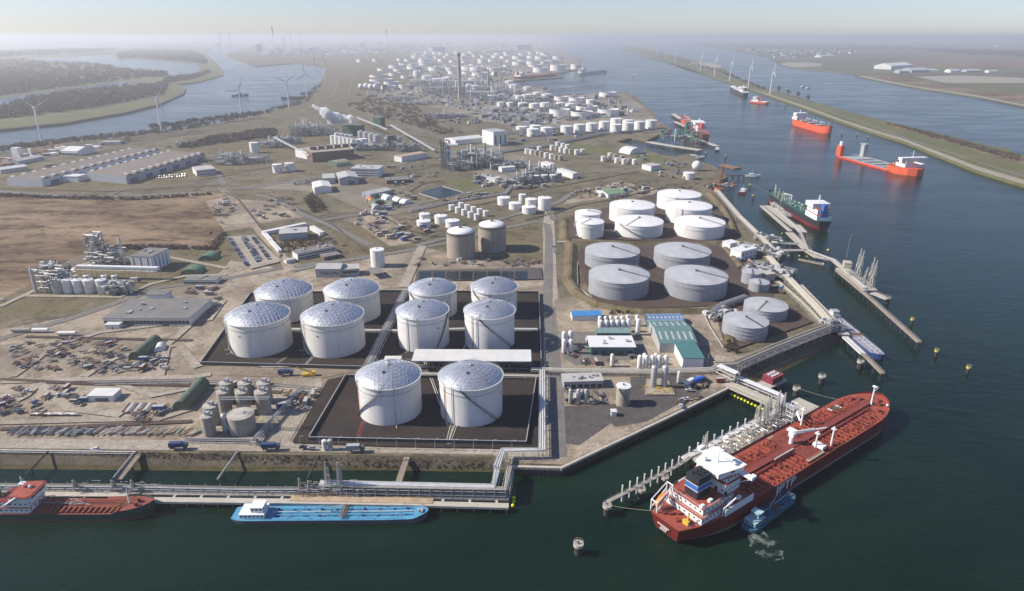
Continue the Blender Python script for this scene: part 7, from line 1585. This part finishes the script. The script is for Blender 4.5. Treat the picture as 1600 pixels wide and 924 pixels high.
for i, (x, y) in enumerate([(1136, 548), (1138, 543), (1141, 551), (345, 400), (440, 406), (330, 370)]): tree('small bare tree near buildings, %s of the scattered ones' % ORD[i], x, y, .4, 'scattered small trees', i)
def inside(p, poly):
    c = False; n = len(poly)
    for i in range(n):
        a, b_ = poly[i], poly[i - 1]
        if (a[1] > p[1]) != (b_[1] > p[1]) and p[0] < (b_[0] - a[0]) * (p[1] - a[1]) / (b_[1] - a[1]) + a[0]: c = not c
    return c
def wood(name, label, px, n, s, hgt, mat, seed, tri=26, ts=.3, rows=False):
    rng = random.Random(seed); xs = [p[0] for p in px]; ys = [p[1] for p in px]; b = MB(); k = 0; it = 0
    while k < n and it < n * 40:
        it += 1; p = (rng.uniform(min(xs), max(xs)), rng.uniform(min(ys), max(ys)))
        if not inside(p, px): continue
        x, y = G(*p); k += 1; q = rng.uniform(.65, 1.25); crown(b, x, y, hgt * q * .55, s * q, hgt * q * .55, tri, s * ts * 2, rng)
    o = b.build(name, mat); o['label'] = label; o['category'] = 'wood' if 'wood' in name else 'scrub'; stuff(o)
wood('wood', 'bare wood on the left bank below the narrow lake', [(-60, 196), (0, 186), (60, 180), (150, 168), (235, 153), (252, 146), (252, 134), (205, 136), (125, 144), (50, 156), (0, 172), (-60, 185)], 1100, 9, 15, m_twig, 1)
wood('wood', 'bare wood between the two lakes on the left bank', [(-60, 154), (0, 150), (75, 140), (150, 131), (205, 124), (268, 120), (258, 114), (210, 111.5), (155, 101), (100, 99), (30, 94), (-60, 98)], 900, 16, 17, m_twig, 2)
wood('wood', 'hazy wood behind the upper lake', [(186, 93), (212, 91), (312, 98.5), (322, 104), (320, 90), (300, 80), (210, 79), (184, 84)], 500, 22, 20, m_twig, 3)
wood('wood', 'strip of wood along the inner dike on the left bank', [(252, 152), (262, 130), (300, 124), (330, 115), (326, 112), (300, 119), (262, 123), (248, 135)], 260, 9, 14, m_twig, 4)
wood('wood', 'hazy wood at the top left below the horizon', [(-60, 92), (30, 88), (100, 85), (180, 80), (180, 77), (60, 80), (-60, 84)], 300, 35, 24, m_twig, 5)
wood('wood', 'dark tree belt on the farmland across the right channel', [(1425, 76), (1500, 80), (1600, 83), (1700, 86), (1700, 89.5), (1600, 88.5), (1500, 85), (1440, 80)], 320, 34, 26, m_twig, 6)
wood('wood', 'wooded edge of the town across the right channel', [(1100, 71), (1180, 75), (1290, 78), (1420, 78), (1420, 72), (1290, 70), (1100, 68)], 420, 34, 18, m_twig, 7)
wood('scrub', 'dark scrub patches on the spit', [(1385, 194), (1420, 204), (1500, 227), (1590, 252), (1590, 245), (1540, 232), (1480, 215), (1400, 196)], 420, 4, 3.2, m_shrub, 8)
wood('scrub', 'bushes along the far side of the spit road', [(1000, 78), (1065, 93), (1130, 112), (1200, 141), (1200, 143.5), (1130, 116), (1065, 97), (1000, 81)], 160, 8, 6, m_twig, 9)
wood('scrub', 'dark scrub by the road behind the distribution halls', [(278, 231), (330, 216), (400, 205), (430, 203), (430, 214), (380, 220), (300, 232)], 330, 6, 5, m_twig, 10)
wood('scrub', 'brushwood line along the foot of the brown field', [(165, 387), (230, 386), (330, 388), (349, 366), (352, 368), (335, 391), (230, 390), (165, 391)], 160, 2.6, 3, m_shrub, 11)
wood('scrub', 'hedge line along the road between the fields and the halls', [(0, 304), (100, 309), (215, 311), (330, 303), (330, 305), (215, 313), (100, 312), (0, 307)], 140, 3.4, 3, m_shrub, 12)
wood('scrub', 'low scrub on the plain before the refinery', [(540, 165), (580, 150), (640, 160), (690, 200), (720, 208), (690, 210), (600, 185)], 260, 6, 4, m_shrub, 13)
wood('scrub', 'brush along the foot of the stone bank', [(200, 707), (420, 712), (600, 716), (760, 719), (760, 724), (600, 722), (420, 719), (200, 712)], 260, .7, .8, m_shrub, 14)
wood('scrub', 'dark thicket beside the contractor yard', [(476, 308), (488, 304), (502, 318), (508, 330), (490, 333), (482, 322)], 90, 3.2, 4, m_twig, 15)
wood('scrub', 'brown thicket between the office blocks', [(432, 386), (450, 376), (500, 370), (522, 374), (500, 382), (452, 392)], 130, 1.8, 2.4, m_shrub, 19)
wood('scrub', 'evergreen shrubs by the blue shed of the gas plant', [(945, 488), (1000, 486), (1000, 491), (945, 493)], 26, 1.4, 2, m_everg, 16)
wood('scrub', 'brush along the railway and canal dike', [(0, 232), (100, 219), (250, 204), (400, 178), (470, 158), (500, 128), (505, 130), (480, 160), (400, 182), (250, 209), (100, 224), (0, 238)], 420, 5, 5, m_twig, 17)
wood('scrub', 'scrub along the embankment behind the round tanks', [(880, 300), (1000, 285), (1100, 285), (1108, 296), (1000, 300), (885, 316)], 90, 1.8, 1.6, m_shrub, 18)
# far towns and skyline masses, too far to count
def town(name, label, px, n, sx, sz, mats, seed):
    rng = random.Random(seed); xs = [p[0] for p in px]; ys = [p[1] for p in px]
    for mi, mat in enumerate(mats):
        b = MB(); k = 0; it = 0
        while k < n // len(mats) and it < 20000:
            it += 1; p = (rng.uniform(min(xs), max(xs)), rng.uniform(min(ys), max(ys)))
            if not inside(p, px): continue
            x, y = G(*p); k += 1; s = rng.uniform(.4, 1.6) * sx; h = sz * rng.uniform(.5, 1.6) * (3 if rng.random() < .06 else 1); b.cbox(x, y, 0, s, s * rng.uniform(.4, .9), h, rng.uniform(-.3, .3))
        o = b.build(name, mat); o['label'] = label + ('', ', darker part', ', roofs', ', brick part')[mi]; o['category'] = 'town'; stuff(o)
m_brk = M('far_brick', (.26, .17, .13), .9); town('far_town', 'pale houses of the town across the right channel', [(1060, 65), (1120, 74), (1200, 86), (1215, 92), (1260, 90), (1330, 84), (1340, 74), (1250, 68), (1060, 63.5)], 420, 34, 10, [m_wallw, m_roofg, m_brk], 1)
town('far_town', 'greenhouses and farms near the right horizon', [(1250, 65), (1600, 70), (1900, 72), (1900, 64), (1250, 63)], 200, 160, 7, [M('greenhouse', (.5, .54, .56), .3), m_wallw], 2)
town('far_refinery', 'hazy refinery mass on the horizon at the left', [(330, 74), (380, 66), (560, 64), (700, 64), (860, 66), (850, 74), (700, 78), (640, 84), (560, 84), (420, 88), (400, 80)], 460, 70, 22, [m_pipe, m_pipeg, m_wallw], 3)
town('far_town', 'hazy buildings near the horizon at the top left', [(-40, 66), (300, 64), (330, 72), (200, 70), (60, 67), (-40, 70)], 160, 90, 14, [m_wallw, m_roofg], 4)
town('far_refinery', 'small buildings among the far tanks', [(560, 150), (640, 132), (640, 90), (700, 80), (850, 78), (880, 95), (860, 110), (790, 125), (800, 150), (900, 150), (960, 150), (1000, 180), (800, 200), (700, 165)], 1100, 11, 6, [m_pipeg, m_dsteel, m_pipe], 5)
town('rail_yard', 'wagons and sheds in the rail yard by the canal', [(-60, 262), (60, 240), (200, 219), (230, 218), (120, 236), (40, 252), (-60, 275)], 130, 14, 4, [m_wallg, m_roofg, m_rust, m_wallw], 6)
for i, (px, by, ty, r) in enumerate([(442, 75, 57, 12), (446, 75, 58, 12), (455, 72, 52, 14), (428, 70, 42, 16), (470, 71, 50, 10), (605, 68, 47, 14), (560, 70, 54, 9), (345, 72, 52, 20), (360, 71, 51, 16), (150, 66, 50, 10), (690, 68, 56, 9)]): stack('hazy chimney on the horizon, %s counted in the far skyline' % ORD[i], px, by, ty, r, m_conc)
for i, (a, b_, d, h) in enumerate([((514, 86), (585, 83.5), 60, 10), ((590, 83.5), (635, 82.5), 60, 10), ((668, 82), (674, 82), 60, 60), ((676, 83), (695, 82.5), 80, 70), ((809, 78), (830, 77), 80, 70), ((760, 82), (800, 81), 60, 14), ((648, 60.6 + 5), (722, 65), 120, 30)]): bldg('far_building', 'hazy large building in the distance, ' + ('long and white left of the far tanks', 'long and white next to it', 'pale and upright', 'dark block beside the pale upright one', 'dark block at the far shore', 'low grey hall before the far shore', 'long white hall on the horizon')[i], a, b_, d, h, 'flat', m_wallw if i in (0, 1, 2, 6) else m_wallg, m_wallw if i in (0, 1, 6) else m_roofg)
for i, (a, b_, d, h, w_) in enumerate([((1392, 109), (1426, 107), 110, 22, m_wallw), ((1424, 114), (1452, 113.5), 90, 14, m_wallg), ((1405, 115), (1421, 115), 60, 12, m_wallg), ((1452, 113), (1466, 113), 60, 10, m_wallw), ((1485, 114), (1500, 114), 60, 12, m_wallw), ((1510, 113), (1532, 113), 50, 9, m_wallg), ((1545, 114), (1560, 114), 40, 9, m_wallw), ((1283, 90), (1305, 89.5), 80, 12, m_wallw), ((1329, 84), (1340, 84), 70, 12, m_wallw), ((1556, 74), (1562, 74), 60, 30, m_wallw), ((1213, 70), (1221, 70), 60, 60, m_wallw)]): bldg('far_hall', 'hall across the right channel, ' + ('largest, with white walls', 'long grey one before the largest', 'small grey one before the largest', 'pale one right of the long grey one', 'white one in the middle of the row', 'low grey one towards the right', 'last one at the right', 'white shed by the town', 'white shed beyond the sand bank', 'lone white block near the right horizon', 'tall pale block in the town')[i], a, b_, d, h, 'gable', w_, m_roofp if i != 0 else m_wallw, cat='hall')
# parked cars
def car_me(col):
    b = MB().extr([(-.88, .35), (.88, .35), (.9, .8), (.84, .95), (-.84, .95), (-.9, .8)], -2.1, 2.1); m = M('car_%d' % col[0], col[1], .3, .2, var=.05, spec=.6)
    c = MB().add([(-1.7, -.8, .952), (1.0, -.8, .952), (1.0, .8, .952), (-1.7, .8, .952), (-1.3, -.66, 1.48), (.35, -.66, 1.48), (.35, .66, 1.48), (-1.3, .66, 1.48)], [(0, 1, 5, 4), (1, 2, 6, 5), (2, 3, 7, 6), (3, 0, 4, 7)]); r = MB().box(-1.3, -.66, 1.482, .35, .66, 1.53)
    return b.mesh('body', m), c.mesh('glass', m_win), r.mesh('roof', m)
CM = [car_me((i, c)) for i, c in enumerate([(.02, .022, .025), (.42, .43, .44), (.65, .65, .64), (.03, .05, .13), (.14, .145, .15), (.25, .03, .03), (.09, .10, .11)])]
_wh = MB()
for x in (-1.3, 1.3):
    for s in (-1, 1): _wh.tube((x, s * .72, .33), (x, s * .92, .33), .33, 8)
ME_WH = _wh.mesh('wheels', m_black)
CN = ['black', 'silver', 'white', 'navy', 'grey', 'red', 'charcoal']
def car(px, py, rot, label, group, k=None, name='parked_car'):
    k = random.choice((0, 0, 1, 1, 2, 2, 3, 4, 6, 5)) if k is None else k; x, y = G(px, py); t = T(name, label % CN[k], 'car', x, y, LZ[0] + .02, rot + random.uniform(-.05, .05), group)
    place('body', CM[k][0], t); place('glass', CM[k][1], t); place('roof', CM[k][2], t); place('wheels', ME_WH, t)
over('car_park', [(355, 371), (398, 369), (440, 410), (392, 422)], g_pave)
for rw, (a, b_, n) in enumerate([((359, 374), (387, 417), 25), ((379, 373), (404, 411), 23), ((383, 373), (409, 411), 23), ((396, 373), (421, 407), 21)]):
    A, B_ = G(*a), G(*b_); rt = ang(A, B_) + math.pi / 2
    for i in range(n):
        if random.random() < .08: continue
        s = i / (n - 1); p = (a[0] + (b_[0] - a[0]) * s, a[1] + (b_[1] - a[1]) * s); car(p[0], p[1], rt, '%s car in the {} row of the car park, {} from the far end'.format(('leftmost', 'second', 'third', 'rightmost')[rw], ORD[i]), 'cars in the large car park, row %d' % (rw + 1))
for i in range(26): car(459 + i * 1.7, 287 - i * .2 + (i % 3) * 1.8, R(80), '%s car in the strip beside the workshops, ' + ORD[i] + ' from left', 'cars beside the workshops')
for i in range(24): car(246 + (i % 12) * 4, 280 - (i % 12) * .3 - (i // 12) * 3, R(70), '%s car beside the distribution hall, ' + ORD[i % 12] + ' from left in the ' + ('near', 'far')[i // 12] + ' line', 'cars beside the distribution hall')
for i, (x, y) in enumerate([(866, 388), (867, 392), (868, 396)]): car(x, y, R(0), '%s car at the roadside by the round tanks, ' + ORD[i], 'cars by the round tanks')
for i, (x, y, l) in enumerate([(475, 703, 'on the terminal road near the bank'), (487, 704, 'behind the other on the terminal road'), (1076, 613, 'on the quay by the gas plant'), (1087, 608, 'behind the first on the quay'), (1072, 627, 'near the quay edge'), (150, 706, 'far left on the terminal road'), (493, 613, 'on the track left of the front bund'), (5, 471, 'on the track by the brown field'), (863, 540, 'on the road beside the dome tanks')]): car(x, y, R(random.choice((5, 60, 175))), '%s car ' + l, None, (0, 1, 2, 0, 2, 2, 2, 2, 1)[i])
# lorries, containers, cabins, pipe stacks
def lorry(label, px, py, rot, cm, bm_):
    x, y = G(px, py); t = T('lorry', label, 'lorry', x, y, LZ[0] + .02, rot); MB().box(-4.5, -1.25, 1.1, 2.2, 1.25, 3.6).build('cargo_box', bm_, t); MB().box(2.5, -1.2, .6, 4.6, 1.2, 3).build('cab', cm, t); MB().box(4.58, -1.05, 1.8, 4.63, 1.05, 2.7).build('windscreen', m_win, t)
    for x_ in (-3.4, -2.2, 3.4): MB().tube((x_, -1.2, .5), (x_, 1.2, .5), .5, 8).build('axle', m_black, t)
lorry('blue lorry on the terminal road in front of the dome tanks', 424, 704.5, R(3), m_dblue, m_dblue); lorry('grey tank lorry on the road edge by the front bund', 556, 707, R(2), m_dsteel, m_wallg); lorry('blue and dark lorry on the terminal road by the silos', 280, 703, R(4), m_dblue, m_dblue); lorry('white lorry by the jetty bridge', 1078, 603, R(40), m_wallw, m_wallw); lorry('bright blue machine beside the quay', 1092, 600, R(30), m_dblue, M('bright_blue', (.03, .1, .5), .5)); lorry('white and blue tank lorry in the beige silo plant', 213, 442, R(2), m_dblue, m_pipe)
lorry('blue van-bodied truck at the pit edge', 447, 588, R(5), m_dblue, m_dblue)
x, y = G(483, 588); t = T('mobile_crane', 'yellow mobile crane at the edge of the dome tank bund', 'crane', x, y, .1, R(8)); MB().box(-4, -1.3, .6, 4, 1.3, 2).build('chassis', m_yel, t); MB().tube((2, 0, 2), (-7, 0, 7), .5, 4).build('boom', m_yel, t); MB().box(2.2, -1.2, 2, 4, 1.2, 3.2).build('cab', m_yel, t)
x, y = G(508, 704); t = T('standing_tank', 'white upright tank beside the terminal road', 'tank', x, y); MB().lathe(0, 0, [(1.3, 0), (1.3, 6), (.1, 6.6)], 14).build('shell', m_white, t, 50); MB().lathe(2.9, .2, [(1.3, 0), (1.3, 6.2), (.1, 6.8)], 14).build('twin_shell', m_steel, t, 50)
def cont_me(L, mat): 
    b = MB().box(-L / 2, -1.22, .02, L / 2, 1.22, 2.6)
    for k in range(int(L / .8)): b.box(-L / 2 + .3 + k * .8, -1.27, .1, -L / 2 + .6 + k * .8, 1.27, 2.5)
    return b.mesh('body', mat)
CT = [(n_, cont_me(6.1, M('container_' + n_, c, .6, var=.2, scale=.4))) for n_, c in (('blue', (.04, .11, .28)), ('rust-red', (.25, .07, .05)), ('white', (.6, .6, .58)), ('grey', (.25, .26, .26)), ('green', (.06, .15, .09)), ('dark', (.06, .065, .07)), ('sand', (.38, .31, .22)))]
_ln = MB().box(-3.04, -1.1, 2.602, 3.04, 1.1, 2.63).mesh('lid', m_roofp)
def container(px, py, rot, k, label, group, s=1.0):
    x, y = G(px, py); t = T('container', label % CT[k][0], 'container', x, y, LZ[0] + .02, rot, group); place('body', CT[k][1], t, sc=(s, s, s)); place('lid', _ln, t, sc=(s, s, s))
rng = random.Random(21)
def scatter(poly, n, lab, group, cont=.5, s=1.0):
    xs = [p[0] for p in poly]; ys = [p[1] for p in poly]; pp = []
    while len(pp) < n:
        p = (rng.uniform(min(xs), max(xs)), rng.uniform(min(ys), max(ys)))
        if inside(p, poly): pp.append(p)
    cnt = {}
    for p in sorted(pp):
        q = rng.random(); rt = rng.choice((R(4), R(94), R(50), R(40))); kd = 'c' if q < cont else 'v' if q < cont + .2 else 'h'
        if kd == 'c': kd = rng.randrange(7)
        o = cnt[kd] = cnt.get(kd, -1) + 1; e = lab + ', ' + ORD[o] + ' from left'
        if kd == 'v': car(p[0], p[1], rt, '%s vehicle ' + lab + ', ' + ORD[o] + ' vehicle from left', group, name='site_vehicle')
        elif kd == 'h': heap(p[0], p[1], rt, 'material stack ' + e, group, s)
        else: container(p[0], p[1], rt, kd, '%s container ' + e, group, s * rng.uniform(.7, 1.1))
def heap_me(seed):
    r_ = random.Random(seed); b = MB()
    for i in range(9):
        if r_.random() < .6: b.cbox(r_.uniform(-2.2, 2.2), r_.uniform(-1.6, 1.6), r_.uniform(0, .7), r_.uniform(1, 4.5), r_.uniform(.2, .8), r_.uniform(.2, .6), r_.uniform(-.4, .4))
        else: b.tube((r_.uniform(-3, 0), r_.uniform(-1.5, 1.5), .3), (r_.uniform(0, 3.4), r_.uniform(-1.5, 1.5), r_.uniform(.3, .8)), r_.uniform(.12, .3), 5)
    return [b.mesh('material', mm) for mm in (m_rust, m_dsteel, m_wood, m_pipeg, m_dsteel, m_brk)]
HM = [heap_me(i) for i in range(5)]
def heap(px, py, rot, label, group, s=1.0):
    x, y = G(px, py); t = T('material_stack', label, 'material', x, y, LZ[0] + .02, rot, group); place('material', rng.choice(rng.choice(HM)), t, sc=(s,) * 3); place('material', rng.choice(rng.choice(HM)), t, (rng.uniform(-2, 2) * s, 2.2 * s, 0), R(10), (s,) * 3)
scatter([(15, 540), (120, 528), (195, 535), (195, 575), (110, 580), (20, 580)], 70, 'in the far part of the sandy yard', 'clutter in the far sandy yard', .1, .8)
scatter([(110, 570), (200, 565), (270, 556), (262, 580), (160, 585)], 44, 'around the green tent in the yard', 'clutter round the green tent', .2, .85)
scatter([(0, 608), (60, 605), (140, 612), (130, 640), (60, 655), (0, 650)], 36, 'in the near left part of the yard', 'clutter in the near left yard', .25, .85)
scatter([(235, 470), (290, 455), (345, 445), (345, 470), (325, 500), (320, 475)], 26, 'on the sandy ground behind the broad warehouse', 'clutter behind the broad warehouse', .25)
scatter([(200, 650), (255, 640), (262, 655), (205, 665)], 10, 'near the pipe stacks of the yard', 'clutter near the pipe stacks', .1)
scatter([(545, 345), (575, 332), (600, 335), (645, 368), (640, 376), (610, 380)], 60, 'in the scrap yard by the long road', 'clutter in the scrap yard', .35, 1.3)
scatter([(570, 305), (620, 298), (650, 312), (620, 330), (580, 328)], 44, 'in the contractor yard', 'clutter in the contractor yard', .45, 1.3)
scatter([(330, 320), (352, 312), (370, 322), (345, 352)], 26, 'on the pale plot beside the brown field', 'clutter on the pale plot', .3, 1.2)
scatter([(900, 300), (955, 285), (1010, 292), (1020, 302), (950, 312)], 44, 'on the rubble ground north of the white round tanks', 'clutter on the rubble ground', .3, 1.5)
scatter([(730, 282), (790, 288), (860, 292), (810, 298), (760, 296)], 40, 'in the yard below the central process plant', 'clutter below the central process plant', .45, 1.4)
scatter([(790, 205), (900, 205), (960, 200), (940, 210), (860, 222), (790, 225)], 40, 'along the pipe track before the long tank row', 'clutter along the pipe track', .5, 1.6)
scatter([(640, 175), (720, 180), (760, 185), (740, 200), (670, 190)], 40, 'on the plain before the refinery', 'clutter on the plain before the refinery', .6, 1.8)
scatter([(1140, 380), (1165, 400), (1215, 445), (1235, 465), (1205, 450), (1150, 412)], 40, 'in the pump area along the shore', 'clutter in the shore pump area', .3)
scatter([(300, 600), (440, 605), (500, 612), (480, 640), (440, 650), (425, 615)], 20, 'between the silos and the front bund', 'clutter by the silos', .25)
scatter([(880, 520), (930, 520), (1000, 560), (1005, 575), (880, 572)], 22, 'in the gas plant yard', 'clutter in the gas plant yard', .25)
scatter([(880, 612), (950, 612), (950, 630), (880, 634)], 14, 'by the steel vessels', 'clutter by the steel vessels', .1)
scatter([(1050, 600), (1110, 590), (1130, 598), (1060, 640)], 12, 'on the quay in front of the gas plant', 'clutter on the quay', .2)
scatter([(650, 405), (770, 405), (850, 412), (845, 420), (650, 418)], 20, 'at the foot of the concrete tanks', 'clutter at the concrete tanks', .15)
scatter([(60, 262), (200, 240), (300, 222), (310, 226), (200, 246), (80, 266)], 30, 'along the road behind the distribution halls', 'clutter behind the distribution halls', .6, 1.6)
# pipe bundles laid out along the terminal road
PC = [('slate blue', M('slate_pipe', (.085, .11, .16), .6, var=.25)), ('off-white', M('offwhite_pipe', (.5, .48, .44), .6, var=.2)), ('grey', m_pipeg), ('rusty', m_rust), ('yellow', m_ylw), ('dark', m_dsteel), ('green', m_green)]
for i in range(58):
    s = i / 57; x0 = 12 + s * 290; k = (0, 5, 1, 0, 2, 5, 0, 1)[i % 8] if s < .45 else (1, 2, 1, 3)[i % 4] if s < .72 else (4, 1, 6, 4, 3)[i % 5]
    a, c = G(x0 + rng.uniform(-1.5, 1.5), 684 + rng.uniform(-2.5, 1)), G(x0 + 24 + rng.uniform(-6, 4), 667 + rng.uniform(-1.5, 5)); t = T('pipe_bundle', 'bundle of long %s pipes by the terminal road, %s from left' % (PC[k][0], ORD[i]), 'pipe bundle', a[0], a[1], LZ[0] + .02, ang(a, c), 'pipe stock along the terminal road'); L = dist(a, c) * rng.uniform(.75, 1)
    for j in range(rng.randint(2, 4)): MB().tube((rng.uniform(0, 2.5), j * .62, .32), (L - rng.uniform(0, 3), j * .62 + rng.uniform(-.5, .5), .32), rng.uniform(.16, .32), 6).build('pipe', PC[k][1], t, 50)
for i in range(22):
    x0 = 42 + i * 6 if i < 12 else 195 + (i - 12) * 4.4; y0 = 650 if i < 12 else 647; a, c = G(x0, y0), G(x0 + (14 if i < 12 else 11), y0 - (-1 if i < 12 else 14)); t = T('pipe_bundle', 'short bundle of %s pipes in the second row of stock, %s from left' % (('rusty', 'white', 'grey')[i % 3], ORD[i]), 'pipe bundle', a[0], a[1], LZ[0] + .02, ang(a, c), 'second row of pipe stock')
    for j in range(3): MB().tube((0, j * .62, .32), (dist(a, c), j * .62, .32), .29, 6).build('pipe', (m_rust, m_white, m_pipeg)[i % 3], t, 50)
for i, (x, y, l) in enumerate([(20, 520, 27), (52, 520, 23), (92, 525, 26)]):
    a = G(x, y); t = T('rail_tank_wagon', 'pale cylindrical tank lying by the yard track, %s from left' % ORD[i], 'tank', a[0], a[1], .1, R(2), 'cylindrical tanks by the yard track'); MB().tube((0, 0, 2), (l * .48, 0, 2), 1.5, 14).build('barrel', m_cream if i else m_conc2, t, 50); MB().box(1, -1.2, 0, 2, 1.2, 1).box(9, -1.2, 0, 10, 1.2, 1).build('saddle', m_rust, t)
scatter([(420, 300), (470, 316), (476, 336), (410, 346), (390, 330)], 22, 'on the pale plot beside the long road', 'clutter on the plot by the long road', .1, 1.2)
scatter([(430, 385), (520, 365), (540, 385), (480, 415)], 14, 'round the office blocks', 'clutter round the office blocks', .2)
scatter([(560, 265), (640, 258), (690, 262), (680, 285), (620, 292)], 34, 'on the ground behind the rectangular pond', 'clutter behind the pond', .45, 1.3)
scatter([(692, 314), (735, 305), (790, 302), (722, 318), (700, 317)], 24, 'between the pond and the cream tanks', 'clutter by the cream tanks', .2, 1.2)
scatter([(620, 350), (700, 360), (690, 375), (650, 384)], 14, 'along the road before the four white tanks', 'clutter before the four white tanks', .2, 1.1)
scatter([(985, 238), (1030, 246), (1090, 262), (1070, 285), (1030, 280)], 26, 'round the shore control building', 'clutter round the shore control building', .4, 1.4)
# lamp posts
def lamp(px, py, label, h=9.0, z=0.0):
    x, y = G(px, py, z); t = T('lamp_post', label, 'lamp post', x, y, z, 0, 'lamp posts'); MB().tube((0, 0, 0), (0, 0, h), .14, 5, .09).build('pole', m_steel, t); MB().tube((0, 0, h), (1.4, 0, h + .2), .08, 4).build('arm', m_steel, t); MB().cbox(1.6, 0, h + .1, .9, .35, .18).build('lamp_head', m_steel, t)
for i in range(16): lamp(852 - i * .1, 380 + i * 21, 'lamp post along the road right of the dome tanks, %s from the far end' % ORD[i])
for i in range(14): lamp(410 + i * 30, 699 + i * .6, 'lamp post in front of the front bund on the terminal road, %s from left' % ORD[i], 7)
for i, (x, y) in enumerate([(1322, 405), (1233, 395), (1131, 315), (868, 520), (927, 520), (1105, 575)]): lamp(x, y, 'tall light mast, ' + ('on the outer walkway', 'by the shore bend', 'at the shore by the crane', 'by the four gas vessels', 'in the gas plant yard', 'by the dark teal hall')[i], (24, 20, 16, 12, 10, 10)[i])
